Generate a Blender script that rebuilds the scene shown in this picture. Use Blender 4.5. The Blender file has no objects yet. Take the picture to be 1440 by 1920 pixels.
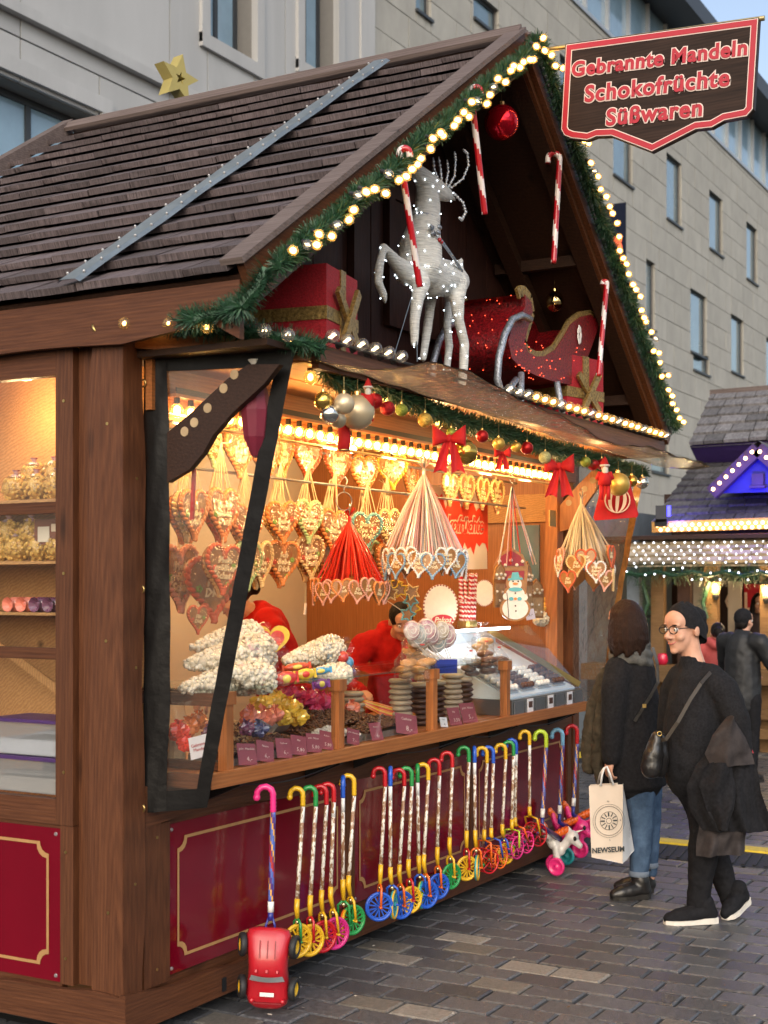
import bpy, bmesh, math, random
from mathutils import Vector, Matrix, Euler
R = random.Random(11)
SC = bpy.context.scene
COL = SC.collection
# ------------------------------------------------------------------ camera
# world frame: x runs along the stall's serving front, y goes into the stall, z up
CAM = Vector((-4.005, -3.361, 1.7)); FW = Vector((.8707, .4918, 0)); RT = Vector((.4918, -.8707, 0)); FOC = 2620.
cd = bpy.data.cameras.new('camera'); cam = bpy.data.objects.new('camera', cd); COL.objects.link(cam)
cam.location = CAM
cam.rotation_euler = (math.radians(90), 0, math.atan2(FW.y, FW.x) - math.radians(90))
cd.sensor_fit = 'HORIZONTAL'; cd.sensor_width = 36; cd.lens = 36 * FOC / 1440
cd.shift_y = 140 / 1440; cd.clip_start = .1; cd.clip_end = 500
cd.dof.use_dof = True; cd.dof.focus_distance = 6.6; cd.dof.aperture_fstop = 5.6
SC.camera = cam
# ------------------------------------------------------------------ sky and sun: an overcast late afternoon
w = bpy.data.worlds.new('World'); SC.world = w; w.use_nodes = True
nt = w.node_tree; bg = nt.nodes['Background']
sky = nt.nodes.new('ShaderNodeTexSky'); sky.sky_type = 'NISHITA'; sky.sun_disc = False
sky.sun_elevation = math.radians(26); sky.sun_rotation = math.radians(250); sky.air_density = 1.0; sky.dust_density = 3.0; sky.ozone_density = 1.0
hs = nt.nodes.new('ShaderNodeHueSaturation'); hs.inputs['Saturation'].default_value = .80
nt.links.new(sky.outputs[0], hs.inputs['Color']); nt.links.new(hs.outputs[0], bg.inputs[0]); bg.inputs[1].default_value = .15
sd = bpy.data.lights.new('sun', 'SUN'); sun = bpy.data.objects.new('sun', sd); COL.objects.link(sun)
sd.energy = .6; sd.angle = math.radians(40); sd.color = (1, .97, .93)
sun.rotation_euler = (math.radians(52), 0, math.radians(-28)); sun.location = (-5, -8, 14)
vs = SC.view_settings; vs.view_transform = 'Standard'; vs.look = 'None'; vs.gamma = 1; vs.exposure = .68
SC.cycles.use_denoising = True; SC.cycles.max_bounces = 7; SC.cycles.transparent_max_bounces = 24
SC.cycles.sample_clamp_indirect = 4; SC.cycles.caustics_reflective = False; SC.cycles.caustics_refractive = False
SC.cycles.transmission_bounces = 6; SC.cycles.glossy_bounces = 3; SC.cycles.diffuse_bounces = 3

# ------------------------------------------------------------------ points from sight lines onto known planes
def ray(u, v):
    a = (u - 720) / FOC
    return FW + RT * a + Vector((0, 0, (1100 - v) / FOC))
def PF(u, v, w): return CAM + ray(u, v) * w
def PX(u, v, x): d = ray(u, v); return CAM + d * ((x - CAM.x) / d.x)
def PY(u, v, y): d = ray(u, v); return CAM + d * ((y - CAM.y) / d.y)
def PZ(u, v, z): d = ray(u, v); return CAM + d * ((z - CAM.z) / d.z)
def depth(p): return (Vector(p) - CAM).dot(FW)

# ------------------------------------------------------------------ materials
MATS = {}
def mat(name, col, rough=.6, metal=0., var=.12, scale=12., bump=0., bscale=None, stretch=(1, 1, 1), emit=0., ecol=None, alpha=1.,
        trans=0., spec=.5, rnd=0., col2=None, sheen=0., coat=0., contrast=(.3, .7), rvar=0., thin=0.):
    """procedural material: two tones mixed by stretched noise, per-object variation, bump"""
    if name in MATS: return MATS[name]
    m = bpy.data.materials.new(name); m.use_nodes = True; n = m.node_tree.nodes; L = m.node_tree.links
    b = n['Principled BSDF']
    b.inputs['Roughness'].default_value = rough; b.inputs['Metallic'].default_value = metal
    b.inputs['Specular IOR Level'].default_value = spec
    if coat: b.inputs['Coat Weight'].default_value = coat; b.inputs['Coat Roughness'].default_value = .08
    if sheen: b.inputs['Sheen Weight'].default_value = sheen * .06
    if trans: b.inputs['Transmission Weight'].default_value = trans
    if alpha < 1: b.inputs['Alpha'].default_value = alpha
    tc = n.new('ShaderNodeTexCoord'); mp = n.new('ShaderNodeMapping'); mp.inputs['Scale'].default_value = stretch
    L.new(tc.outputs['Object'], mp.inputs[0])
    if var or col2 or bump:
        nz = n.new('ShaderNodeTexNoise'); nz.inputs['Scale'].default_value = scale; nz.inputs['Detail'].default_value = 6
        nz.inputs['Roughness'].default_value = .62
        L.new(mp.outputs[0], nz.inputs['Vector'])
        oi = n.new('ShaderNodeObjectInfo')
        if rnd:
            ad = n.new('ShaderNodeVectorMath'); ad.operation = 'ADD'; cm = n.new('ShaderNodeVectorMath'); cm.operation = 'SCALE'
            cx = n.new('ShaderNodeCombineXYZ')
            for k in range(3): L.new(oi.outputs['Random'], cx.inputs[k])
            L.new(cx.outputs[0], cm.inputs[0]); cm.inputs['Scale'].default_value = 37.
            L.new(mp.outputs[0], ad.inputs[0]); L.new(cm.outputs[0], ad.inputs[1]); L.new(ad.outputs[0], nz.inputs['Vector'])
        rp = n.new('ShaderNodeValToRGB')
        c1 = tuple(c * (1 - var) for c in col); c2 = col2 or tuple(min(1, c * (1 + var)) for c in col)
        rp.color_ramp.elements[0].color = (*c1, 1); rp.color_ramp.elements[1].color = (*c2, 1)
        rp.color_ramp.elements[0].position = contrast[0]; rp.color_ramp.elements[1].position = contrast[1]
        L.new(nz.outputs['Fac'], rp.inputs[0]); out = rp.outputs[0]
        if rnd:
            mr = n.new('ShaderNodeMapRange'); mr.inputs['To Min'].default_value = 1 - rnd; mr.inputs['To Max'].default_value = 1 + rnd
            L.new(oi.outputs['Random'], mr.inputs[0])
            hv = n.new('ShaderNodeHueSaturation'); L.new(mr.outputs[0], hv.inputs['Value']); L.new(out, hv.inputs['Color']); out = hv.outputs[0]
        L.new(out, b.inputs['Base Color'])
        if rvar:
            m2 = n.new('ShaderNodeMapRange'); m2.inputs['To Min'].default_value = max(.02, rough - rvar); m2.inputs['To Max'].default_value = min(1, rough + rvar)
            L.new(nz.outputs['Fac'], m2.inputs[0]); L.new(m2.outputs[0], b.inputs['Roughness'])
        if bump:
            bp = n.new('ShaderNodeBump'); bp.inputs['Strength'].default_value = bump; bp.inputs['Distance'].default_value = .01
            if bscale:
                n2 = n.new('ShaderNodeTexNoise'); n2.inputs['Scale'].default_value = bscale; n2.inputs['Detail'].default_value = 4
                L.new(mp.outputs[0], n2.inputs['Vector']); L.new(n2.outputs['Fac'], bp.inputs['Height'])
            else: L.new(nz.outputs['Fac'], bp.inputs['Height'])
            L.new(bp.outputs[0], b.inputs['Normal'])
    else:
        b.inputs['Base Color'].default_value = (*col, 1)
    if emit:
        b.inputs['Emission Color'].default_value = (*(ecol or col), 1); b.inputs['Emission Strength'].default_value = emit
    MATS[name] = m
    return m
def film(name, tint=(1, 1, 1), refl=.12, rough=.08, milk=.0, milkcol=(.8, .8, .8), bump=.0, bscale=6.):
    """thin clear sheet: lets light straight through, reflects a little, may be milky"""
    if name in MATS: return MATS[name]
    m = bpy.data.materials.new(name); m.use_nodes = True; n = m.node_tree.nodes; L = m.node_tree.links
    n.remove(n['Principled BSDF']); o = n['Material Output']
    t = n.new('ShaderNodeBsdfTransparent'); t.inputs[0].default_value = (*tint, 1)
    g = n.new('ShaderNodeBsdfGlossy'); g.inputs['Roughness'].default_value = rough
    fr = n.new('ShaderNodeLayerWeight'); fr.inputs[0].default_value = .5
    pw = n.new('ShaderNodeMath'); pw.operation = 'POWER'; pw.inputs[1].default_value = 4.; L.new(fr.outputs['Facing'], pw.inputs[0])
    mm = n.new('ShaderNodeMath'); mm.operation = 'MULTIPLY_ADD'; mm.inputs[1].default_value = .7; mm.inputs[2].default_value = .02 + refl * .25
    L.new(pw.outputs[0], mm.inputs[0])
    mx = n.new('ShaderNodeMixShader'); L.new(mm.outputs[0], mx.inputs[0]); L.new(t.outputs[0], mx.inputs[1]); L.new(g.outputs[0], mx.inputs[2])
    out = mx.outputs[0]
    if bump:
        tc = n.new('ShaderNodeTexCoord'); nz = n.new('ShaderNodeTexNoise'); nz.inputs['Scale'].default_value = bscale; nz.inputs['Detail'].default_value = 4
        L.new(tc.outputs['Object'], nz.inputs['Vector'])
        bp = n.new('ShaderNodeBump'); bp.inputs['Strength'].default_value = bump; bp.inputs['Distance'].default_value = .05
        L.new(nz.outputs['Fac'], bp.inputs['Height']); L.new(bp.outputs[0], g.inputs['Normal']); L.new(bp.outputs[0], fr.inputs['Normal'])
    if milk:
        d = n.new('ShaderNodeBsdfTranslucent'); d.inputs[0].default_value = (*milkcol, 1)
        d2 = n.new('ShaderNodeBsdfDiffuse'); d2.inputs[0].default_value = (*milkcol, 1)
        dm = n.new('ShaderNodeMixShader'); L.new(d.outputs[0], dm.inputs[1]); L.new(d2.outputs[0], dm.inputs[2])
        m2 = n.new('ShaderNodeMixShader'); m2.inputs[0].default_value = milk
        L.new(out, m2.inputs[1]); L.new(dm.outputs[0], m2.inputs[2]); out = m2.outputs[0]
    L.new(out, o.inputs[0]); MATS[name] = m
    return m
def wood(name, c1, c2, axis='z', rough=.6, rnd=.0, bump=.25, spec=.3, scale=5.5):
    s = {'x': (1, 14, 14), 'y': (14, 1, 14), 'z': (14, 14, 1)}[axis]
    m = mat(name, c1, rough, col2=c2, var=0.001, scale=scale, stretch=s, bump=bump, rnd=rnd or .14, spec=spec, contrast=(.22, .78))
    if 'grain' in m: return m
    n = m.node_tree.nodes; L = m.node_tree.links; b = n['Principled BSDF']; src = b.inputs['Base Color'].links[0].from_socket
    tc = n.new('ShaderNodeTexCoord'); mp = n.new('ShaderNodeMapping'); mp.inputs['Scale'].default_value = {'x': (.5, 7, 7), 'y': (7, .5, 7), 'z': (7, 7, .5)}[axis]; L.new(tc.outputs['Object'], mp.inputs[0])
    wv = n.new('ShaderNodeTexWave'); wv.wave_type = 'RINGS'; wv.inputs['Scale'].default_value = 3.2; wv.inputs['Distortion'].default_value = 7; wv.inputs['Detail'].default_value = 4; wv.inputs['Detail Scale'].default_value = 1.2; L.new(mp.outputs[0], wv.inputs['Vector'])
    vo = n.new('ShaderNodeTexVoronoi'); vo.inputs['Scale'].default_value = 1.5; m2 = n.new('ShaderNodeMapping'); m2.inputs['Scale'].default_value = {'x': (.9, 3, 3), 'y': (3, .9, 3), 'z': (3, 3, .9)}[axis]; L.new(tc.outputs['Object'], m2.inputs[0]); L.new(m2.outputs[0], vo.inputs['Vector'])
    kn = n.new('ShaderNodeMapRange'); kn.inputs['From Min'].default_value = .03; kn.inputs['From Max'].default_value = .12; kn.inputs['To Min'].default_value = .35; kn.inputs['To Max'].default_value = 1.; L.new(vo.outputs['Distance'], kn.inputs[0])
    mr = n.new('ShaderNodeMapRange'); mr.inputs['To Min'].default_value = .86; mr.inputs['To Max'].default_value = 1.1; L.new(wv.outputs['Fac'], mr.inputs[0])
    mu = n.new('ShaderNodeMath'); mu.operation = 'MULTIPLY'; L.new(mr.outputs[0], mu.inputs[0]); L.new(kn.outputs[0], mu.inputs[1])
    hv = n.new('ShaderNodeHueSaturation'); L.new(mu.outputs[0], hv.inputs['Value']); L.new(src, hv.inputs['Color']); L.new(hv.outputs[0], b.inputs['Base Color']); m['grain'] = 1
    return m

# ------------------------------------------------------------------ mesh builder
def frame_z(d):
    d = Vector(d).normalized()
    return d.to_track_quat('Z', 'Y').to_matrix()
class MB:
    def __init__(s): s.v = []; s.f = []; s.m = []; s.mi = 0; s.sm = []; s.smooth = False
    def face(s, idx): s.f.append(tuple(idx)); s.m.append(s.mi); s.sm.append(s.smooth)
    def add(s, vs, fs):
        o = len(s.v); s.v += [tuple(p) for p in vs]
        for f in fs: s.face([o + i for i in f])
        return s
    def box(s, c, size, rot=None):
        hx, hy, hz = size[0] / 2, size[1] / 2, size[2] / 2
        c = Vector(c); P = [Vector((x, y, z)) for x in (-hx, hx) for y in (-hy, hy) for z in (-hz, hz)]
        if rot is not None: P = [rot @ p for p in P]
        return s.add([c + p for p in P], [(0, 1, 3, 2), (4, 6, 7, 5), (0, 4, 5, 1), (2, 3, 7, 6), (0, 2, 6, 4), (1, 5, 7, 3)])
    def b2(s, x0, x1, y0, y1, z0, z1): return s.box(((x0 + x1) / 2, (y0 + y1) / 2, (z0 + z1) / 2), (abs(x1 - x0), abs(y1 - y0), abs(z1 - z0)))
    def bar(s, p0, p1, wd, h, up=(0, 0, 1)):
        p0, p1 = Vector(p0), Vector(p1); d = p1 - p0; L = d.length; z = d / L; x = Vector(up).cross(z)
        if x.length < 1e-4: x = Vector((1, 0, 0))
        x.normalize(); y = z.cross(x); M = Matrix((x, y, z)).transposed()
        return s.box((p0 + p1) / 2, (wd, h, L), M)
    def tube(s, pts, r, n=8, cap=True, mfun=None, twist=0.):
        pts = [Vector(p) for p in pts]; k = len(pts); rr = r if isinstance(r, (list, tuple)) else [r] * k
        o = len(s.v); x = None
        for i, p in enumerate(pts):
            t = (pts[min(i + 1, k - 1)] - pts[max(i - 1, 0)])
            if t.length < 1e-9: t = Vector((0, 0, 1))
            t.normalize()
            if x is None:
                x = t.orthogonal().normalized()
            x = (x - t * x.dot(t))
            if x.length < 1e-6: x = t.orthogonal()
            x.normalize(); y = t.cross(x)
            for j in range(n):
                a = 2 * math.pi * j / n + twist * i
                s.v.append(tuple(p + (x * math.cos(a) + y * math.sin(a)) * rr[i]))
        for i in range(k - 1):
            for j in range(n):
                if mfun: s.mi = mfun(i, j)
                s.face((o + i * n + j, o + i * n + (j + 1) % n, o + (i + 1) * n + (j + 1) % n, o + (i + 1) * n + j))
        if cap:
            s.face([o + j for j in range(n)][::-1]); s.face([o + (k - 1) * n + j for j in range(n)])
        return s
    def cyl(s, p0, p1, r0, r1=None, n=12): return s.tube([p0, p1], [r0, r0 if r1 is None else r1], n)
    def ball(s, c, r, n=12, m=8, rot=None):
        c = Vector(c); r = r if isinstance(r, (tuple, list)) else (r, r, r); o = len(s.v)
        def q(x, y, z):
            p = Vector((x * r[0], y * r[1], z * r[2])); p = rot @ p if rot is not None else p; return tuple(c + p)
        s.v.append(q(0, 0, -1))
        for i in range(1, m):
            t = -math.pi / 2 + math.pi * i / m
            for j in range(n):
                a = 2 * math.pi * j / n; s.v.append(q(math.cos(t) * math.cos(a), math.cos(t) * math.sin(a), math.sin(t)))
        s.v.append(q(0, 0, 1)); e = len(s.v) - 1
        for j in range(n):
            s.face((o, o + 1 + (j + 1) % n, o + 1 + j)); s.face((e, e - n + j, e - n + (j + 1) % n))
        for i in range(m - 2):
            for j in range(n):
                a = o + 1 + i * n; s.face((a + j, a + (j + 1) % n, a + n + (j + 1) % n, a + n + j))
        return s
    def prism(s, poly, fr, t0, t1):
        """poly: 2D outline; fr(a, b, t) -> 3D; extruded from t0 to t1"""
        n = len(poly); o = len(s.v)
        s.v += [tuple(fr(a, b, t0)) for a, b in poly] + [tuple(fr(a, b, t1)) for a, b in poly]
        s.face([o + i for i in range(n)][::-1]); s.face([o + n + i for i in range(n)])
        for i in range(n): s.face((o + i, o + (i + 1) % n, o + n + (i + 1) % n, o + n + i))
        return s
    def lathe(s, prof, c=(0, 0, 0), n=16, rot=None):
        c = Vector(c); o = len(s.v)
        for r, z in prof:
            for j in range(n):
                a = 2 * math.pi * j / n; p = Vector((r * math.cos(a), r * math.sin(a), z)); p = rot @ p if rot is not None else p
                s.v.append(tuple(c + p))
        for i in range(len(prof) - 1):
            for j in range(n): s.face((o + i * n + j, o + i * n + (j + 1) % n, o + (i + 1) * n + (j + 1) % n, o + (i + 1) * n + j))
        return s
    def torus(s, c, R0, r, rot=None, n=20, k=8, a0=0, a1=2 * math.pi):
        full = abs(a1 - a0 - 2 * math.pi) < 1e-6; pts = []
        N = n if full else n + 1
        c = Vector(c); o = len(s.v)
        for i in range(N):
            a = a0 + (a1 - a0) * i / n
            for j in range(k):
                b = 2 * math.pi * j / k; p = Vector(((R0 + r * math.cos(b)) * math.cos(a), (R0 + r * math.cos(b)) * math.sin(a), r * math.sin(b)))
                p = rot @ p if rot is not None else p; s.v.append(tuple(c + p))
        for i in range(n):
            i2 = (i + 1) % N
            for j in range(k): s.face((o + i * k + j, o + i2 * k + j, o + i2 * k + (j + 1) % k, o + i * k + (j + 1) % k))
        return s
    def sheet(s, fn, nu, nv):
        o = len(s.v)
        for i in range(nu + 1):
            for j in range(nv + 1): s.v.append(tuple(fn(i / nu, j / nv)))
        for i in range(nu):
            for j in range(nv): a = o + i * (nv + 1) + j; s.face((a, a + nv + 1, a + nv + 2, a + 1))
        return s
    def mesh(s, name, mats):
        me = bpy.data.meshes.new(name); me.from_pydata(s.v, [], s.f)
        for m in (mats if isinstance(mats, (list, tuple)) else [mats]): me.materials.append(m)
        if any(s.m): me.polygons.foreach_set('material_index', s.m)
        if any(s.sm): me.polygons.foreach_set('use_smooth', s.sm)
        me.update(); return me
    def build(s, name, mats, parent=None, smooth=None, loc=None):
        if smooth is not None: s.sm = [smooth] * len(s.f)
        return obj(name, s.mesh(name, mats), parent, loc)
def obj(name, data, parent=None, loc=None, rot=None, scale=None):
    o = bpy.data.objects.new(name, data); COL.objects.link(o)
    if loc is not None: o.location = loc
    if rot is not None: o.rotation_euler = rot
    if scale is not None: o.scale = scale
    if parent is not None: o.parent = parent
    return o
def tag(o, label=None, cat=None, group=None, kind=None):
    if label: o['label'] = label
    if cat: o['category'] = cat
    if group: o['group'] = group
    if kind: o['kind'] = kind
    return o
def thing(name, label, cat, loc=(0, 0, 0), rot=None, group=None):
    o = bpy.data.objects.new(name, None); COL.objects.link(o); o.location = loc; o.empty_display_size = .05
    if rot is not None: o.rotation_euler = rot
    return tag(o, label, cat, group)
TMP = bpy.data.scenes.new('tmp')
def bake(t):
    TMP.collection.objects.link(t); TMP.view_layers[0].update()
    dg = TMP.view_layers[0].depsgraph
    m = bpy.data.meshes.new_from_object(t.evaluated_get(dg), depsgraph=dg); bpy.data.objects.remove(t)
    return m
def smooth_mesh(name, prims, mats, voxel=.012, smooth=6, noise=0., nscale=4., parent=None, loc=None):
    """prims: a filled MB of overlapping closed shapes -> one continuous skin"""
    me = prims.mesh(name + '_raw', mats); t = bpy.data.objects.new('tmp', me)
    r = t.modifiers.new('r', 'REMESH'); r.mode = 'VOXEL'; r.voxel_size = voxel; r.use_smooth_shade = True
    if smooth: q = t.modifiers.new('s', 'SMOOTH'); q.factor = .5; q.iterations = smooth
    if noise:
        tx = bpy.data.textures.new('cl', 'CLOUDS'); tx.noise_scale = nscale; tx.noise_depth = 3
        d = t.modifiers.new('d', 'DISPLACE'); d.texture = tx; d.strength = noise; d.mid_level = .5; d.texture_coords = 'LOCAL'
    m2 = bake(t); m2.name = name; m2.materials.clear()
    m2.materials.append(mats)
    m2.polygons.foreach_set('use_smooth', [True] * len(m2.polygons))
    return obj(name, m2, parent, loc)
TXT = {}
def text_mesh(s, size=1., offset=0., extrude=.002, shear=0., space=1., align='CENTER', res=2, spacing=1.):
    key = (s, size, offset, extrude, shear, space, align, res, spacing)
    if key in TXT: return TXT[key]
    c = bpy.data.curves.new('t', 'FONT'); c.body = s; c.size = size; c.offset = offset; c.extrude = extrude; c.shear = shear
    c.align_x = align; c.align_y = 'CENTER'; c.space_line = space; c.resolution_u = res; c.space_character = spacing
    me = bake(bpy.data.objects.new('t', c)); TXT[key] = me
    return me
def lettering(name, s, m, parent, M, **k):
    """flat lettering in the plane of matrix M (x right, y up, z towards the reader)"""
    me = text_mesh(s, **k).copy(); me.materials.clear(); me.materials.append(m)
    o = obj(name, me, parent); o.matrix_local = M
    return o
def copy_tree(o, parent=None):
    c = o.copy(); COL.objects.link(c); c.parent = parent
    for ch in list(o.children): copy_tree(ch, c)
    return c
def lerp(a, b, t): return a + (b - a) * t
def plane_frame(o, x, y):
    x = Vector(x).normalized(); y = Vector(y); y = (y - x * y.dot(x)).normalized(); z = x.cross(y)
    M = Matrix.Identity(4)
    for i in range(3): M[i][0] = x[i]; M[i][1] = y[i]; M[i][2] = z[i]; M[i][3] = o[i]
    return M
# ================================================================== the setting: ground, facades, far things
M_joint = mat('joint sand', (.035, .034, .033), .9, var=.3, scale=30)
M_paver = mat('granite paver', (.062, .065, .071), .36, var=.4, scale=55, rnd=.3, bump=.4, bscale=120, col2=(.138, .140, .146), contrast=(.3, .75), rvar=.2)
M_paverL = mat('light granite paver', (.18, .165, .142), .5, var=.35, scale=60, rnd=.35, bump=.3, bscale=120)
g = MB(); g.b2(-60, 120, -60, 60, -.3, -.012); ground = g.build('ground', M_joint); tag(ground, kind='structure')
PL, PW = .245, .162                       # paver: long side runs into the stall, short side along it
pv = []
for k in range(5):
    rr = random.Random(k); b = MB(); hx, hy = PW / 2 - .005, PL / 2 - .005
    def c4(h, i): return [((-hx + i) + rr.uniform(-.002, .002), (-hy + i) + rr.uniform(-.002, .002), h), (hx - i, -hy + i, h), (hx - i, hy - i + rr.uniform(-.002, .002), h), (-hx + i, hy - i, h)]
    b.add(c4(-.03, 0) + c4(-.006, 0) + c4(0, .008), [(0, 1, 5, 4), (1, 2, 6, 5), (2, 3, 7, 6), (3, 0, 4, 7), (4, 5, 9, 8), (5, 6, 10, 9), (6, 7, 11, 10), (7, 4, 8, 11), (8, 9, 10, 11)])
    pv.append((b.mesh('paver', M_paver), b.mesh('paver', M_paverL)))
cells = []
for i in range(-12, 190):
    x = -1. + i * PW; off = (PL / 2 if i % 2 else 0) + (R.random() - .5) * .03
    for j in range(-26, 44):
        y = j * PL + off
        if (0.1 < x < 4.45 and y > .35) or y > 8.6 or x > 29: continue
        wdt = depth((x, y, 0))
        if wdt < 3: continue
        r = Vector((x, y, 0)) - CAM; u = 720 + FOC * r.dot(RT) / wdt; v = 1100 + FOC * 1.7 / wdt
        if -250 < u < 1700 and v < 2200: cells.append((0 if -40 < u < 1480 and v < 1990 else 1, wdt, x, y))
cells.sort()
far = MB()
for k, (o_, wdt, x, y) in enumerate(cells):
    light = R.random() < .12
    dz = R.uniform(-.003, .003)
    if k < 300:
        p = obj('paver', pv[R.randrange(5)][1 if light else 0], ground, (x, y, dz), (R.uniform(-.012, .012), R.uniform(-.012, .012), R.uniform(-.01, .01)))
    else:
        far.mi = 1 if light else R.choice((0, 0, 2)); hx, hy = PW / 2 - .005, PL / 2 - .005
        far.add([(x - hx, y - hy, -.02), (x + hx, y - hy, -.02), (x + hx, y + hy, -.02), (x - hx, y + hy, -.02), (x - hx + .006, y - hy + .006, dz), (x + hx - .006, y - hy + .006, dz), (x + hx - .006, y + hy - .006, dz), (x - hx + .006, y + hy - .006, dz)],
                [(4, 5, 6, 7), (0, 1, 5, 4), (1, 2, 6, 5), (2, 3, 7, 6), (3, 0, 4, 7)])
M_paverD = mat('dark granite paver', (.050, .053, .059), .34, var=.3, scale=60, bump=.3, bscale=120, rvar=.2)
tag(far.build('paving', [M_paver, M_paverL, M_paverD], ground), kind='stuff')
# ---- cable ramp with yellow lid lying across the square
M_rub = mat('black rubber', (.02, .021, .024), .55, var=.2, scale=40, bump=.5, bscale=150)
M_yel = mat('yellow lid', (.62, .46, .03), .5, var=.15, scale=30, bump=.3, bscale=140)
def cable_ramp(p0, p1, label):
    p0, p1 = Vector((p0[0], p0[1], 0)), Vector((p1[0], p1[1], 0)); d = (p1 - p0).normalized(); n = Vector((d.y, -d.x, 0)); L = (p1 - p0).length; N = max(1, round(L / .9))
    root = thing('cable_ramp', label, 'cable ramp', (p0 + p1) / 2, group='cable ramps across the paving')
    o = (p0 + p1) / 2
    for k in range(N):
        a = p0 + d * (k * L / N + .006) - o; b = p0 + d * ((k + 1) * L / N - .006) - o
        for nm, prof, m in (('ramp_plate', [(-.3, .004), (-.09, .05), (.09, .05), (.3, .004)], M_rub), ('lid', [(-.075, .0502), (-.07, .062), (.07, .062), (.075, .0502)], M_yel)):
            q = MB(); q.prism(prof, lambda s, h, t, a=a, b=b: a + (b - a) * t + n * s + Vector((0, 0, h)), 0, 1); q.build(nm, m, root)
        q = MB()
        for sd in (-1, 1):
            for i in range(14):
                c = a + (b - a) * ((i + .5) / 14); q.bar(c + n * (sd * .1) + Vector((0, 0, .05)), c + n * (sd * .28) + Vector((0, 0, .011)), .02, .008)
        q.build('tread', M_rub, root)
a = PZ(1240, 1592, 0); b = PZ(1440, 1612, 0); d = (b - a).normalized()
cable_ramp(a - d * 1.0, b + d * 1.2, 'black rubber cable ramp with yellow lid behind the two women')
a = PZ(1086, 1428, 0); b = PZ(1142, 1404, 0); d = (b - a).normalized()
cable_ramp(a - d * .1, b + d * 1.6, 'short yellow lidded cable ramp beside the right end of the counter')

# ---- facades behind, one straight street front parallel to the stall (plane y = YF)
YF = 9.0
M_stone = mat('limestone slab', (.36, .345, .305), .75, var=.12, scale=2.2, rnd=.05, bump=.05, stretch=(1, 1, .35))
M_grey = mat('grey cladding', (.40, .40, .395), .7, var=.10, scale=1.6, rnd=.05, stretch=(1, 1, .3))
M_jnt = mat('shadow joint', (.19, .18, .165), .9, var=.05)
M_win = mat('window glass far', (.10, .16, .19), .06, var=.25, scale=1.2, spec=1., coat=.4)
M_wfr = mat('window frame dark', (.035, .04, .045), .5, var=.1)
M_roofd = mat('dark eave metal', (.03, .033, .04), .5, var=.1)
M_winb = mat('ribbon window glass', (.22, .33, .42), .08, var=.2, scale=.8, spec=1.)
M_alu = mat('aluminium mullion', (.38, .41, .44), .4, var=.05, metal=.3)
unit = MB().box((0, 0, 0), (1, 1, 1)); U_stone = unit.mesh('slab', M_stone); U_grey = unit.mesh('slab', M_grey); U_wfr = unit.mesh('frame', M_wfr)
def ubox(name, me, parent, x0, x1, y0, y1, z0, z1): return obj(name, me, parent, ((x0 + x1) / 2, (y0 + y1) / 2, (z0 + z1) / 2), None, (x1 - x0, y1 - y0, z1 - z0))
def fw(u, v): p = PY(u, v, YF); return p.x, p.z
def sub(rect, holes):
    out = [rect]
    for h in holes:
        nx = []
        for r in out:
            if h[0] >= r[1] or h[1] <= r[0] or h[2] >= r[3] or h[3] <= r[2]: nx.append(r); continue
            if h[0] > r[0]: nx.append((r[0], h[0], r[2], r[3]))
            if h[1] < r[1]: nx.append((h[1], r[1], r[2], r[3]))
            x0, x1 = max(r[0], h[0]), min(r[1], h[1])
            if h[2] > r[2]: nx.append((x0, x1, r[2], h[2]))
            if h[3] < r[3]: nx.append((x0, x1, h[3], r[3]))
        out = nx
    return [r for r in out if r[1] - r[0] > .03 and r[3] - r[2] > .03]
XS = fw(699, 60)[0]                                                  # where the grey front ends and the limestone front begins
# limestone building
sb = thing('limestone_building', 'pale limestone office building with narrow windows under a glazed top floor', 'building', (XS, YF, 0))
inv = Vector((-XS, -YF, 0))
def loc(o): o.location += inv; return o
wins = []
for (u0, v0, u1, v1) in ((1250, 285, 1278, 428), (1330, 355, 1355, 482), (1400, 415, 1420, 535), (1150, 228, 1186, 352), (1212, 485, 1228, 620), (1295, 540, 1325, 672), (1371, 588, 1394, 706),
                         (1437, 632, 1458, 740), (1050, 100, 1084, 245), (780, -75, 808, 38), (888, -20, 935, 70), (1222, 800, 1254, 890), (1300, 655, 1330, 705), (1462, 466, 1480, 580), (1150, 620, 1180, 740), (1130, 400, 1150, 520)):
    x0, z1 = fw(u0, (v0 + v0) / 2); x1, z0 = fw(u1, v1); wins.append((x0, x1, z0 if z0 < z1 else z0, z1))
ztop = fw(1440, 360)[1]                                              # sill line of the ribbon windows
wins = [(a_, b_ + .0, c_, d_) for a_, b_, c_, d_ in wins if d_ < ztop - .2]
core = MB(); core.b2(XS + .01, 95, YF + .5, YF + 10, 0, ztop + .1); loc(core.build('core_wall', M_jnt, sb))
hb = MB(); hb.b2(XS + .01, 95, YF + .05, YF + .49, 0, .5)
backs = []
for rct in sub((XS + .01, 95, .5, ztop), wins): hb.b2(rct[0], rct[1], YF + .05, YF + .45, rct[2], rct[3])
loc(hb.build('backing_wall', M_jnt, sb))
SH, SLN = .62, 1.32; pieces = []
z = .5; row = 0
while z < ztop - .05:
    z1 = min(z + SH, ztop); x = XS + .02 + (SLN / 2 if row % 2 else 0) - SLN
    while x < 90:
        for rct in sub((max(XS + .02, x), x + SLN, z, z1), wins):
            if rct[1] > XS + .05: pieces.append((rct[0] + .008, rct[1] - .008, rct[2] + .008, rct[3] - .008))
        x += SLN
    z = z1; row += 1
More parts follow.
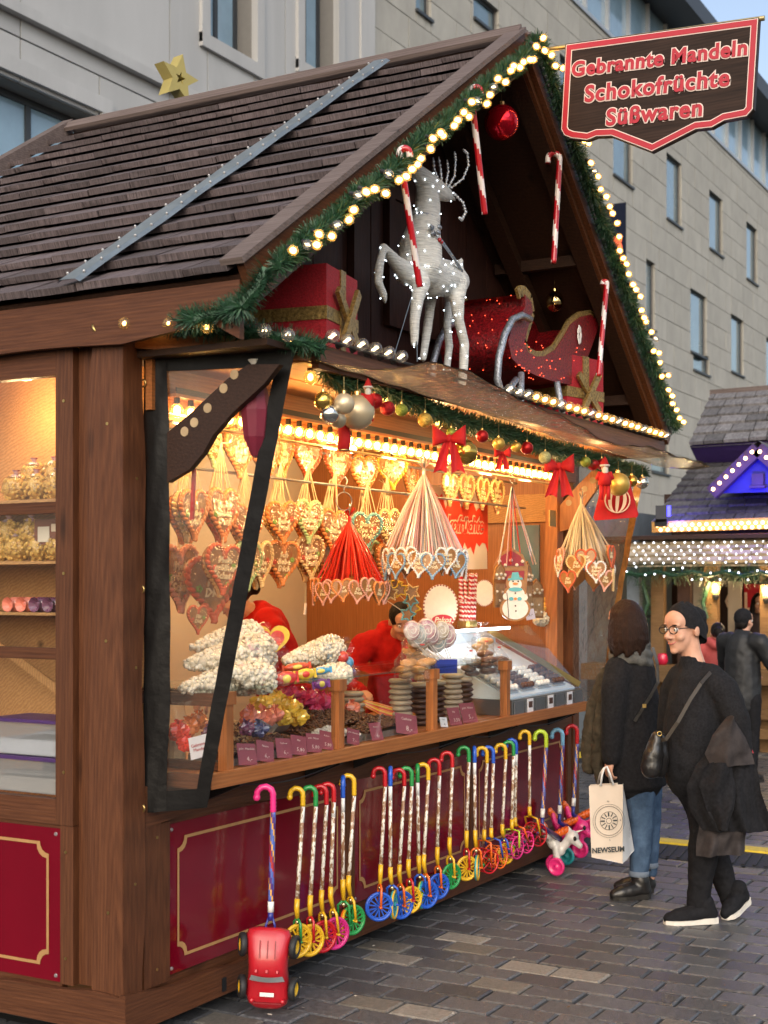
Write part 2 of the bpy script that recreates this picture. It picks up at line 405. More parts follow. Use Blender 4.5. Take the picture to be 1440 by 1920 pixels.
def seen(r):
    c = Vector(((r[0] + r[1]) / 2, YF, (r[2] + r[3]) / 2)); w_ = depth(c); q = c - CAM
    u = 720 + FOC * q.dot(RT) / w_; v = 1100 - FOC * (c.z - 1.7) / w_
    roofhide = (u < 960 and v > 470 - .75 * (u - 470) + 40) or (960 <= u < 1250 and v > 55 + 2.7 * (u - 985)) or (u > 1230 and v > 900)
    return (-20 < u < 1460 and -20 < v and not roofhide), (r[1] - r[0]) * (r[3] - r[2]) / w_ ** 2
pieces = [(not seen(p)[0], -seen(p)[1], p) for p in pieces]; pieces.sort(key=lambda t: t[:2])
rest = MB()
for k, (_, _, p) in enumerate(pieces):
    dy = R.uniform(-.004, .004)
    if k < 300: loc(ubox('stone_slab', U_stone, sb, p[0], p[1], YF + dy, YF + .05, p[2], p[3]))
    else: rest.b2(p[0], p[1], YF + dy, YF + .05, p[2], p[3])
tag(loc(rest.build('stone_facing', M_stone, sb)), kind='stuff')
for (x0, x1, z0, z1) in wins:
    wd = MB(); t = .06
    wd.b2(x0, x1, YF + .1, YF + .16, z0, z0 + t); wd.b2(x0, x1, YF + .1, YF + .16, z1 - t, z1); wd.b2(x0, x0 + t, YF + .1, YF + .16, z0 + t, z1 - t); wd.b2(x1 - t, x1, YF + .1, YF + .16, z0 + t, z1 - t)
    f = loc(wd.build('window', M_wfr, sb)); gl = MB(); gl.b2(x0 + t, x1 - t, YF + .12, YF + .14, z0 + t, z1 - t); gl.build('pane', M_win, f)
    sl = MB(); sl.b2(x0 - .03, x1 + .03, YF - .06, YF + .1, z0 - .06, z0 - .002); sl.build('sill', M_wfr, f)
# glazed top floor, eave
zt2 = ztop + 2.0
x = XS - 2.; k = 0
while x < 95:
    wd = 1.55
    q = MB(); q.b2(x + .09, x + wd, YF + .12, YF + .16, ztop + .14, zt2); loc(q.build('window', M_winb, sb))
    q = MB(); q.b2(x, x + .09, YF + .02, YF + .2, ztop + .1, zt2); loc(q.build('mullion', M_alu, sb)); x += wd
q = MB(); q.b2(XS, 95, YF - .05, YF + .5, ztop, ztop + .1); loc(q.build('sill', M_alu, sb))
q = MB(); q.b2(XS - .3, 95, YF - .9, YF + 9, zt2, zt2 + .5); loc(q.build('eave', M_roofd, sb))
# grey building on the left
gb = thing('grey_building', 'light grey clad office building with deep window openings behind the roof ridge', 'building', (0, YF, 0)); inv = Vector((0, -YF, 0))
gz = lambda u, v: fw(u, v)
W = []
for (u0, v0, u1, v1) in ((387, -250, 475, 112), (565, -150, 628, 150)):
    x0, _ = fw(u0, v1); x1, z0 = fw(u1, v1); W.append((x0, x1, z0, z0 + 5.2))
xb0, zb1 = fw(0, 140); xb1, _ = fw(190, 225)
xb1 = fw(184, 212)[0]; zb0 = zb1 - 2.0
LW = (0., xb1, zb0, zb1); holes = W + [LW]
q = MB()
for rct in sub((-6, XS - .02, .3, 24), holes): q.b2(rct[0], rct[1], YF + .04, YF + .5, rct[2], rct[3])
loc(q.build('backing_wall', M_jnt, gb)); q = MB(); q.b2(-6, XS - .02, YF + .52, YF + 10, 0, 24); loc(q.build('core_wall', M_jnt, gb))
zc = fw(300, 150)[1]
xl = [-6, 2.5, fw(36, 100)[0], fw(316, 90)[0], fw(533, 60)[0], XS - .02]
zl = [.3, 3.4, zb1 + .55, zc, zc + 3.2, zc + 6.4, 24]
for i in range(len(xl) - 1):
    for j in range(len(zl) - 1):
        for rct in sub((xl[i], xl[i + 1], zl[j], zl[j + 1]), holes):
            loc(ubox('cladding_panel', U_grey, gb, rct[0] + .012, rct[1] - .012, YF - .02, YF + .04, rct[2] + .012, rct[3] - .012))
for (x0, x1, z0, z1) in holes:
    wd = MB(); t = .09
    wd.b2(x0, x1, YF + .3, YF + .38, z0, z0 + t); wd.b2(x0, x1, YF + .3, YF + .38, z1 - t, z1)
    xs = [x0, x1 - t] + [x0 + (x1 - x0) * s for s in ((.5,) if x1 - x0 < 3 else (.3, .62, .9))]
    for xx in xs: wd.b2(xx, xx + t, YF + .3, YF + .38, z0 + t, z1 - t)
    f = loc(wd.build('window', M_wfr, gb)); gl = MB(); gl.b2(x0 + t, x1 - t, YF + .33, YF + .35, z0 + t, z1 - t); gl.build('pane', M_winb, f)
    sl = MB(); sl.b2(x0 - .2, x0 - .003, YF - .08, YF - .021, z0 - .2, z1 + .2); sl.b2(x1 + .003, x1 + .2, YF - .08, YF - .021, z0 - .2, z1 + .2); sl.b2(x0 - .2, x1 + .2, YF - .085, YF - .021, z0 - .26, z0 - .06); sl.b2(x0 - .2, x1 + .2, YF - .085, YF - .021, z1 + .06, z1 + .26); sl.build('surround', M_grey, f)
q = MB(); q.b2(-6, XS - .02, YF - .14, YF - .021, zc - .12, zc + .02); loc(q.build('string_course', M_grey, gb))
q = MB(); q.b2(XS - .5, XS - .02, YF - .06, YF - .022, .3, 24); loc(q.build('corner_pilaster', M_grey, gb))
# ---- yellow star on a mast behind the ridge
M_star = mat('pale yellow star paint', (.36, .30, .10), .6, var=.12, scale=6)
p = PF(330, 150, 10.2); st = thing('star_decoration', 'pale yellow star box with star shaped hole rising behind the roof ridge', 'star', (p.x, p.y, 2.2))
def star(r0, r1, rot=0): return [((r0 if i % 2 == 0 else r1) * math.sin(rot + i * math.pi / 5), (r0 if i % 2 == 0 else r1) * math.cos(rot + i * math.pi / 5)) for i in range(10)]
fr = lambda a, b, t: Vector((0, 0, p.z - 2.2)) + (RT * .62 + FW * .78) * a + Vector((0, 0, b)) + (FW * .62 - RT * .78) * t
so, si = star(.185, .08, .12), star(.052, .022, .12); q = MB()
for t0, t1 in ((-.05, .05),):
    o_ = len(q.v); q.v += [tuple(fr(a, b, t)) for t in (t0, t1) for P_ in (so, si) for a, b in P_]
    for i in range(10):
        j = (i + 1) % 10
        q.face((o_ + i, o_ + j, o_ + 10 + j, o_ + 10 + i)); q.face((o_ + 20 + i, o_ + 30 + i, o_ + 30 + j, o_ + 20 + j)); q.face((o_ + i, o_ + 20 + i, o_ + 20 + j, o_ + j)); q.face((o_ + 10 + i, o_ + 10 + j, o_ + 30 + j, o_ + 30 + i))
q.build('star_box', M_star, st); q = MB(); q.cyl((0, 0, -2.2), (0, 0, p.z - 2.4), .03); q.build('mast', M_wfr, st)
# ---- dark blade sign with orange letters on the limestone front
M_navy = mat('navy sign panel', (.010, .013, .026), .9, var=.1, spec=.05); M_orng = mat('orange sign letter', (.85, .10, .02), .5, var=.02, emit=.5, ecol=(1, .12, .02))
p = PF(1130, 470, 24.); sg = thing('blade_sign', 'tall dark navy blade sign with orange letters behind the right gable', 'sign', (p.x, p.y, 0))
q = MB(); xr = RT
def sp(u, v, t=0): P_ = PF(u, v, 24.); return Vector((P_.x - p.x, P_.y - p.y, P_.z)) + FW * t
q.add([sp(1050, 395), sp(1174, 379), sp(1174, 800), sp(1050, 800), sp(1056, 395, .5), sp(1180, 379, .5), sp(1180, 800, .5), sp(1056, 800, .5)], [(0, 3, 2, 1), (4, 5, 6, 7), (0, 1, 5, 4), (1, 2, 6, 5), (2, 3, 7, 6), (3, 0, 4, 7)]); q.build('panel', M_navy, sg)
for s_, u, v, sz in (('r', 1150, 455, .8), ('o', 1154, 490, .75)):
    lettering('letter', s_, M_orng, sg, plane_frame(sp(u, v) - FW * .03, Vector((0, 0, -1)), RT), size=sz, offset=.02, extrude=.01)
# ---- litter: small leaves and paper bits
rl = random.Random(77); q = MB()
for i in range(46):
    p = PZ(rl.uniform(480, 1440), rl.uniform(1640, 1915), .006); a = rl.random() * 6.28; r = rl.uniform(.005, .016); q.mi = rl.randrange(2)
    q.add([p + Vector((r * math.cos(a + b) * c, r * math.sin(a + b) * c, rl.uniform(0, .004))) for b, c in ((0, 1), (1.4, .5), (3.0, .9), (4.5, .45))], [(0, 1, 2, 3)])
tag(q.build('litter', [mat('paper scrap', (.55, .5, .42), .8, var=.1), mat('dry leaf', (.16, .09, .035), .8, var=.2)]), 'tiny paper scraps and dry leaves scattered on the paving', 'litter', kind='stuff')
# ================================================================== the market stall
WZ = wood('stained pine upright', (.060, .020, .0085), (.125, .046, .019), 'z', .5, bump=.3)
WY = wood('stained pine rail deep', (.060, .020, .0085), (.125, .046, .019), 'y', .5, bump=.3)
WX = wood('stained pine rail long', (.060, .020, .0085), (.125, .046, .019), 'x', .5, bump=.3)
WDK = wood('stained gable board with shade tone', (.022, .008, .006), (.050, .018, .012), 'z', .55, bump=.2)  # stain tone lowered so the colour carries the gable recess's shade
WDX = wood('stained soffit board with shade tone', (.020, .009, .006), (.045, .020, .011), 'x', .55, bump=.2, rnd=.15)  # stain darkened further to hold the dimness under the roof
WOR = wood('orange pine trim', (.27, .085, .022), (.40, .15, .045), 'x', .42, bump=.15, spec=.5)
WOZ = wood('orange pine upright', (.27, .085, .022), (.40, .15, .045), 'z', .42, bump=.15, spec=.5)
WLT = wood('pale pine lining', (.40, .19, .065), (.52, .28, .11), 'x', .55, bump=.1)
WGR = wood('weathered verge board', (.085, .062, .056), (.16, .125, .115), 'y', .7, bump=.4, scale=2.5)
M_red = mat('crimson lacquer panel', (.145, .0015, .010), .16, var=.1, scale=3, coat=.5, spec=.4, rvar=.08)
M_gold = mat('gold line paint', (.40, .22, .085), .45, var=.12, scale=20)
M_screw = mat('screw head', (.6, .58, .56), .35, metal=.8, var=.05)
M_shing = mat('wooden shingle', (.052, .037, .038), .72, var=.35, scale=3.2, stretch=(2.5, 14, 2.5), rnd=.26, bump=.55, col2=(.165, .130, .135), contrast=(.3, .68))  # purple-grey tint and pale tone put the sky's sheen into the colour
M_zinc = mat('zinc strip', (.21, .25, .28), .42, metal=.55, var=.2, scale=7, bump=.35, bscale=9, rvar=.12)
M_blk = mat('black vinyl hem', (.008, .0075, .0075), .42, var=.2, scale=9, bump=.5, bscale=14, spec=.15)
M_film = film('clear curtain film', (.97, .95, .92), .08, .10, milk=.045, milkcol=(.85, .80, .72), bump=.25, bscale=5)
M_awn = film('awning film with amber glow tone', (.96, .90, .78), .9, .12, milk=.13, milkcol=(.98, .78, .48), bump=1., bscale=18)  # amber tint and milk colour stand in for bulb glow and reflections
M_glass = film('display glass', (.97, .98, .98), .06, .01)
M_cream = mat('cream wall panel', (.62, .55, .44), .7, var=.06, scale=3)
M_black = mat('black paint', (.008, .008, .009), .5, var=.1)
M_steel = mat('brushed steel', (.35, .36, .37), .3, metal=.9, var=.1, scale=30, stretch=(1, 30, 30))
M_brass = mat('brass hardware', (.45, .32, .12), .3, metal=.9, var=.1)

ST = thing('market_stall', 'brown timber sweets stall with steep shingled gable roof and crimson panels', 'market stall')
def part(q, name, m, parent=ST, **k): return q.build(name, m, parent, **k)
XR, ZR, ZE, YB, YG = 2.28, 4.38, 2.80, 2.33, -.57      # ridge x, ridge z, eave z, back of roof, front of gable
XE0, XE1, ZE1 = -.06, 4.47, 2.66
TH = math.atan2(ZR - ZE, XR - XE0); SL = math.hypot(ZR - ZE, XR - XE0)
# --- corner post, boards with wavy edges
q = MB(); q.b2(.022, .095, .022, .236, .2, 2.72); part(q, 'corner_post', WZ)
def wavy(z, k, amp): return amp * (math.sin(z * 5.1 + k) + .5 * math.sin(z * 11.3 + 2 * k))
def board(side, a0, a1, z0, z1, t0, t1, k, amp, m, name='board', we=(0, 1), parent=ST):
    """upright board on the left side ('L': a is y, thickness in x) or on the front ('F': a is x, thickness in y)"""
    N = 26; e0 = []; e1 = []
    for i in range(N + 1):
        z = lerp(z0, z1, i / N); e0.append((a0 + (wavy(z, k, amp) if we[0] else 0), z)); e1.append((a1 + (wavy(z, k + 2, amp) if we[1] else 0), z))
    o = MB(); poly = e0 + e1[::-1]
    fr = (lambda a, b, t: (t, a, b)) if side == 'L' else (lambda a, b, t: (a, t, b))
    n = len(e0)
    o.v += [fr(*p, t0) for p in e0] + [fr(*p, t0) for p in e1] + [fr(*p, t1) for p in e0] + [fr(*p, t1) for p in e1]
    for i in range(n - 1):
        o.face((i, i + 1, n + i + 1, n + i)); o.face((2 * n + i, 3 * n + i, 3 * n + i + 1, 2 * n + i + 1))
        o.face((i, 2 * n + i, 2 * n + i + 1, i + 1)); o.face((n + i, n + i + 1, 3 * n + i + 1, 3 * n + i))
    o.face((0, n, 3 * n, 2 * n)); o.face((n - 1, 3 * n - 1, 4 * n - 1, 2 * n - 1))
    return o.build(name, m, parent)
board('L', -.018, .135, .17, 2.70, -.028, .021, 1., .013, WZ, we=(0, 1))
board('F', -.026, .092, .17, 2.70, -.0195, .021, 2.2, .009, WZ, we=(0, 1))
for a_, z_ in ((.05, .5), (.06, 1.5), (.055, 2.3), (.28, 1.0), (.28, 1.75), (.28, 2.4), (.27, .3), (.27, .7)):
    q = MB(); q.cyl((-.029 if a_ < .2 else -.0135, a_, z_), (-.0305 if a_ < .2 else -.0155, a_, z_), .006, None, 8); part(q, 'screw', M_brass)
for a_, z_ in ((.18, .25), (.18, .75), (.04, .6), (.045, 1.4), (.05, 2.1)):
    q = MB(); q.cyl((a_, -.0102 if a_ > .1 else -.0196, z_), (a_, -.012 if a_ > .1 else -.0212, z_), .006, None, 8); part(q, 'screw', M_brass)
# --- left side: window frame, window, shelf posts, red panel, base
q = MB(); q.b2(-.012, .03, .236, .322, .80, 2.60); part(q, 'window_stile', WZ)
q = MB(); q.b2(-.0125, .031, .322, 2.0, .80, .895); part(q, 'window_rail', WY); q = MB(); q.b2(-.0125, .031, .322, 2.0, 2.50, 2.60); part(q, 'window_rail', WY)
for z in (1.445, 2.0):
    q = MB(); q.b2(-.006, .024, .322, 2.0, z - .022, z + .022); part(q, 'glazing_bar', WY)
for z0, z1 in ((.895, 1.423), (1.467, 1.978), (2.022, 2.5)):
    q = MB(); q.b2(.006, .010, .322, 2.0, z0, z1); part(q, 'window_pane', M_glass)
q = MB(); q.b2(-.01, .03, .236, .30, .2, .798); part(q, 'panel_stile', WZ)
def red_panel(P, a0, a1, z0, z1, out):
    o = MB(); o.prism([(a0, z0), (a1, z0), (a1, z1), (a0, z1)], P, 0, out); pn = part(o, 'red_panel', M_red)
    i = .055; c = .045; g = .012
    def outline(d):
        A0, A1, Z0, Z1, C = a0 + i + d, a1 - i - d, z0 + i + d, z1 - i - d, c + d * .4
        L = []
        for (cx, cz, s0) in ((A0, Z0, 0), (A1, Z0, 1), (A1, Z1, 2), (A0, Z1, 3)):
            for k in range(5):
                th = math.pi / 2 * k / 4 - s0 * -math.pi / 2; th = math.pi / 2 + s0 * math.pi / 2 - math.pi / 2 * k / 4
                L.append((cx + C * math.cos(th), cz + C * math.sin(th)))
        return L
    A, B = outline(0), outline(g); o = MB(); n = len(A); o.v += [tuple(P(*p, out + .003)) for p in A + B]
    for k in range(n): o.face((k, (k + 1) % n, n + (k + 1) % n, n + k))
    o.build('gold_line', M_gold, pn)
    for a in (a0 + .022, a1 - .022):
        for z in (z0 + .022, z1 - .022):
            o = MB(); o.cyl(P(a, z, out), P(a, z, out + .004), .008, .006, 10); o.build('screw', M_screw, pn)
red_panel(lambda a, b, t: Vector((-t, a, b)), .302, 2.0, .205, .785, .008)
q = MB(); q.b2(.0, .03, .3, 2.05, .1, .82); part(q, 'side_wall', WY)
def base_board(P, a0, a1, k, name='base_board'):
    N = 60; top = [(lerp(a0, a1, i / N), .185 + .016 * math.sin(lerp(a0, a1, i / N) * 5 + k) + .008 * math.sin(lerp(a0, a1, i / N) * 13 + k)) for i in range(N + 1)]
    o = MB()
    for i in range(N):
        o.prism([(top[i][0], .06), (top[i + 1][0], .06), top[i + 1], top[i]], P, 0, .03)
    part(o, name, WY if name == 'side_base_board' else WX)
base_board(lambda a, b, t: Vector((-.012 - t, a, b)), -.04, 2.1, .7, 'side_base_board')
base_board(lambda a, b, t: Vector((a, -.012 - t, b)), -.0415, 4.52, 2.)
q = MB(); q.b2(.55, .58, -.0435, -.0425, .075, .13); part(q, 'slot', M_black)
q = MB(); q.b2(.05, 4.45, .05, 2.05, .02, .1); part(q, 'floor_frame', M_black)
q = MB(); q.b2(.04, 4.46, .04, 2.06, .1, .12); part(q, 'stall_floor', WX)
# --- front below the counter
q = MB(); q.b2(.04, 4.42, .012, .04, .12, .95); part(q, 'front_wall', WX)
for a, b in ((.105, .258), (1.572, 1.648), (2.902, 2.958), (4.302, 4.36)):
    q = MB(); q.b2(a, b, -.010, .010, .19, .80); part(q, 'panel_stile', WZ)
for a, b in ((.262, 1.568), (1.652, 2.898), (2.962, 4.298)):
    red_panel(lambda a_, b_, t: Vector((a_, .011 - t, b_)), a, b, .205, .785, .008)
N = 70; o = MB()
for i in range(N):
    x0, x1 = lerp(.105, 4.36, i / N), lerp(.105, 4.36, (i + 1) / N); fz = lambda x: .80 + .018 * math.sin(x * 4.7 - .8)
    o.prism([(x0, fz(x0)), (x1, fz(x1)), (x1, .952), (x0, .952)], lambda a, b, t: Vector((a, -.014 + t, b)), 0, .024)
part(o, 'top_rail', WX)
q = MB(); q.b2(4.375, 4.47, -.02, .09, .12, 2.62); part(q, 'far_post', WZ)
q = MB(); q.b2(4.20, 4.30, .02, .10, 1.0, 2.45); part(q, 'inner_post', WOZ)
# --- counter
q = MB(); q.b2(.24, 4.09, -.20, .60, .952, .985); part(q, 'counter_top', WOR)
q = MB(); q.b2(.235, 4.095, -.224, -.198, .938, .995); part(q, 'counter_trim', WOR)
q = MB(); q.b2(.214, .238, -.222, .6, .939, .994); part(q, 'counter_side_trim', WY)
for x in (.45, 1.2, 1.62, 2.5, 3.1, 3.95):
    q = MB(); q.prism([(-.02, .937), (-.20, .937), (-.20, .925), (-.02, .85)], lambda a, b, t: Vector((t, a, b)), x, x + .03); part(q, 'shelf_bracket', M_black)
# --- walls and lining inside
q = MB(); q.b2(.05, 4.45, 2.02, 2.06, .12, 2.6); part(q, 'back_wall', M_cream)
q = MB(); q.b2(4.40, 4.44, .1, 2.02, .12, 2.6); part(q, 'far_side_wall', WOZ)
q = MB(); q.b2(.05, 4.45, .0, 2.05, 2.62, 2.645); part(q, 'ceiling', WLT)
q = MB(); q.b2(.05, .09, .94, .98, .9, 2.6); part(q, 'inner_stud', WOZ)
# shelves behind the side window
q = MB(); q.b2(.44, .46, .25, 1.9, .95, 2.6); part(q, 'shelf_back', WLT)
for z in (1.60, 1.80, 2.04):
    q = MB(); q.b2(.06, .435, .28, 1.9, z - .012, z); part(q, 'shelf', WLT)
q = MB(); q.b2(.06, .435, .28, 1.9, .88, .9); part(q, 'work_top', WOR)
# --- header over the opening: inner board, sloping soffit, outer rim board
q = MB(); q.b2(.10, 4.37, -.05, -.02, 2.36, 2.62); part(q, 'header_board', WOR)
for k in range(4):
    y0 = -.06 - k * .137; q = MB(); q.b2(.2 + k * .03, 4.3, y0 - .130, y0, 2.523 - .004 * (k % 2), 2.545); part(q, 'soffit_plank', WOR)
PLF = .62; ZP = 2.575                                                  # platform depth and top
q = MB(); q.b2(.05, 4.40, -.60, .1, 2.548, ZP - .004); part(q, 'gable_platform', WDX)
q = MB(); q.bar((.335, -PLF, 2.545), (4.33, -PLF, 2.545), .03, .09); part(q, 'rim_board', WX)
q = MB(); q.bar((-.012, .14, 2.64), (.31, -PLF, 2.565), .03, .085); part(q, 'rim_board', WOR)
q = MB(); q.bar((4.4, .0, 2.60), (4.34, -PLF, 2.56), .03, .085); part(q, 'rim_board', WX)
q = MB(); q.b2(.0, .02, .236, 2.0, 2.60, 2.79); part(q, 'wall_plate', WY)
# --- ring hook and cable on the side wall
q = MB(); c = PX(183, 617, -.05); q.torus(c, .022, .006, Matrix.Rotation(1.1, 3, 'X')); q.cyl(c + Vector((0, -.02, 0)), c + Vector((.05, -.03, 0)), .009); part(q, 'ring_hook', M_brass, smooth=True)
q = MB(); pts = [PX(u, v, -.02) for u, v in ((-10, 652), (36, 645), (90, 638), (145, 632), (170, 640), (200, 641), (236, 631))]; q.tube(pts, .006, 6); part(q, 'cable', M_black)
# --- brackets with holes (curved arms carrying the rim)
def arm(x, pix, holes, m, rr):
    pts = [PX(u, v, x) for u, v in pix]; o = MB(); o.prism([(p.y, p.z) for p in pts], lambda a, b, t: Vector((t, a, b)), x - .015, x + .015); a_ = part(o, 'bracket_arm', m)
    for u, v in holes:
        p = PX(u, v, x); o = MB(); o.tube([p + Vector((-.017, 0, 0)), p + Vector((.017, 0, 0))], rr, 14); o.build('hole', M_hole, a_)
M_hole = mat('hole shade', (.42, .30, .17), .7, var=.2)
arm(.13, [(318, 812), (368, 770), (430, 712), (470, 684), (528, 684), (500, 720), (440, 775), (405, 815), (385, 850), (360, 880), (318, 905)], [(444, 703), (424, 729), (394, 766), (369, 793), (351, 810)], WDX, .018)
arm(4.26, [(1045, 955), (1082, 913), (1110, 884), (1124, 880), (1122, 915), (1100, 945), (1085, 975), (1068, 992), (1042, 1000)], [(1113, 901), (1098, 917), (1068, 943)], WOZ, .02)
q = MB(); p = PY(1037, 972, -.03); q.b2(p.x - .05, p.x + .05, -.03, -.022, p.z - .05, p.z + .05); part(q, 'hinge', M_brass)
# --- gable wall: vertical boards, shutter
def slope_z(x): return (ZR - .10) - (abs(x - XR) * (ZR - ZE) / (XR - XE0) if x < XR else (x - XR) * (ZR - ZE1) / (XE1 - XR))
xs = [.02 + i * (4.44 / 17) for i in range(18)]
for i in range(17):
    a, b = xs[i] + .003, xs[i + 1] - .003; o = MB(); t = R.uniform(0, .004)
    poly = [(a, ZP), (b, ZP), (b, max(ZP + .01, slope_z(b)))] + ([(XR, slope_z(XR))] if a < XR < b else []) + [(a, max(ZP + .01, slope_z(a)))]
    o.prism(poly, lambda a_, b_, t_: Vector((a_, t_, b_)), .02 - t, .05); part(o, 'gable_board', WDK)
o = MB()
c0, c1 = PY(724, 610, -.0), PY(832, 400, -.0)
for (a0, a1, z0, z1) in ((c0.x, c0.x + .06, c0.z, c1.z), (c1.x - .06, c1.x, c0.z, c1.z), (c0.x + .06, c1.x - .06, c0.z, c0.z + .06), (c0.x + .06, c1.x - .06, c1.z - .06, c1.z)): o.b2(a0, a1, -.02, .014, z0, z1)
sh = part(o, 'shutter', WDK); o = MB(); o.b2(c0.x + .062, c1.x - .062, -.006, .013, c0.z + .062, c1.z - .062); o.build('shutter_panel', WDK, sh)
for u in (662,):
    p = PY(u, 500, 0); o = MB(); o.b2(p.x - .03, p.x + .03, -.025, .014, ZP, slope_z(p.x)); part(o, 'gable_batten', WDK)
# --- roof: decks, rafters, verge boards, fascia, shingles, zinc strip
RF = tag(bpy.data.objects.new('roof', None), None); COL.objects.link(RF); RF.parent = ST
def on_left(s, y, h=0): return Vector((XE0 + s * math.cos(TH) - h * math.sin(TH), y, ZE + s * math.sin(TH) + h * math.cos(TH)))
THR = math.atan2(ZR - ZE1, XE1 - XR)
def on_right(s, y, h=0): t = s / SL; return Vector((lerp(XE1, XR, t) + h * math.sin(THR), y, lerp(ZE1, ZR, t) + h * math.cos(THR)))
for nm, f in (('roof_deck', on_left), ('roof_deck', on_right)):
    o = MB(); o.add([f(-.02, YG, -.05), f(SL, YG, -.05), f(SL, YB, -.05), f(-.02, YB, -.05), f(-.02, YG, -.02), f(SL + .01, YG, -.02), f(SL + .01, YB, -.02), f(-.02, YB, -.02)],
                    [(0, 1, 2, 3), (4, 7, 6, 5), (0, 4, 5, 1), (1, 5, 6, 2), (2, 6, 7, 3), (3, 7, 4, 0)]); o.build(nm, WDX, RF)
for f in (on_left, on_right):
    for y in (YG + .03, -.12, .9, 1.8):
        o = MB(); b0 = f(.05, y, -.10); b1 = f(SL - .08, y, -.10); o.bar(b0, b1, .06, .09, up=(0, 1, 0)); o.build('rafter', WDX, RF)
    s0 = .45
    o = MB(); o.bar(f(.4, YG + .07, -.09), f(.4, -.0, -.09), .05, .06); o.build('purlin', WDX, RF); o = MB(); o.bar(f(1.5, YG + .07, -.09), f(1.5, -.0, -.09), .05, .06); o.build('purlin', WDX, RF)
for f in (on_left, on_right):
    o = MB(); a, b = f(-.07, YG - .022, -.03), f(SL + .02, YG - .022, -.03); o.bar(a, b, .034, .15, up=(0, 1, 0)) if False else None
    A = [f(-.03, 0, .045), f(SL, 0, .045), f(SL + (.0), 0, -.125), f(-.03, 0, -.125)]
    o.prism([(p.x, p.z) for p in A], lambda a_, b_, t: Vector((a_, t, b_)), YG - .035, YG - .004); o.build('barge_board', WX, RF)
    A = [f(-.0, 0, -.03), f(SL, 0, -.03), f(SL, 0, -.10), f(-.0, 0, -.10)]
    o = MB(); o.prism([(p.x, p.z) for p in A], lambda a_, b_, t: Vector((a_, t, b_)), YG - .066, YG - .037); o.build('barge_trim', WX, RF)
    o = MB(); P8 = [f(-.05, YG - .05, .03), f(SL + .0, YG - .05, .03), f(SL, YG + .045, .03), f(-.05, YG + .045, .03)]; P8 += [f(-.05, YG - .05, .052), f(SL, YG - .05, .052), f(SL, YG + .045, .052), f(-.05, YG + .045, .052)]
    o.add(P8, [(0, 1, 2, 3), (4, 7, 6, 5), (0, 4, 5, 1), (1, 5, 6, 2), (2, 6, 7, 3), (3, 7, 4, 0)]); o.build('verge_board', WGR, RF)
o = MB(); P8 = [on_left(-.0, YB, .0), on_left(SL, YB, .0), on_left(SL, YB + .05, .0), on_left(-.0, YB + .05, .0)]; P8 = [p - Vector((0, .03, 0)) for p in P8[:2]] + P8[2:]; P8 += [p + Vector((0, 0, .085)) for p in P8]
o.add(P8, [(0, 1, 2, 3), (4, 7, 6, 5), (0, 4, 5, 1), (1, 5, 6, 2), (2, 6, 7, 3), (3, 7, 4, 0)]); o.build('verge_board', WGR, RF)
# eave fascia with an arched lower edge
N = 50; o = MB(); y0, y1 = YG + .0, YB
def fz(y):
    z = ZE - .22 + .012 * math.sin(y * 4)
    if y < -.05: z += .05 * math.sin(min(1, (-.05 - y) / .5) * math.pi * .5) - (.07 if y < -.48 else 0) * min(1, (-.48 - y) / .06)
    return z
for i in range(N):
    a, b = lerp(y0, y1, i / N), lerp(y0, y1, (i + 1) / N); o.prism([(a, fz(a)), (b, fz(b)), (b, ZE - .045), (a, ZE - .045)], lambda a_, b_, t: Vector((t, a_, b_)), XE0 - .012, XE0 + .014)
o.build('fascia', WY, RF)
o = MB(); o.b2(XE1 - .014, XE1 + .012, YG, YB, ZE1 - .15, ZE1 - .045); o.build('fascia', WY, RF)
# shingles, left slope; each one a slightly tilted tapered board
NC = 15; EXP = SL / NC; variants = []
for k in range(4):
    rr = random.Random(k + 5); o = MB(); Lh = EXP * 1.5; tb = .024 + rr.random() * .005; tt = .006; jj = [rr.uniform(-.006, .006) for _ in range(2)]
    o.add([(0, -.5, 0), (0 + jj[0], 0, 0), (0, .5, 0), (Lh, .5, 0), (Lh, -.5, 0), (0, -.5, tb), (jj[0], 0, tb), (jj[1], .5, tb), (Lh, .5, tt), (Lh, -.5, tt)],
          [(0, 1, 2, 3, 4), (5, 9, 8, 7, 6), (0, 5, 6, 1), (1, 6, 7, 2), (2, 7, 8, 3), (3, 8, 9, 4), (4, 9, 5, 0)])
    variants.append(o.mesh('shingle', M_shing))
for r in range(NC):
    y = YB - .0 + (R.random() * -.15); first = True
    y = YB
    while y > YG + .03:
        wd = min(R.uniform(.2, .3), y - YG - .02)
        if wd < .06: break
        s = r * EXP - .05 + R.uniform(-.004, .004)
        p = on_left(s, y - wd / 2, .010 + R.uniform(0, .003))
        obj('shingle', variants[R.randrange(4)], RF, p, (0, -TH + .13 + R.uniform(-.006, .006), R.uniform(-.004, .004)), (1, wd - .005, 1))
        y -= wd
o = MB(); o.bar(on_left(SL - .10, YG, .055), on_left(SL - .10, YB, .055), .02, .22, up=on_left(0, 0, 1) - on_left(0, 0, 0)); o = MB()
o.add([on_left(SL - .06, YG - .03, .03), on_left(SL - .06, YB, .03), on_left(SL, YB, .045), on_left(SL, YG - .03, .045), on_left(SL - .06, YG - .03, .05), on_left(SL - .06, YB, .05), on_left(SL, YB, .07), on_left(SL, YG - .03, .07)], [(0, 3, 2, 1), (4, 5, 6, 7), (0, 1, 5, 4), (1, 2, 6, 5), (2, 3, 7, 6), (3, 0, 4, 7)]); o.build('ridge_board', WGR, RF)
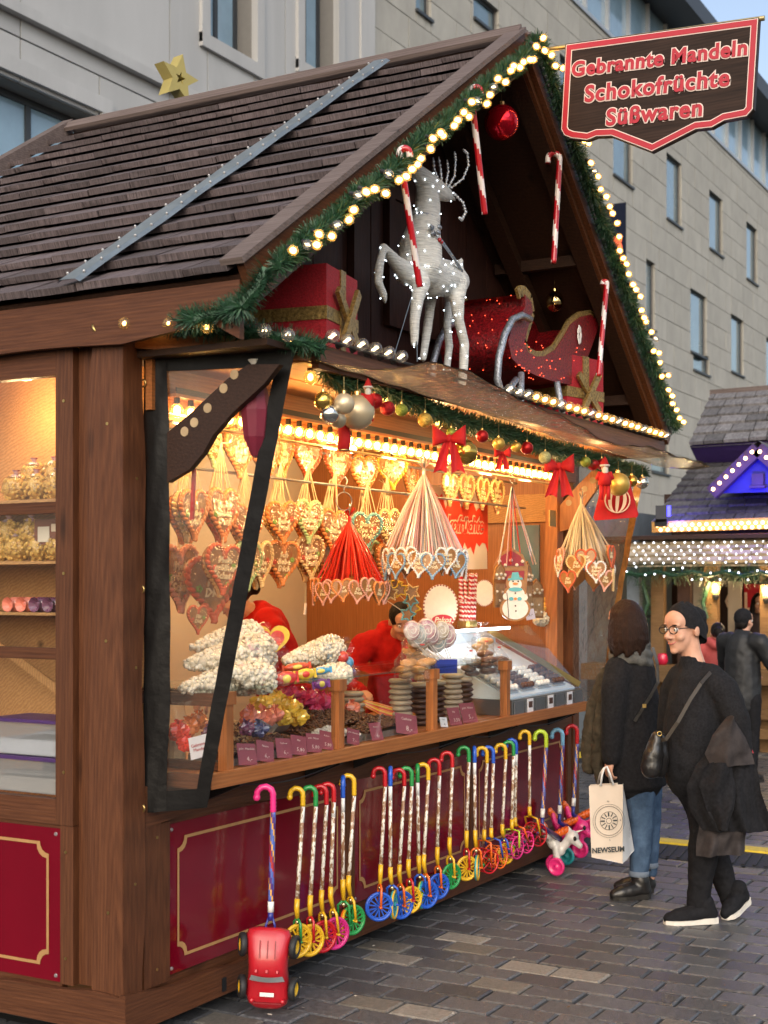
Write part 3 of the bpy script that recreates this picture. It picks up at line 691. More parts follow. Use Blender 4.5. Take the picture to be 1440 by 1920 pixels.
o = MB(); o.add([on_right(SL - .06, YG - .03, .03), on_right(SL - .06, YB, .03), on_right(SL, YB, .045), on_right(SL, YG - .03, .045), on_right(SL - .06, YG - .03, .05), on_right(SL - .06, YB, .05), on_right(SL, YB, .07), on_right(SL, YG - .03, .07)], [(0, 1, 2, 3), (4, 7, 6, 5), (0, 4, 5, 1), (1, 5, 6, 2), (2, 6, 7, 3), (3, 7, 4, 0)]); o.build('ridge_board', WGR, RF)
o = MB()
def zs(i, j):
    s = lerp(-.06, SL - .1, i); ph = (s / EXP) % 1
    return on_left(s, lerp(.09, .20, j), .062 + .002 * math.sin(s * 9 + j * 3) - (.012 if j in (0, 1) else 0))
o.sheet(zs, 110, 6); z_ = o.build('zinc_strip', M_zinc, RF)
o = MB()
for i in range(24):
    for j in (.14, .86): o.ball(zs((i + .5) / 24, j) + Vector((0, 0, .003)), .006, 6, 4)
o.build('rivets', M_screw, z_)
# right slope: plain courses
o = MB()
for r in range(NC):
    s = r * EXP - .05; a = [on_right(s, YG + .04, -.015), on_right(s, YB, -.015), on_right(s + EXP, YB, -.015), on_right(s + EXP, YG + .04, -.015), on_right(s, YG + .04, .03), on_right(s, YB, .03), on_right(s + EXP, YB, .01), on_right(s + EXP, YG + .04, .01)]
    o.add(a, [(0, 3, 2, 1), (4, 5, 6, 7), (0, 1, 5, 4), (1, 2, 6, 5), (2, 3, 7, 6), (3, 0, 4, 7)])
tag(o.build('shingle_courses', M_shing, RF), kind='stuff')

# ================================================================== clear curtains and the awning film
def strip(o, a, b, wd, n=14, k=0., nrm=Vector((1, 0, 0)), amp=.004):
    """crumpled hem strip from a to b, wd = offset vector of its width"""
    a, b, wd = Vector(a), Vector(b), Vector(wd)
    def f(i, j): return a + (b - a) * i + wd * j + nrm * (amp * math.sin(i * n * 1.9 + k) * math.sin(j * 3.1 + .4) + amp * .7 * math.sin(i * n * 4.3 + j * 5 + k))
    o.sheet(f, n * 3, 4); o.sheet(lambda i, j: f(i, j) + nrm * .004, n * 3, 4)
SC1 = thing('side_curtain', 'clear plastic side curtain with black hems at the left end of the counter', 'curtain', (0, 0, 0))
A0, A1, A2, A3 = PY(272, 668, -.0), PY(555, 656, -.62), PY(390, 1514, -.22), PY(272, 1524, -.0)
def cur(i, j):        # i along outwards, j down
    top = A0.lerp(A1, i); bot = A3.lerp(A2, i); p = top.lerp(bot, j); return p + Vector((.006 * math.sin(j * 9 + i * 4) * math.sin(i * 3.14), 0, 0))
o = MB(); o.sheet(lambda i, j: cur(lerp(.1, .97, i), lerp(.02, .97, j)), 8, 24); o.build('film', M_film, SC1, smooth=True)
o = MB(); o.sheet(lambda i, j: cur(i, j * .035) + Vector((-.006, 0, 0)), 10, 3); o.sheet(lambda i, j: cur(i, lerp(.955, 1., j)) + Vector((-.006, 0, 0)), 10, 3)
o.sheet(lambda i, j: cur(lerp(.9 - .1 * j, 1, i), j) + Vector((-.008 + .0012 * math.sin(j * 46), 0, .0)), 3, 60)
o.sheet(lambda i, j: cur(lerp(0, .155 + .2 * j, i), j) + Vector((-.008 - .008 * abs(math.sin(i * 3.14)) * abs(math.sin(j * 7)) + .0025 * math.sin(j * 31 + i * 9), 0, 0)), 5, 60)
o.build('hem', M_blk, SC1, smooth=True)
for u, v in ((275, 720), (272, 1105), (273, 1514)):
    p = PY(u, v, -.012) + Vector((-.022, 0, 0)); o = MB(); o.torus(p, .013, .004, Matrix.Rotation(math.pi / 2, 3, 'Y'), 14, 6); o.build('eyelet', M_brass, SC1, smooth=True)
SC2 = thing('side_curtain', 'clear plastic side curtain with brown reflection coloured into the hem at the far end of the counter', 'curtain', (4.1, 0, 0))
B0, B1, B2_, B3 = Vector((4.36, -.02, 2.5)), PY(1208, 890, -.62), PY(1128, 1330, -.30), Vector((4.36, -.02, 1.0))
def cur2(i, j):
    p = B0.lerp(B1, i).lerp(B3.lerp(B2_, i), j); return p - Vector((4.1, 0, 0)) + Vector((.02 * math.sin(j * 11 + i * 5) * math.sin(i * 3.1), .0, 0))
o = MB(); o.sheet(lambda i, j: cur2(i * .95, j), 12, 30); o.build('film', film('crumpled far film', (.80, .78, .75), .5, .12, milk=.10, milkcol=(.5, .45, .4), bump=1., bscale=9), SC2, smooth=True)
o = MB(); o.sheet(lambda i, j: cur2(lerp(.90, 1, i), j) + Vector((-.01 + .006 * math.sin(j * 40), 0, 0)), 3, 50)
o.build('hem', mat('hem film with painted reflection', (.16, .075, .02), .2, var=.5, scale=20, coat=.6, spec=.7), SC2, smooth=True)  # brown colour stands in for the warm reflection along this hem
AW = thing('awning_film', 'clear plastic awning sheet with black front hem hanging over the counter', 'awning', (0, -.62, 2.5))
I0, I1, F0, F1 = PY(572, 672, -.63), PY(1214, 868, -.63), PF(802, 690, 5.06), PF(1332, 884, 8.34)
def awn(i, j):
    a = I0.lerp(I1, i); b = F0.lerp(F1, i); p = a.lerp(b, j); L_ = i * 3.9
    p += Vector((0, 0, -.03 * math.sin(j * math.pi) + j * (.030 * math.sin(L_ * 2.1 + .6) + .012 * math.sin(L_ * 5.3)) + .004 * math.sin(L_ * 19 + j * 7)))
    return p - AW.location
o = MB(); o.sheet(awn, 60, 10); o.build('film', M_awn, AW, smooth=True)
o = MB(); o.sheet(lambda i, j: awn(i, lerp(.94, 1.0, j)) + Vector((0, 0, .004)), 60, 2); o.sheet(lambda i, j: awn(i * .012, j) + Vector((0, 0, .004)), 2, 10); o.sheet(lambda i, j: awn(lerp(.985, 1, i), j) + Vector((0, 0, .004)), 2, 10)
o.sheet(lambda i, j: awn(i, lerp(0, .05, j)) + Vector((0, 0, .004)), 60, 2); o.build('hem', M_blk, AW, smooth=True)
# ================================================================== lights, garlands and ornaments
M_need = mat('fir needle', (.014, .05, .028), .5, var=.35, scale=25, col2=(.035, .11, .05))
M_lit = mat('lit filament', (1, .62, .2), .5, var=0, emit=26., ecol=(1., .56, .17))
M_bulb = film('warm bulb glass', (1, .93, .72), .25, .02, milk=.10, milkcol=(1, .85, .5))
M_bulbo = film('clear bulb glass', (.92, .92, .9), .5, .02, milk=.05)
M_cap = mat('bulb socket', (.012, .012, .012), .5, var=.1)
M_fil = mat('dim filament', (1, .75, .35), .5, var=0, emit=7., ecol=(1., .74, .38))
def bulb_meshes(r, tag_):
    sh = MB(); sh.smooth = True; sh.ball((0, 0, 0), (r, r, r * 1.12), 12, 8)
    co = MB(); co.smooth = True; co.ball((0, 0, 0), (r * .58, r * .58, r * .72), 10, 6)
    ca = MB(); ca.cyl((0, 0, r * .9), (0, 0, r * 1.9), r * .5, r * .45, 8)
    fi = MB(); [fi.cyl((x, 0, -r * .5), (x, 0, r * .5), r * .08, None, 5) for x in (-r * .25, r * .25)]
    return dict(shell=sh.mesh('bulb', M_bulb), core=co.mesh('filament', M_lit), cap=ca.mesh('socket', M_cap), clear=sh.mesh('bulb', M_bulbo), dim=fi.mesh('filament', M_fil))
BS = bulb_meshes(.025, 's'); BR = bulb_meshes(.026, 'r'); M_lit = mat('lit garland filament', (1, .6, .18), .5, var=0, emit=13., ecol=(1., .54, .15)); BG = bulb_meshes(.019, 'g'); BR['core'] = BG['core']
def bulb(parent, p, K, lit=True, up=(0, 0, 1)):
    b = obj('bulb', K['shell' if lit else 'clear'], parent, p); b.rotation_euler = Vector(up).to_track_quat('Z', 'Y').to_euler()
    obj('filament', K['core' if lit else 'dim'], b); obj('socket', K['cap'], b)
def needles(path, rad, per_m, rnd, m=M_need, parent=None, name='needles', squash=1.):
    o = MB(); pts = [Vector(p) for p in path]; segs = [(pts[i], pts[i + 1]) for i in range(len(pts) - 1)]
    o.tube(pts, min(.022, rad * .38), 6)
    for a, b in segs:
        d = b - a; L = d.length; d.normalize(); n = int(L * per_m); x = d.orthogonal().normalized(); y = d.cross(x)
        for i in range(n):
            c = a + d * (L * rnd.random()); th = rnd.random() * 6.283; rr = rad * rnd.uniform(.55, 1.15)
            e = (x * math.cos(th) + y * math.sin(th)); tip = c + e * rr + d * rnd.uniform(-.4, .4) * rr; tip.z = c.z + (tip.z - c.z) * squash
            s = d.cross(e) * .0022 + d * rnd.uniform(-.002, .002); o.add([c + e * .004 - s, c + e * .004 + s, tip + s * .35, tip - s * .35], [(0, 1, 2, 3)])
    return o.build(name, [m, M_cap], parent)
def subdiv(path, step=.05):
    out = []
    for i in range(len(path) - 1):
        a, b = Vector(path[i]), Vector(path[i + 1]); n = max(1, int((b - a).length / step))
        out += [a.lerp(b, k / n) for k in range(n)]
    return out + [Vector(path[-1])]
rg = random.Random(3)
# barge garlands
for f, lab, lits in ((on_left, 'green garland with glowing bulbs along the left roof edge', 0), (on_right, 'green garland with glowing bulbs along the right roof edge', 1)):
    G = thing('garland', lab, 'garland', f(.05, YG - .12, -.05))
    loc_ = G.location.copy()
    path = [f(lerp(.05, SL - .02, t), YG - .11, -.03) + Vector((rg.uniform(-.012, .012), 0, rg.uniform(-.015, .015))) - loc_ for t in [i / 34 for i in range(35)]]
    needles(path, .053, 4200, rg, parent=G)
    n = 42
    for k in range(n):
        s = lerp(.07, SL - .05, (k + .5) / n) + rg.uniform(-.015, .015)
        lit = not (lits == 0 and k in (1, 5, 8, 12)) and rg.random() > .06
        p = f(s, YG - .155 - rg.random() * .02, -.03 + rg.uniform(-.035, .035)) - loc_
        bulb(G, p, BG, lit, up=(rg.uniform(-.5, .5), 1, rg.uniform(-.3, .8)))
# platform garland: comes down from the left eave, wraps the side rim
G = thing('garland', 'dark green garland looping from the left eave along the side rim board', 'garland', (.1, -.4, 2.6)); l0 = G.location.copy()
path = [PY(u, v, y) - l0 for u, v, y in ((500, 505, -.68), (484, 540, -.66), (455, 572, -.62), (420, 588, -.5), (370, 598, -.4), (318, 606, -.2))]; needles(subdiv(path, .04), .056, 4000, rg, parent=G)
path = [PY(u, v, y) - l0 for u, v, y in ((318, 608, -.2), (388, 616, -.36), (440, 620, -.42), (500, 628, -.54), (560, 640, -.63), (605, 655, -.67))]; needles(subdiv(path, .04), .052, 4000, rg, parent=G)
for u, v, y, lt in ((235, 607, -.06, 1), (280, 607, -.12, 1), (318, 607, -.26, 1), (388, 612, -.42, 1), (440, 615, -.48, 0), (496, 620, -.58, 0), (540, 628, -.68, 0)): bulb(G, PY(u, v, y) - l0, BR, lt, up=(.8, .6, .1))
# rim light string on the platform edge
LS = thing('light_string', 'row of round glass bulbs along the platform edge under the reindeer', 'light string', (.35, -.66, 2.6)); l0 = LS.location.copy()
o = MB(); o.tube([Vector((.36, -.655, 2.605)) - l0, Vector((4.32, -.655, 2.605)) - l0], .006, 6); o.build('cable', M_cap, LS)
for k in [q for q in range(38) if not 6 <= q <= 14]:
    x = .37 + k * .105; bulb(LS, Vector((x, -.672, 2.62)) - l0, BR, k > 17 and k % 4 != 1, up=(0, .9, -.4))
# bulb bar over the opening
BB = thing('light_bar', 'long bar of close set glowing bulbs over the counter opening', 'light bar', (.3, -.1, 2.4)); l0 = BB.location.copy()
o = MB(); o.b2(.16, 3.86, -.115, -.052, 2.412, 2.424); o.v = [tuple(Vector(p) - l0) for p in o.v]; o.build('bar', WOR, BB)
o = MB(); o.b2(.16, 3.86, -.118, -.114, 2.424, 2.446); o.v = [tuple(Vector(p) - l0) for p in o.v]; o.build('rail', M_black, BB)
o = MB(); o.b2(.16, 3.86, -.10, -.056, 2.318, 2.324); o.v = [tuple(Vector(p) - l0) for p in o.v]; o.build('reflector', mat('brass reflector', (.75, .52, .2), .3, metal=.6, var=.1), BB)
for k in range(44): bulb(BB, Vector((.20 + k * .0845, -.090, 2.365)) - l0, BS)
for k in range(7):     # the bar's own light
    ld = bpy.data.lights.new('bar_light', 'POINT'); ld.energy = 6.5; ld.color = (1, .66, .28); ld.shadow_soft_size = .05
    lo = bpy.data.objects.new('bar_light', ld); COL.objects.link(lo); lo.location = (.35 + k * .55, .0, 2.34)
for x, y in ((.8, 1.2), (2.2, 1.3), (3.6, 1.2), (.25, .75)):  # added lamps, unseen, to warm and brighten the goods inside
    t = thing('added_fill_lamp', {.8: 'added warm fill lamp over the bagged popcorn', 2.2: 'added warm fill lamp over the seller in red', 3.6: 'added warm fill lamp over the chocolate case', .25: 'added warm fill lamp over the shelves behind the side window'}[x], 'lamp', (x, y, 2.6))
    o = MB(); o.smooth = True; o.lathe([(.0, 0), (.05, 0), (.06, -.03), (.045, -.05), (0, -.055)], n=14); o.build('lamp_glass', mat('lamp glass', (1, .8, .5), .4, var=0, emit=8, ecol=(1, .7, .35)), t)
    ld = bpy.data.lights.new('added_fill_light', 'POINT'); ld.energy = 15 if y > 1 else 4.; ld.color = (1, .68, .32); ld.shadow_soft_size = .06
    lo = bpy.data.objects.new('added_fill_light', ld); COL.objects.link(lo); lo.location = (x, y, 2.45 if y > 1 else 2.42)
# valance garland
VG = thing('garland', 'bushy green garland hung with ornaments under the clear awning', 'garland', (.4, -.58, 2.5)); l0 = VG.location.copy()
vp = ((600, 660), (606, 690), (628, 712), (660, 722), (700, 716), (735, 738), (770, 752), (830, 778), (900, 800), (960, 815), (1020, 838), (1080, 852), (1140, 872), (1206, 888))
needles(subdiv([PY(u, v, -.58) - l0 for u, v in vp], .05), .054, 3800, rg, parent=VG)
for u, v in ((582, 707), (722, 748), (776, 766), (820, 792), (865, 800), (905, 800), (925, 815), (960, 822), (1018, 845), (1070, 852), (1086, 856), (1130, 878), (1160, 876)): bulb(VG, PY(u, v, -.54) - l0, BR, True)
for k in range(4):
    ld = bpy.data.lights.new('garland_light', 'POINT'); ld.energy = 3.2; ld.color = (1, .62, .26); ld.shadow_soft_size = .04
    lo = bpy.data.objects.new('garland_light', ld); COL.objects.link(lo); lo.location = (.75 + k * 1.0, -.42, 2.40)

# ---- balls
def ornament(u, v, rp, col, label, y=-.64, metal=.6, rough=.25, glitter=False, sq=1., hook=True, name='bauble', cat='bauble'):
    p = PY(u, v, y); r = rp * depth(p) / FOC
    t = thing(name, label, cat, p, group='baubles on the stall')
    m = mat('bauble ' + '%.2f_%.2f_%.2f_%.1f_%d' % (*col, rough, glitter), col, rough, metal=metal, var=.5 if glitter else .06, scale=160 if glitter else 5, bump=.6 if glitter else 0)
    o = MB(); o.ball((0, 0, 0), (r, r, r * sq), 24, 16); o.build('ball', m, t, smooth=True)
    o = MB(); o.cyl((0, 0, r * sq * .96), (0, 0, r * sq * 1.12 + .004), max(.006, r * .2), None, 10); o.build('cap', M_gcap, t)
    if hook: o = MB(); o.tube([(0, 0, r * sq), (0, 0, r * sq + .06)], .0015, 4); o.build('string', M_gcap, t)
M_gcap = mat('gilt cap', (.7, .5, .2), .25, metal=1, var=.05)
CH, GO, RD, GN, SI = (.62, .50, .33), (.72, .45, .10), (.45, .012, .015), (.28, .33, .05), (.75, .72, .66)
for a in ((670, 773, 33, CH, 'largest pearly champagne bauble hanging under the awning', -.66, .5, .38), (645, 757, 20, CH, 'medium pearly bauble against the largest champagne bauble', -.72, .5, .38), (606, 752, 18, GO, 'shiny gold bauble leftmost in the champagne cluster', -.66, .9, .12), (618, 776, 18, SI, 'mirror silver bauble low in the champagne cluster', -.68, .95, .06), (634, 787, 16, CH, 'matt champagne bauble lowest in the champagne cluster', -.64, .5, .4),
          (703, 752, 15, RD, 'dark red bauble right of the champagne cluster', -.6, .5, .4), (727, 766, 14, RD, 'red glitter bauble left of the lime bauble', -.63, .5, .3), (753, 769, 12, GN, 'lime green bauble beside a red glitter one', -.63, .4, .4), (797, 788, 14, GO, 'gold glitter bauble left of the first red bow', -.63, .6, .3), (872, 848, 24, GO, 'large mirror gold bauble behind the first red bow', -.6, .95, .08), (846, 812, 10, GN, 'small green bauble above the first red bow', -.6, .4, .4),
          (904, 818, 12, RD, 'red bauble right of the first red bow', -.63, .5, .3), (935, 832, 12, GO, 'gold bauble above the thin ribbon bow', -.63, .6, .35), (968, 838, 10, GO, 'small gold bauble between red and gold ones', -.6, .6, .35), (988, 840, 12, RD, 'red bauble above the snowman cookies', -.63, .5, .3), (1022, 858, 12, (.5, .5, .25), 'pale green glitter bauble left of the second red bow', -.63, .4, .5), (1098, 866, 10, GN, 'green bauble right of the second red bow', -.63, .4, .4), (1112, 871, 11, RD, 'first red bauble left of the hanging santa', -.6, .5, .3), (1128, 870, 11, RD, 'second red bauble touching the hanging santa', -.63, .5, .3),
          (1159, 908, 22, GO, 'large matt gold bauble at the far awning corner', -.72, .8, .3), (1185, 902, 11, GO, 'small gold bauble at the far awning corner', -.66, .9, .15), (1204, 905, 12, SI, 'small mirror bauble on the far curtain tip', -.64, .9, .1)):
    ornament(*a[:5], y=a[5], metal=a[6], rough=a[7], glitter='glitter' in a[4])
ornament(940, 230, 33, (.55, .006, .02), 'big shiny red bauble hanging under the roof peak', y=-.5, metal=.7, rough=.07)
ornament(1040, 565, 17, (.75, .55, .25), 'mirror gold bauble hanging above the sleigh', y=-.3, metal=1., rough=.06, sq=1.15)
ornament(668, 366, 19, (.5, .4, .2), 'mirror gold bauble on the left roof garland', y=-.6, metal=1., rough=.06, sq=1.1)
# ---- bows
M_bow = mat('red felt bow', (.50, .006, .008), .75, var=.15, scale=14, sheen=.4)
def bow(u, v, s, label, y=-.68):
    p = PY(u, v, y); k = s * depth(p) / FOC; t = thing('ribbon_bow', label, 'bow', p, group='red bows under the awning')
    X, Z, D = RT * k, Vector((0, 0, k)), -FW * k
    for sg in (-1, 1):
        o = MB(); o.sheet(lambda i, j: X * (sg * (.05 + .75 * math.sin(i * math.pi) * (1 if i < .5 else .92))) + Z * ((j - .5) * (.25 + .75 * math.sin(i * math.pi)) + .15 * math.sin(i * math.pi)) + D * (.28 * math.sin(i * 2 * math.pi) + .1 * math.sin(j * 5)), 16, 5); o.build('loop', M_bow, t, smooth=True)
        o = MB()
        def tail(i, j, sg=sg):
            wdt = .18 + .22 * i; n = (.13 * (1 - abs(2 * j - 1)) if i > .97 else 0)
            return X * (sg * (.12 + .32 * i) + (j - .5) * 2 * wdt * .8) + Z * (-.1 - 1.55 * i + n * 1.4) + D * (.08 * math.sin(j * 6 + i * 3) + .1 * i)
        o.sheet(tail, 12, 6); o.build('tail', M_bow, t, smooth=True)
    o = MB(); o.ball((0, 0, 0), (.16 * k, .16 * k, .2 * k), 10, 8); o.build('knot', M_bow, t, smooth=True)
bow(842, 822, 40, 'red felt bow in front of the large mirror bauble'); bow(1048, 874, 36, 'red felt bow at the right end of the bulb bar'); bow(942, 850, 20, 'narrow red ribbon bow above the hanging snowman cookies', -.62)
# red rolled felt below the champagne balls, dark red lantern, santa, cushion
p = PY(645, 820, -.6); t = thing('felt_boot', 'small red felt tube hanging below the champagne baubles', 'ornament', p); o = MB(); o.tube([(0, 0, .05), (.004, 0, 0), (-.004, 0, -.05)], [.022, .026, .024], 12); o.build('felt', M_bow, t, smooth=True); o = MB(); o.torus((-.004, 0, -.05), .023, .004, None, 14, 6); o.build('gold_rim', M_gcap, t, smooth=True)
p = PX(480, 775, .2); t = thing('paper_lantern', 'dark red oval lantern hanging inside the clear side curtain', 'lantern', p); k = depth(p) / FOC
o = MB(); o.lathe([(.0, 82 * k), (8 * k, 78 * k), (22 * k, 45 * k), (31 * k, 5 * k), (24 * k, -45 * k), (9 * k, -80 * k), (0, -84 * k)], n=10); o.build('lantern_body', mat('plum velvet', (.13, .004, .02), .6, var=.2, scale=8, sheen=.5), t)
o = MB(); o.tube([(0, 0, 82 * k), (.0, -.01, 120 * k)], .004, 5); o.build('string', M_gcap, t); o = MB(); o.lathe([(6 * k, 78 * k), (16 * k, 100 * k), (10 * k, 84 * k)], n=10); o.build('ruffle', mat('white tulle', (.7, .68, .64), .8, var=.1), t)
M_wht = mat('white felt', (.75, .72, .68), .85, var=.08, scale=20); M_skin = mat('skin', (.55, .29, .19), .5, var=.1, scale=9, spec=.3)
for u, v, y, lab in ((1134, 885, -.74, 'small felt santa hanging beside the gold bauble'), (690, 738, -.70, 'small felt santa half hidden in the garland above the champagne baubles')):
    p = PY(u, v, y); k = depth(p) / FOC; t = thing('santa_doll', lab, 'santa', p)
    o = MB(); o.lathe([(0, -26 * k), (13 * k, -24 * k), (12 * k, -8 * k), (6 * k, 2 * k), (0, 3 * k)], n=12); o.build('coat', M_bow, t, smooth=True)
    o = MB(); o.ball((0, 0, 8 * k), 7 * k, 10, 8); o.build('head', M_skin, t, smooth=True); o = MB(); o.lathe([(9 * k, 11 * k), (8 * k, 14 * k), (4 * k, 24 * k), (0, 30 * k)], n=12); o.build('hat', M_bow, t, smooth=True)
    o = MB(); o.ball(-FW * (4 * k) + Vector((0, 0, 2 * k)), (6 * k, 6 * k, 9 * k), 10, 8); o.build('beard', M_wht, t, smooth=True); o = MB(); o.torus((0, 0, 12 * k), 8 * k, 2 * k, None, 14, 6); o.build('hat_trim', M_wht, t, smooth=True)
    for sg in (-1, 1): o = MB(); o.tube([RT * (sg * 9 * k), RT * (sg * 15 * k) + Vector((0, 0, -14 * k))], [4 * k, 4 * k], 8); o.build('arm', M_bow, t, smooth=True); o = MB(); o.tube([RT * (sg * 6 * k) + Vector((0, 0, -24 * k)), RT * (sg * 7 * k) + Vector((0, 0, -52 * k))], [4.5 * k, 4 * k], 8); o.build('leg', M_bow, t, smooth=True)
p = PY(1155, 935, -.62); k = depth(p) / FOC; t = thing('felt_sack', 'red felt sack printed with a striped bauble at the far awning corner', 'sack', p)
o = MB()
def sack(i, j):
    a = i * 2 * math.pi; zz = lerp(38, -38, j); wd = lerp(24, 44, j) * (1 if .04 < j < .97 else .9); return RT * (wd * k * math.cos(a)) + FW * (14 * k * math.sin(a) * math.sin(min(1, j * 1.1 + .15) * 2.8)) + Vector((0, 0, (zz + 3 * math.cos(a) * j) * k))
o.sheet(sack, 28, 12); o.build('sack_body', M_bow, t, smooth=True); o = MB(); 
Mx = plane_frame(-FW * (16 * k) + Vector((0, 0, -4 * k)), RT, (0, 0, 1)); M_prt = mat('cream print', (.72, .55, .40), .8, var=.05)
def disc_bands(k_, r):
    o = MB()
    o.torus((0, 0, 0), r, r * .06, None, 28, 5)
    for c_ in (-.55, 0., .55):
        n = 12; wd = .13 * r; P_ = []
        for i in range(n + 1):
            yy = lerp(-1, 1, i / n) * r * .97; h = math.sqrt(max(0, r * r - yy * yy)); P_.append((c_ * h * 1.1 + .25 * yy * (1 if c_ >= 0 else 1) * .3, yy, wd * (h / r + .1)))
        for i in range(n):
            a, b = P_[i], P_[i + 1]; o.add([(a[0] - a[2], a[1], .001), (a[0] + a[2], a[1], .001), (b[0] + b[2], b[1], .001), (b[0] - b[2], b[1], .001)], [(0, 1, 2, 3)])
    return o
q = disc_bands(k, 23 * k).build('bauble_print', M_prt, t); q.matrix_local = Mx
# ---- candy canes (red and white spiral)
M_cr = mat('candy red', (.42, .006, .015), .3, var=.08, coat=.5); M_cw = mat('candy white', (.72, .66, .64), .3, var=.05, coat=.5)
def cane_mesh(L, r, hook, flip=1, n=10, turns=2.6):
    pts = [Vector((0, 0, L * i / 44)) for i in range(45)]
    pts += [Vector((flip * (hook - hook * math.cos(a)), 0, L + hook * math.sin(a))) for a in [math.pi * i / 16 for i in range(1, 17)]] + [Vector((flip * 2 * hook, 0, L - hook * .5)), Vector((flip * 2 * hook, 0, L - hook * .9))]
    o = MB(); o.tube(pts, r, n, mfun=lambda i, j: 1 if ((j + i * turns * n / 44.) % n) < n * .42 else 0); return o.mesh('cane', [M_cr, M_cw])
def candy_cane(u0, v0, u1, v1, rp, hk, flip, label, y=-.62, group='candy canes hanging in the gable'):
    top, bot = PY(u0, v0, y), PY(u1, v1, y); d = top - bot; k = depth(bot) / FOC; L = d.length - hk * k
    o = obj('candy_cane', cane_mesh(L, rp * k, hk * k, flip)); z = d.normalized(); x = (RT - z * RT.dot(z)).normalized(); yv = z.cross(x)
    M = Matrix.Identity(4)
    for i in range(3): M[i][0] = x[i]; M[i][1] = yv[i]; M[i][2] = z[i]; M[i][3] = bot[i]
    o.matrix_world = M; o.data.polygons.foreach_set('use_smooth', [True] * len(o.data.polygons)); tag(o, label, 'candy cane', group)
candy_cane(748, 280, 787, 538, 6.5, 9, 1, 'candy cane hanging across the reindeer chest', -.68)
candy_cane(882, 165, 909, 402, 6, 9, 1, 'candy cane hanging left of the big red bauble', -.66)
candy_cane(1050, 288, 1038, 493, 5.5, 11, -1, 'candy cane on the right roof slope above the sleigh', -.62)
candy_cane(1138, 528, 1122, 705, 5, 4, -1, 'candy cane hanging in front of the right gift box', -.66)
candy_cane(357, 803, 350, 845, 5, 4, 1, 'tiny candy cane hooked into the left bracket arm', -.06)
# ================================================================== gable figures
M_glred = mat('red glitter cloth', (.15, .003, .006), .38, var=.8, scale=75, bump=.6, metal=.15, spec=.6, contrast=(.35, .6)); M_glgold = mat('gold glitter trim', (.30, .20, .065), .35, metal=.5, var=.7, scale=80, bump=.6)
M_glsil = mat('silver glitter tube', (.34, .37, .42), .3, metal=.7, var=.6, scale=90, bump=.6); M_ledw = mat('cold led', (.85, .93, 1), .5, var=0, emit=4., ecol=(.8, .92, 1)); M_ledr = mat('red led', (1, .1, .05), .5, var=0, emit=2.5, ecol=(1, .08, .03))
M_gsh = mat('red velvet', (.34, .005, .014), .7, var=.35, scale=120, sheen=.6, bump=.4)
def gift(u, vb, y, th, w1, w2, h, label):
    E = PY(u, vb, y); E.z = ZP + .002; c, s = math.cos(math.radians(th)), math.sin(math.radians(th)); d1 = -RT * c + FW * s; d2 = RT * s + FW * c; Z = Vector((0, 0, 1))
    t = thing('gift_box', label, 'gift box', E)
    o = MB(); o.prism([(0, 0), (w1, 0), (w1, w2), (0, w2)], lambda a, b, q: d1 * a + d2 * b + Z * q, 0, h); o.build('box', M_gsh, t)
    o = MB(); e = .004; b0, b1 = h * .42, h * .56
    o.prism([(-e, -e), (w1 + e, -e), (w1 + e, w2 + e), (-e, w2 + e)], lambda a, b, q: d1 * a + d2 * b + Z * q, b0, b1); o.build('ribbon', M_glgold, t)
    o = MB(); o.prism([(-e * 1.5, w2 * .42), (w1 + e * 1.5, w2 * .42), (w1 + e * 1.5, w2 * .58), (-e * 1.5, w2 * .58)], lambda a, b, q: d1 * a + d2 * b + Z * q, -.0, h + e); o.build('ribbon', M_glgold, t)
    cc = d2 * (w2 * .5) + Z * (h * .5) - d1 * .03
    for an in (.95, -.75):
        o = MB(); o.bar(cc - d2 * (.14 * math.cos(an)) - Z * (.14 * math.sin(an)) - d1 * .008 * an, cc + d2 * (.14 * math.cos(an)) + Z * (.14 * math.sin(an)) - d1 * .008 * an, .038, .018, up=d1); o.build('bow_bar', M_glgold, t)
gift(612, 640, -.52, 20, .40, .33, .37, 'red velvet gift box with gold ribbon left of the reindeer')
gift(1063, 815, -.47, 42, .36, .36, .40, 'red velvet gift box with crossed gold bow behind the sleigh')
# ---- reindeer
M_deer = mat('white wound thread', (.74, .74, .70), .6, var=.3, scale=26, stretch=(.6, .6, 9), bump=.9, contrast=(.3, .7)); 
YD = -.34
def D(u, v, dy=0): return PY(u, v, YD + dy)
RDp = PY(800, 700, YD); RDp.z = ZP; RDr = thing('reindeer', 'white lit reindeer figure rearing its head on the stall platform', 'reindeer', RDp)
kk = depth(RDp) / FOC
def chain(o, L, n=12):
    pts = [D(*p[:2], p[3] if len(p) > 3 else 0) - RDp for p in L]; o.tube(pts, [p[2] * kk for p in L], n)
    for p, q in zip(pts, L): o.ball(p, q[2] * kk * .98, 12, 8)
o = MB()
chain(o, [(776, 304, 6.7), (783, 322, 14.6), (800, 342, 21.3), (822, 358, 19.0), (838, 366, 13.4)]); chain(o, [(800, 345, 20.2), (802, 385, 24.7), (796, 420, 30.3), (788, 465, 41.5), (786, 500, 44.9), (805, 520, 39.3), (835, 522, 35.9), (856, 528, 27.0)])
chain(o, [(838, 366, 9.0), (852, 374, 4.5)]); chain(o, [(855, 505, 15.7), (863, 492, 6.7), (865, 486, 4.5)])
chain(o, [(765, 515, 22.4), (742, 492, 13.4), (719, 464, 9.0), (711, 500, 9.0), (709, 530, 9.0), (719, 552, 7.8), (722, 566, 4.5)]); chain(o, [(790, 530, 17.9, -.06), (783, 560, 12.3, -.08), (777, 600, 10.1, -.08), (777, 645, 7.8, -.08)])
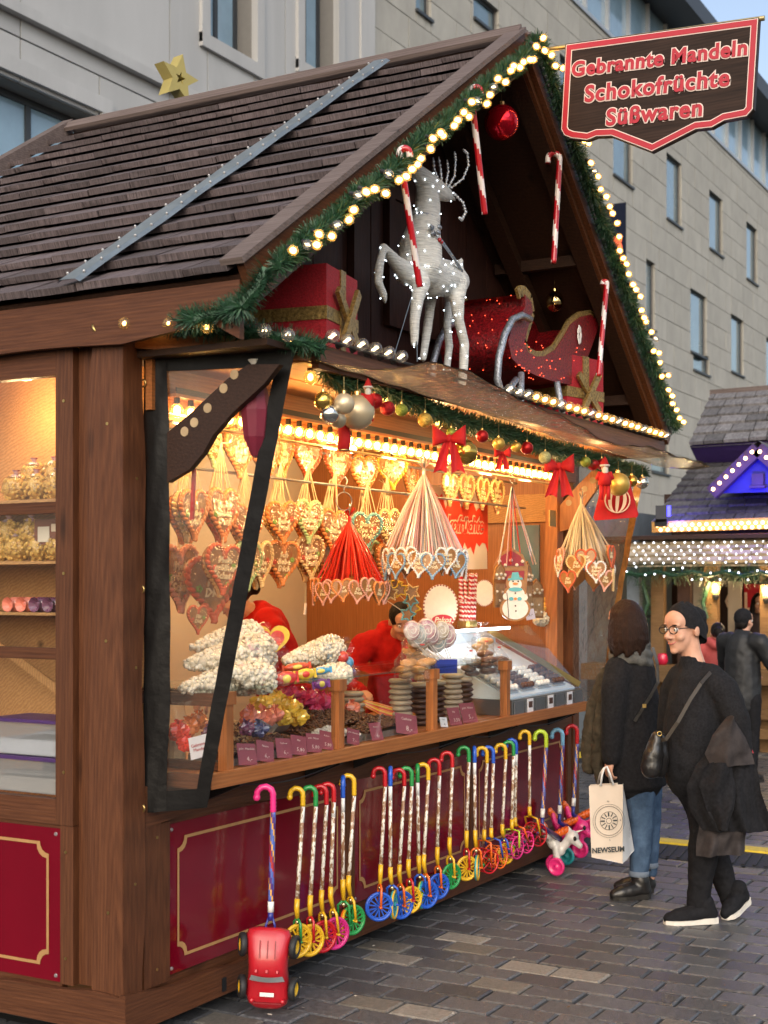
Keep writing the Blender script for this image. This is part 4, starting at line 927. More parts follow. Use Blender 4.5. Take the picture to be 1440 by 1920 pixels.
chain(o, [(806, 545, 15.7, .08), (806, 580, 10.1, .08), (800, 625, 9.6, .1), (793, 672, 7.8, .1)]); chain(o, [(855, 530, 24.7, -.04), (857, 565, 14.6, -.06), (860, 600, 10.7, -.06), (871, 645, 10.1, -.06), (869, 690, 9.6, -.06), (866, 722, 9.0, -.06)]); chain(o, [(848, 535, 20.2, .1), (845, 570, 12.3, .12), (838, 610, 9.0, .12), (842, 650, 9.0, .12), (838, 690, 7.8, .12)])
body = smooth_mesh('deer_body', o, M_deer, .011, 3, parent=RDr)
o = MB(); rr = random.Random(4); vs_ = body.data.vertices
for i in rr.sample(range(len(vs_)), 150): o.ball(vs_[i].co + vs_[i].normal * .003, .0032, 6, 4)
tag(o.build('fairy_lights', M_ledw, RDr), kind='stuff')
o = MB()
for pth in (((846, 352, 0), (868, 335, -.03), (878, 310, -.05), (876, 288, -.05), (868, 280, -.04)), ((842, 348, 0), (852, 330, .0), (854, 300, .0), (852, 284, 0)), ((836, 345, 0), (840, 322, .02), (838, 300, .02)), ((828, 342, .02), (826, 318, .04), (822, 294, .05)), ((822, 338, .03), (814, 318, .06), (812, 296, .07)), ((853, 365, -.02), (868, 380, -.05), (873, 398, -.06), (866, 412, -.06), (860, 408, -.06))):
    o.tube([D(*p) - RDp for p in pth], .0045, 6)
    for a, b in zip(pth[:-1], pth[1:]):
        for s in (0, .33, .66): o.ball(D(*a).lerp(D(*b), s) - RDp, .0085, 6, 5)
o.build('antlers', mat('silver bead antler', (.7, .72, .74), .2, metal=.5, var=.1), RDr, smooth=True)
o = MB(); a = D(796, 418) - RDp; ax = (D(802, 385) - D(796, 418)).normalized(); o.lathe([(26.5 * kk, -.012), (28.5 * kk, -.012), (28.5 * kk, .012), (26.5 * kk, .012)], a, 20, frame_z(ax)); o.build('collar', M_glsil, RDr)
o = MB(); c = D(817, 430, -.10) - RDp
for an in (.5, 2.6, 4.2, 5.4): o.ball(c + (RT * math.cos(an) + Vector((0, 0, math.sin(an)))) * .02, (.02, .008, .012), 8, 6)
o.build('collar_bow', M_glsil, RDr, smooth=True); o = MB(); o.ball(D(824, 450, -.1) - RDp, .011, 8, 6); o.ball(D(828, 454, -.1) - RDp, .009, 8, 6); o.build('berries', M_cr, RDr, smooth=True)
o = MB(); o.tube([D(825, 448, -.1) - RDp, D(848, 480, -.1) - RDp, D(866, 508, -.08) - RDp], .008, 6); o.build('rein', M_glsil, RDr)
o = MB(); o.tube([D(772, 555, -.1) - RDp, D(737, 672, -.1) - RDp], .002, 4); o.tube([D(781, 640, -.1) - RDp, D(782, 678, -.1) - RDp], .003, 4); o.build('stay_wire', M_steel, RDr)
# ---- sleigh
YN, YFR = -.48, -.12
S0 = PY(1000, 760, YN); S0.z = ZP; SLG = thing('sleigh', 'red glitter sleigh with gold edge and silver runners on the stall platform', 'sleigh', S0)
def S(u, v, y=YN): return PY(u, v, y) - S0
def shift(p, y): return Vector((p.x, y, p.z))
out = [(984, 552), (996, 566), (999, 585), (990, 615), (984, 640), (990, 660), (1005, 668), (1022, 668), (1042, 655), (1058, 630), (1070, 608), (1088, 594), (1108, 590), (1124, 602), (1118, 626), (1104, 665), (1088, 704), (1076, 722), (1045, 717), (1010, 706), (980, 692), (960, 672), (953, 640), (960, 612), (975, 590), (985, 575), (985, 562)]
P_ = [S(u, v) for u, v in out]
for y in (YN, YFR):
    o = MB(); o.prism([(p.x, p.z) for p in P_], lambda a, b, t: Vector((a, t, b)), y - S0.y, y - S0.y + .025); o.build('side_panel', M_glred, SLG)
    o = MB(); tr = [(974, 551), (978, 545), (986, 546), (996, 560), (1000, 585), (990, 618), (984, 642), (991, 660), (1006, 668), (1022, 668), (1042, 655), (1058, 630), (1070, 608), (1088, 594), (1108, 590), (1125, 602)]
    pts = [shift(S(u, v), y - S0.y + .012) for u, v in tr]
    for a, b in zip(pts[:-1], pts[1:]): o.bar(a, b, .055, .016, up=(b - a).cross(Vector((0, 1, 0))).cross(b - a) if False else (0, 1, 0)) if False else o.bar(a, b, .016, .055, up=(b - a).cross(Vector((0, 1, 0))))
    o.build('gold_trim', M_glgold, SLG)
    o = MB(); rn = [(984, 600), (968, 592), (950, 600), (936, 628), (925, 670), (922, 712), (930, 742), (952, 760), (1000, 776), (1050, 788), (1092, 798)]; pts = [shift(S(u, v), y - S0.y - .03) for u, v in rn]
    o.tube(pts, .018, 8); o.build('runner', M_glsil, SLG, smooth=True)
    for a, b in (((977, 700), (966, 765)), ((1044, 716), (1046, 785))): o = MB(); o.tube([shift(S(*a), y - S0.y), shift(S(*b), y - S0.y - .03)], .018, 8); o.build('runner_post', M_glsil, SLG, smooth=True)
    o = MB(); o.tube([shift(S(935, 748), y - S0.y - .03), shift(S(944, 730), y - S0.y - .03), shift(S(958, 712), y - S0.y - .03)], .016, 8); o.build('runner_curl', M_glsil, SLG, smooth=True)
fr_ = [(975, 552), (985, 556), (988, 570), (975, 592), (960, 614), (954, 640), (960, 670), (980, 692)]
def sheet_between(pl, m, nm):
    o = MB(); pts = [S(u, v) for u, v in pl]; n = len(pts)
    o.v += [(p.x, YN - S0.y + .024, p.z) for p in pts] + [(p.x, YFR - S0.y, p.z) for p in pts]
    for i in range(n - 1): o.face((i, i + 1, n + i + 1, n + i))
    o.build(nm, m, SLG, smooth=True)
sheet_between(fr_, M_glred, 'dash'); sheet_between([(1120, 612), (1104, 665), (1088, 704), (1076, 721)], M_glred, 'back_panel'); sheet_between([(980, 690), (1010, 704), (1045, 714), (1076, 720)], M_glred, 'floor_panel'); sheet_between([(1005, 678), (1050, 672), (1100, 662)], M_glred, 'seat')
o = MB(); rr = random.Random(8)
for i in range(40):
    u, v = rr.uniform(965, 1095), rr.uniform(640, 712); q_ = S(u, v); o.ball((q_.x, YN - S0.y - .004, q_.z), .0028, 6, 4)
for i in range(26):
    t_ = rr.random() * 6.9; a, b = S(*fr_[int(t_)]), S(*fr_[min(7, int(t_) + 1)]); q_ = a.lerp(b, t_ % 1); o.ball((q_.x - .006, lerp(YN, YFR, rr.random()) - S0.y, q_.z), .0028, 6, 4)
tag(o.build('red_lights', M_ledr, SLG), kind='stuff')
o = MB(); c = S(1084, 628); 
for an in range(7): o.ball((c.x + .02 * math.cos(an * .9), YN - S0.y - .008, c.z + .035 * math.sin(an * .9)), (.016, .004, .022), 6, 5)
o.build('holly_leaf', M_wht, SLG, smooth=True)
# ================================================================== hanging sign
M_swood = wood('dark printed wood', (.012, .007, .005), (.045, .025, .018), 'y', .5, bump=.05, scale=4, spec=.15); M_sred = mat('sign red', (.40, .008, .022), .4, var=.05); M_swht = mat('sign white', (.75, .62, .56), .5, var=.03); M_pole = mat('brass pole', (.55, .42, .2), .3, metal=.8, var=.1)
XSG = 2.3; q0 = PX(1062, 84, XSG)
SG = thing('hanging_sign', 'dark wooden sign reading Gebrannte Mandeln Schokofruechte Suesswaren on a brass pole at the roof peak', 'sign', (XSG, YG, q0.z))
SG['label'] = 'dark wood print sign with red border reading Gebrannte Mandeln on a pole at the peak'
l0 = SG.location.copy()
TL, TR_, BR_, BL = [PX(u, v, XSG) - l0 for u, v in ((1062, 84), (1425, 34), (1420, 190), (1064, 255))]
ex = (TR_ - TL); wS = ex.length; ez = (BL - TL); hS = ez.length; Ms = plane_frame(TL, ex, -ez)
pl = [(0, 0), (1, 0), (1, .93), (.97, 1.0), (.86, 1.02), (.80, 1.08), (.72, 1.08), (.5, 1.27), (.28, 1.06), (.20, 1.05), (.15, 1.08), (.06, 1.04), (.02, 1.0), (0, .93)]
def rim(poly, d):
    n = len(poly); out = []
    P2 = [Vector((a * wS, -b * hS)) for a, b in poly]
    for i in range(n):
        p, a, b = P2[i], P2[i - 1], P2[(i + 1) % n]; e0 = (p - a).normalized(); e1 = (b - p).normalized(); n0 = Vector((e0.y, -e0.x)); n1 = Vector((e1.y, -e1.x)); m_ = (n0 + n1); m_ /= max(.4, m_.dot(n0)); out.append(p + m_ * d)
    return out
A_ = rim(pl, 0); o = MB(); o.prism([tuple(p) for p in A_], lambda a, b, t: Ms @ Vector((a, b, t)), -.02, .012); bd = o.build('board', M_swood, SG)
def ring(d0, d1, h, m, nm):
    B0, B1 = rim(pl, d0), rim(pl, d1); o = MB(); n = len(pl); o.v += [tuple(Ms @ Vector((p.x, p.y, h))) for p in B0 + B1]
    for i in range(n): o.face((i, (i + 1) % n, n + (i + 1) % n, n + i))
    o.build(nm, m, SG)
ring(.0045, .037, .0135, M_swht, 'border_line'); ring(.008, .033, .0148, M_sred, 'border')
for s_, fx, fy, sz in (('Gebrannte Mandeln', .50, .30, .096), ('Schokofrüchte', .50, .585, .108), ('Süßwaren', .50, .865, .108)):
    for nm, off, h, m, ex_ in (('lettering_outline', .0086, .0150, M_swht, .001), ('lettering', .0036, .0185, M_sred, .001)):
        q = lettering(nm, s_, m, SG, Ms @ Matrix.Translation((fx * wS, -fy * hS, h)), size=sz, offset=off, extrude=ex_, res=4, spacing=1.1)
o = MB(); o.tube([Vector((0, .1, 0)), Vector((0, -.02, .0)), TL + Vector((0, 0, -.008)), TR_ + Vector((0, -.02, -.004))], .012, 8); o.build('pole', M_pole, SG, smooth=True)
# ================================================================== gingerbread hearts and other hanging goods
M_ging = mat('gingerbread in cellophane', (.33, .145, .035), .38, var=.25, scale=9, bump=.3, bscale=16, coat=.8, spec=.5)
ICE = {'orange': (.78, .27, .07), 'cream': (.80, .56, .25), 'green': (.42, .58, .26), 'teal': (.16, .42, .45), 'yellow': (.80, .50, .04), 'white': (.80, .78, .76), 'red': (.60, .11, .035), 'pink': (.75, .37, .28), 'blue': (.25, .40, .55)}
def ice(c): return mat('icing ' + c, ICE[c], .5, var=.1, scale=20, coat=.3)
def heart_pts(n=48, w=.5, h=.5):
    P = []
    for i in range(n):
        t = 2 * math.pi * i / n; P.append((w * math.sin(t) ** 3, h * (13 * math.cos(t) - 5 * math.cos(2 * t) - 2 * math.cos(3 * t) - math.cos(4 * t) + 2.5) / 14.8))
    return P
HP = heart_pts(44, .47, .5)
o = MB(); n = len(HP); th = .05
for s, z in ((.90, -th), (1., -th * .5), (1., th * .5), (.90, th)): o.v += [(a * s, b * s, z) for a, b in HP]
for k in range(3):
    for i in range(n): o.face((k * n + i, k * n + (i + 1) % n, (k + 1) * n + (i + 1) % n, (k + 1) * n + i))
o.face(list(range(n))[::-1]); o.face([3 * n + i for i in range(n)]); HB = o.mesh('cookie', M_ging)
def bead_ring(pts, r, m, z):
    o = MB(); o.smooth = True; L = [Vector((a * .93, b * .93, z)) for a, b in pts]; N = len(L)
    for i in range(N):
        t = (L[(i + 1) % N] - L[i - 1]); 
        if t.length < 1e-5: continue
        a = math.atan2(t.y, t.x) + .6; o.ball(L[i], (r * 1.5, r * .8, r), 6, 5, Matrix.Rotation(a, 3, 'Z'))
    return o.mesh('icing', m)
HI = {c: bead_ring(heart_pts(40, .47, .5), .050, ice(c), .045) for c in ICE}
TEXTS = ['Ich\nliebe\nDich', 'Vielen\nlieben\nDank', 'Bester\nOpa der\nWelt', 'Mein\ngrößter\nSchatz', 'Für\nDich']
HL = [text_mesh(t, size=.18, offset=.006, extrude=.012, space=.85, shear=.25, res=1).copy() for t in TEXTS]
for m_ in HL: m_.materials.clear(); m_.materials.append(mat('piped lettering', (.84, .68, .42), .5, var=.06))
def flower(seed):
    rr = random.Random(seed); o = MB()
    for k, (x, y) in enumerate(((.24, .08), (-.25, .02), (.1, -.28))):
        o.mi = (k + seed) % 2
        for a in range(5): o.ball((x + .035 * math.cos(a * 1.26), y + .035 * math.sin(a * 1.26), .055), (.03, .03, .015), 5, 4)
    return o.mesh('sugar_flower', [mat('sugar red', (.7, .07, .03), .4, var=.1), mat('sugar green', (.2, .42, .06), .4, var=.1)])
HF = [flower(s) for s in range(3)]
M_raff = mat('raffia ribbon', (.66, .52, .30), .5, var=.2, scale=40, stretch=(6, 6, 1))
def orient(p, th):
    """matrix: x to the reader's right, y up, z = facing direction, turned by th from the line of sight towards the street"""
    b = math.atan2(-FW.y, -FW.x) + th; nrm = Vector((math.cos(b), math.sin(b), 0)); x = Vector((0, 0, 1)).cross(nrm); return plane_frame(p, x, (0, 0, 1))
def raffia(parent, H, L, n, rr, spread=.3, m=M_raff, knot=True, rad=.0022):
    o = MB()
    for i in range(n):
        a = rr.uniform(-spread, spread); b = rr.uniform(-.06, .06); e = Vector((a, .40 + rr.uniform(-.06, .05), b)); top = Vector((rr.uniform(-.02, .02), L, 0)); mid = e.lerp(top, .5) + Vector((rr.uniform(-.015, .015), 0, 0)); o.tube([e, mid, top], rad / H, 4, False)
    if knot:
        for i in range(3): o.tube([Vector((0, L, 0)), Vector((rr.uniform(-.25, .25), L + rr.uniform(-.02, .12), rr.uniform(-.05, .05)))], rad / H * 1.2, 4, False)
    return o.build('ribbon', m, parent)
ORD = ['first', 'second', 'third', 'fourth', 'fifth', 'sixth', 'seventh', 'eighth', 'ninth']
rh = random.Random(21); cnt = {}
o = MB(); o.v = [(0, 0, .105)] + [(a * f_, b * f_, z_) for f_, z_ in ((.5, .098), (.9, .09), (1.06, .02)) for a, b in HP]; n = len(HP)
for i in range(n): o.face((0, 1 + i, 1 + (i + 1) % n)); [o.face((1 + q * n + i, 1 + (q + 1) * n + i, 1 + (q + 1) * n + (i + 1) % n, 1 + q * n + (i + 1) % n)) for q in (0, 1)]
o.sm = [True] * len(o.f); HW = o.mesh('wrapper', film('crinkled cellophane', (1, .98, .93), .10, .14, bump=1., bscale=7))
def heart(u, v, wp, hp, col, row, txt=0, y=.3, rib=0, fl=True, tilt=0., lab=None):
    p = PY(u, v, y); k = depth(p) / FOC; H = hp * k; cs = min(1., (wp * k) / (H * .94)); th = math.acos(cs) if cs < 1 else 0.
    i = cnt.get(row, 0); cnt[row] = i + 1
    t = thing('gingerbread_heart', lab or '%s edged gingerbread heart, %s from the left in the %s' % (col, ORD[i], row), 'gingerbread heart', group='gingerbread hearts on ribbons')
    M = orient(p, th) @ Matrix.Rotation(tilt, 4, 'Z') @ Matrix.Scale(H, 4); t.matrix_world = M @ Matrix.Rotation(rh.uniform(-.07, .07), 4, 'Z') @ Matrix.Scale(rh.uniform(.94, 1.05), 4, (1, 0, 0))
    obj('cookie', HB, t); obj('icing', HI[col], t); l = obj('lettering', HL[txt % 5], t, (0, .03, .056)); 
    if fl: obj('sugar_flower', HF[rh.randrange(3)], t)
    obj('wrapper', HW, t)
    raffia(t, H, rib if rib else .62, 9 if rib else 2, rh, .34 if rib else .04, knot=bool(rib))
    return t
ROW = {'t': 'upper row over the counter', 'm': 'middle row over the counter', 'b': 'bottom row over the counter', 'ct': 'upper row behind the clear curtain', 'cm': 'middle row behind the clear curtain', 'cb': 'lower row behind the clear curtain', 's': 'small row before the poster'}
for (u, v, wp, hp, col, row, txt, y, rib) in (
        (400, 832, 48, 92, 'green', 'ct', 3, .25, 0), (447, 850, 52, 96, 'orange', 'ct', 0, .22, 0), (497, 858, 50, 96, 'orange', 'ct', 1, .26, 0),
        (528, 852, 34, 90, 'orange', 't', 0, .30, 0), (574, 862, 44, 84, 'red', 't', 0, .30, 0), (630, 874, 46, 84, 'red', 't', 1, .30, 0), (681, 893, 46, 82, 'orange', 't', 0, .30, 0), (734, 884, 56, 70, 'yellow', 't', 2, .26, 0), (768, 905, 26, 72, 'orange', 't', 0, .34, 0),
        (348, 970, 42, 96, 'cream', 'cm', 0, .2, 1.25), (361, 966, 40, 98, 'orange', 'cm', 0, .14, 1.2), (416, 966, 52, 104, 'orange', 'cm', 1, .18, 1.3), (462, 990, 50, 92, 'orange', 'cm', 0, .22, 1.2),
        (529, 980, 56, 82, 'orange', 'm', 0, .24, 1.35), (577, 978, 50, 84, 'green', 'm', 3, .24, 1.25), (624, 998, 50, 88, 'orange', 'm', 0, .24, 1.3), (686, 997, 56, 74, 'teal', 'm', 2, .22, 1.25), (728, 992, 44, 78, 'cream', 'm', 1, .26, 1.25),
        (417, 1068, 56, 98, 'red', 'cb', 3, .14, 0), (462, 1062, 42, 94, 'green', 'cb', 1, .24, 0), (487, 1058, 40, 88, 'cream', 'cb', 0, .24, 0),
        (529, 1056, 60, 86, 'orange', 'b', 0, .27, 0), (580, 1046, 52, 84, 'cream', 'b', 1, .27, 0), (622, 1064, 46, 92, 'orange', 'b', 0, .28, 0), (690, 1048, 42, 74, 'green', 'b', 3, .32, 0), (719, 1062, 30, 84, 'orange', 'b', 2, .30, 0),
        (842, 918, 32, 64, 'cream', 's', 0, .3, 0), (873, 922, 30, 66, 'cream', 's', 1, .3, 0), (903, 926, 28, 62, 'cream', 's', 0, .3, 0), (930, 932, 30, 66, 'cream', 's', 1, .3, 0)):
    heart(u, v, wp, hp, col, ROW[row], txt, y, rib)
    if row in ('m', 'cm', 'cb', 'b'): heart(u - 9, v + 5, wp * .9, hp * .97, ('cream', 'orange', 'red')[(u + v) % 3], 'back ' + row, txt + 1, y + .07, 1.2 if row in ('m', 'cm') else 0, lab='heart half hidden behind the %s heart of the %s' % (ORD[cnt[ROW[row]] - 1], ROW[row]))
heart(396, 1105, 84, 128, 'red', 'x', 4, .34, 0, tilt=.1, lab='very large red edged gingerbread heart low behind the clear curtain')
heart(334, 1085, 60, 130, 'pink', 'x', 3, .5, 0, lab='large pink edged heart hanging beside the inner wall behind the curtain')
heart(370, 1162, 34, 56, 'red', 'x', 4, .2, 0, lab='small red edged heart lowest behind the clear curtain')
# rods carrying the rows
for y, z in ((.30, 2.36), (.24, 2.2)):
    t = tag(MB().tube([(.12, y, z), (4.2, y, z)], .007, 8).build('hanging_rod', M_steel), 'thin steel rod carrying the %s gingerbread hearts' % ('upper' if z > 2.3 else 'middle row of'), 'rod')
# ---- ribbon bunches of small hearts
def ribbon_mat(nm, c): return mat(nm, c, .3, var=.12, scale=40, coat=.4)
def bunch(utop, vtop, uc, vc, y, rad, nh, hs, cols, rmats, nstr, lab_h, lab_b, vspread=10, tiers=1, rr=random.Random(2), thick=.0035):
    T, C_ = PY(utop, vtop, y), PY(uc, vc, y); k = depth(C_) / FOC; Rm = rad * k
    b = thing('ribbon_bunch', lab_b, 'ribbon bunch', T); 
    o = MB(); o.torus((0, 0, .03), .03, .0025, Matrix.Rotation(1.57, 3, 'X') @ Matrix.Rotation(.6, 3, 'Y'), 18, 5); o.build('wire_hook', M_steel, b)
    mm = [MB() for _ in rmats]
    for i in range(nstr):
        a = rr.random() * 6.283; e = Vector((math.cos(a), math.sin(a), 0)) * Rm * rr.uniform(.35, 1.0); e.z = C_.z - T.z + hs * k * rr.uniform(.2, .7)
        e += Vector((C_.x - T.x, C_.y - T.y, 0)); s = Vector((math.cos(a), math.sin(a), 0)) * .006; q = mm[i % len(mm)]
        md = e * .5 + s; q.tube([s * .6 + Vector((0, 0, .01)), s + Vector((0, 0, -.03)), md, e], thick, 4, False)
    for q, m_ in zip(mm, rmats):
        for i in range(4): a = rr.random() * 6.28; q.tube([(0, 0, 0), (.03 * math.cos(a), .03 * math.sin(a), .02 + .03 * rr.random())], thick, 4, False)
        tag(q.build('ribbon_strands', m_, b), kind='stuff')
    for i in range(nh):
        a = 6.283 * (i + .3 * rr.random()) / nh; tr = i % tiers; p = C_ + Vector((math.cos(a), math.sin(a), 0)) * Rm * (1 - .12 * tr) + Vector((0, 0, (rr.uniform(-vspread, vspread) - tr * hs * .5) * k))
        H = hs * k; c = cols[i % len(cols)]
        lh = lab_h.replace('@', c); t = thing('small_gingerbread_heart', lh, 'gingerbread heart', group=lh)
        nrm = Vector((math.cos(a + rr.uniform(-.3, .3)), math.sin(a), 0)); t.matrix_world = plane_frame(p, Vector((0, 0, 1)).cross(nrm), (0, 0, 1)) @ Matrix.Rotation(rr.uniform(-.12, .12), 4, 'Z') @ Matrix.Scale(H, 4)
        obj('cookie', HB, t); obj('icing', HI[c], t); obj('lettering', HL[4 if c != 'white' else 1], t, (0, .05, .056))
        q = MB(); ti = t.matrix_world.inverted(); q.tube([Vector((0, .36, .0)), ti @ (T + Vector((0, 0, -.02)))], thick / H, 4, False); q.build('ribbon', rmats[i % len(rmats)], t)
RP, RB, RW, RRD, RCR = ribbon_mat('pink ribbon', (.72, .42, .40)), ribbon_mat('pale blue ribbon', (.55, .60, .64)), ribbon_mat('white ribbon', (.75, .70, .62)), ribbon_mat('scarlet ribbon', (.60, .025, .012)), ribbon_mat('cream cord', (.70, .60, .42))
bunch(795, 878, 797, 1058, -.22, 74, 20, 50, ['white', 'white', 'blue', 'white', 'blue'], [RP, RB, RW, RP], 110, 'small @ edged heart in the pink and silver ribbon bunch', 'bunch of pink and silver ribbons hanging in the middle of the opening', 7)
bunch(655, 968, 655, 1108, .1, 66, 18, 44, ['pink', 'orange', 'pink'], [RRD, RRD], 90, 'small @ edged heart in the scarlet ribbon bunch', 'bunch of scarlet ribbons over the standing seller', 6)
bunch(1090, 935, 1098, 1068, -.36, 50, 18, 42, ['red', 'white', 'pink', 'red', 'cream'], [RCR, RCR], 120, 'small @ edged heart in the cream cord bunch', 'bunch of cream cords at the far end of the opening', 26, rr=random.Random(6), thick=.0028)
# ---- snowman cookies on pink ribbons
M_iw = mat('sugar icing white', (.78, .76, .72), .4, var=.06, scale=12, coat=.4); M_it = mat('sugar icing turquoise', (.10, .45, .55), .4, var=.1, coat=.4); M_io = mat('sugar icing orange', (.75, .25, .05), .4, var=.1); M_ik = mat('sugar icing black', (.03, .02, .02), .4, var=.1); M_im = mat('sugar icing maroon', (.28, .02, .04), .4, var=.1)
SB = PY(960, 912, -.05); sbn = thing('ribbon_bunch', 'few pink and white ribbons holding the shaped cookies', 'ribbon bunch', SB)
o = MB(); o.torus((0, 0, .04), .035, .0025, Matrix.Rotation(1.2, 3, 'X'), 18, 5); o.build('wire_hook', M_steel, sbn)
for u, m_ in ((935, RW), (950, RP), (958, RRD), (966, RW), (978, RRD), (1000, RP), (1005, RW)):
    o = MB(); o.bar((0, 0, 0), PY(u, 1058, -.05) - SB, .003, .011); o.build('ribbon', m_, sbn)
def flat(o, cx, cy, rx, ry, z, n=22, t=.012): o.prism([(cx + rx * math.cos(6.283 * i / n), cy + ry * math.sin(6.283 * i / n)) for i in range(n)], lambda a, b, q: (a, b, q), z, z + t)
def snowman(u, v, hp, y, label, th=.1, hidden=False):
    p = PY(u, v, y); k = depth(p) / FOC; t = thing('snowman_cookie', label, 'cookie'); t.matrix_world = orient(p, th) @ Matrix.Scale(hp * k, 4)
    o = MB(); flat(o, 0, -.24, .33, .27, -.03, t=.03); flat(o, 0, .08, .24, .2, -.0302, t=.03); flat(o, 0, .30, .2, .2, -.0304, t=.03); o.build('cookie', M_ging, t)
    o = MB(); flat(o, 0, -.24, .28, .23, .0); flat(o, 0, .07, .20, .16, .001); flat(o, 0, .28, .14, .13, .002); flat(o, .2, .0, .07, .07, .0015); flat(o, -.2, .02, .07, .07, .0015); o.build('icing', M_iw, t)
    o = MB(); flat(o, 0, .17, .15, .045, .014); o.build('scarf', M_it, t); o = MB(); o.prism([(-.16, .36), (.16, .38), (.15, .42), (.09, .42), (.06, .54), (-.07, .53), (-.09, .41), (-.16, .40)], lambda a, b, q: (a, b, q), .014, .026); o.build('hat', M_it, t)
    for x_ in (-.09, .09): o = MB(); flat(o, x_, -.03, .05, .04, .0145); o.build('mitten', M_it, t)
    o = MB(); flat(o, .0, .29, .06, .025, .0155, 10); flat(o, 0, -.03, .035, .03, .0155, 10); o.build('carrot', M_io, t)
    o = MB(); [flat(o, x, y_, .018, .018, .0158, 8) for x, y_ in ((-.05, .34), (.06, .34), (0, .09), (0, -.18), (.01, -.29))]; o.prism([(-.15, -.42), (-.135, -.42), (-.175, .1), (-.19, .1)], lambda a, b, q: (a, b, q), .0157, .022); o.build('buttons', M_ik, t)
snowman(966, 1120, 88, -.14, 'white iced snowman cookie with turquoise hat hanging on a ribbon')
for u, v, hp, y, th, lab in ((958, 1072, 92, -.04, .15, 'maroon iced house cookie behind the snowman cookie'), (990, 1100, 96, -.02, 1.2, 'brown iced cookie seen edge on right of the snowman'), (938, 1096, 86, -.02, 1.1, 'brown iced cookie seen edge on left of the snowman'), (1006, 1122, 74, .0, .9, 'dark bear cookie behind the snowman price tag')):
    p = PY(u, v, y); k = depth(p) / FOC; t = thing('shaped_cookie', lab, 'cookie'); t.matrix_world = orient(p, th) @ Matrix.Scale(hp * k, 4)
    o = MB(); o.prism([(-.32, -.5), (.32, -.5), (.36, .1), (.25, .35), (0, .5), (-.25, .35), (-.36, .1)], lambda a, b, q: (a, b, q), -.035, 0); o.build('cookie', M_ging, t)
    o = MB(); o.prism([(-.28, .12), (.28, .12), (.2, .32), (0, .44), (-.2, .32)], lambda a, b, q: (a, b, q), .0, .012); o.prism([(-.26, -.44), (.26, -.44), (.28, .02), (-.28, .02)], lambda a, b, q: (a, b, q), .0, .010); o.build('icing', M_im if 'maroon' in lab else mat('sugar icing tan', (.45, .30, .16), .4, var=.3, scale=6), t)
    o = MB(); [o.ball((x * .3, .18 + .05 * math.cos(x * 9), .014), .04, 6, 4) for x in (-.8, -.4, 0, .4, .8)]; [o.ball((x * .3, -.25 + .1 * math.sin(x * 7), .012), .035, 6, 4) for x in (-.7, -.2, .3, .7)]; o.build('piping', M_iw, t)
p = PY(994, 1152, -.12); t = thing('price_tag', 'pale lilac price tag hanging under the snowman cookie', 'price tag'); t.matrix_world = orient(p, .2) @ Matrix.Rotation(.2, 4, 'Z'); o = MB(); o.box((0, 0, 0), (.055, .06, .002)); o.build('card', mat('lilac card', (.55, .52, .62), .6, var=.05), t); lettering('writing', '3,-', M_ik, t, Matrix.Translation((0, 0, .003)), size=.03, extrude=.0003)
# ---- star cookies
for i, (u, v, c, th) in enumerate(((732, 1112, 'cream', .5), (750, 1106, 'yellow', .2), (772, 1110, 'cream', .1), (770, 1125, 'teal', .3), (774, 1140, 'yellow', .1), (764, 1152, 'teal', .3), (742, 1096, 'yellow', .6))):
    p = PY(u, v, -.02 + .01 * i); k = depth(p) / FOC; t = thing('star_cookie', '%s edged star cookie, %s from the top of the star bunch' % (c, ORD[[2, 1, 3, 4, 5, 6, 0][i]]), 'cookie', group='star cookies on ribbons'); t.matrix_world = orient(p, th) @ Matrix.Rotation(.2 * i, 4, 'Z') @ Matrix.Scale(34 * k, 4)
    o = MB(); o.prism(star(.5, .27), lambda a, b, q: (a, b, q), -.04, .02); o.build('cookie', M_ging, t)
    o = MB(); sp_ = [Vector((a * .9, b * .9, .03)) for a, b in star(.5, .27)]
    for a, b in zip(sp_, sp_[1:] + sp_[:1]):
        for s in (0, .33, .66): o.ball(a.lerp(b, s), .06, 6, 5)
    o.build('icing', ice(c), t, smooth=True); o = MB(); o.tube([(0, .45, 0), (0, 2.2, 0)], .03, 4); o.build('ribbon', RCR, t)
# hanger ring and red tape
p = PY(645, 940, .1); t = thing('wire_hanger', 'silver wire hanger ring above the scarlet ribbon bunch', 'hanger', p); o = MB(); k = depth(p) / FOC; o.torus((0, 0, 0), 17 * k, .003, Matrix.Rotation(1.57, 3, 'X') @ Matrix.Rotation(-.5, 3, 'Y'), 22, 6); o.tube([(0, 0, 17 * k), (0, 0, 25 * k), (.02, 0, 32 * k), (.03, 0, 40 * k), (.01, 0, 46 * k), (-.015, 0, 42 * k)], .003, 6); o.build('wire', M_steel, t, smooth=True)
p = PX(362, 935, .2); t = tag(MB().bar(PX(364, 878, .2), PX(360, 975, .2), .012, .012).build('candy_stick', M_cr), 'long red candy stick hanging under the left bracket arm', 'candy')
p = PY(572, 1130, .2); t = thing('paper_tag', 'small cream tag hanging on a thread below the bottom row', 'tag', p); o = MB(); o.box((0, 0, -.03), (.012, .006, .055), Matrix.Rotation(.2, 3, 'Y')); o.build('tag_card', M_prt, t); o = MB(); o.tube([(0, 0, 0), (0, 0, .08)], .001, 4); o.build('thread', M_raff, t)
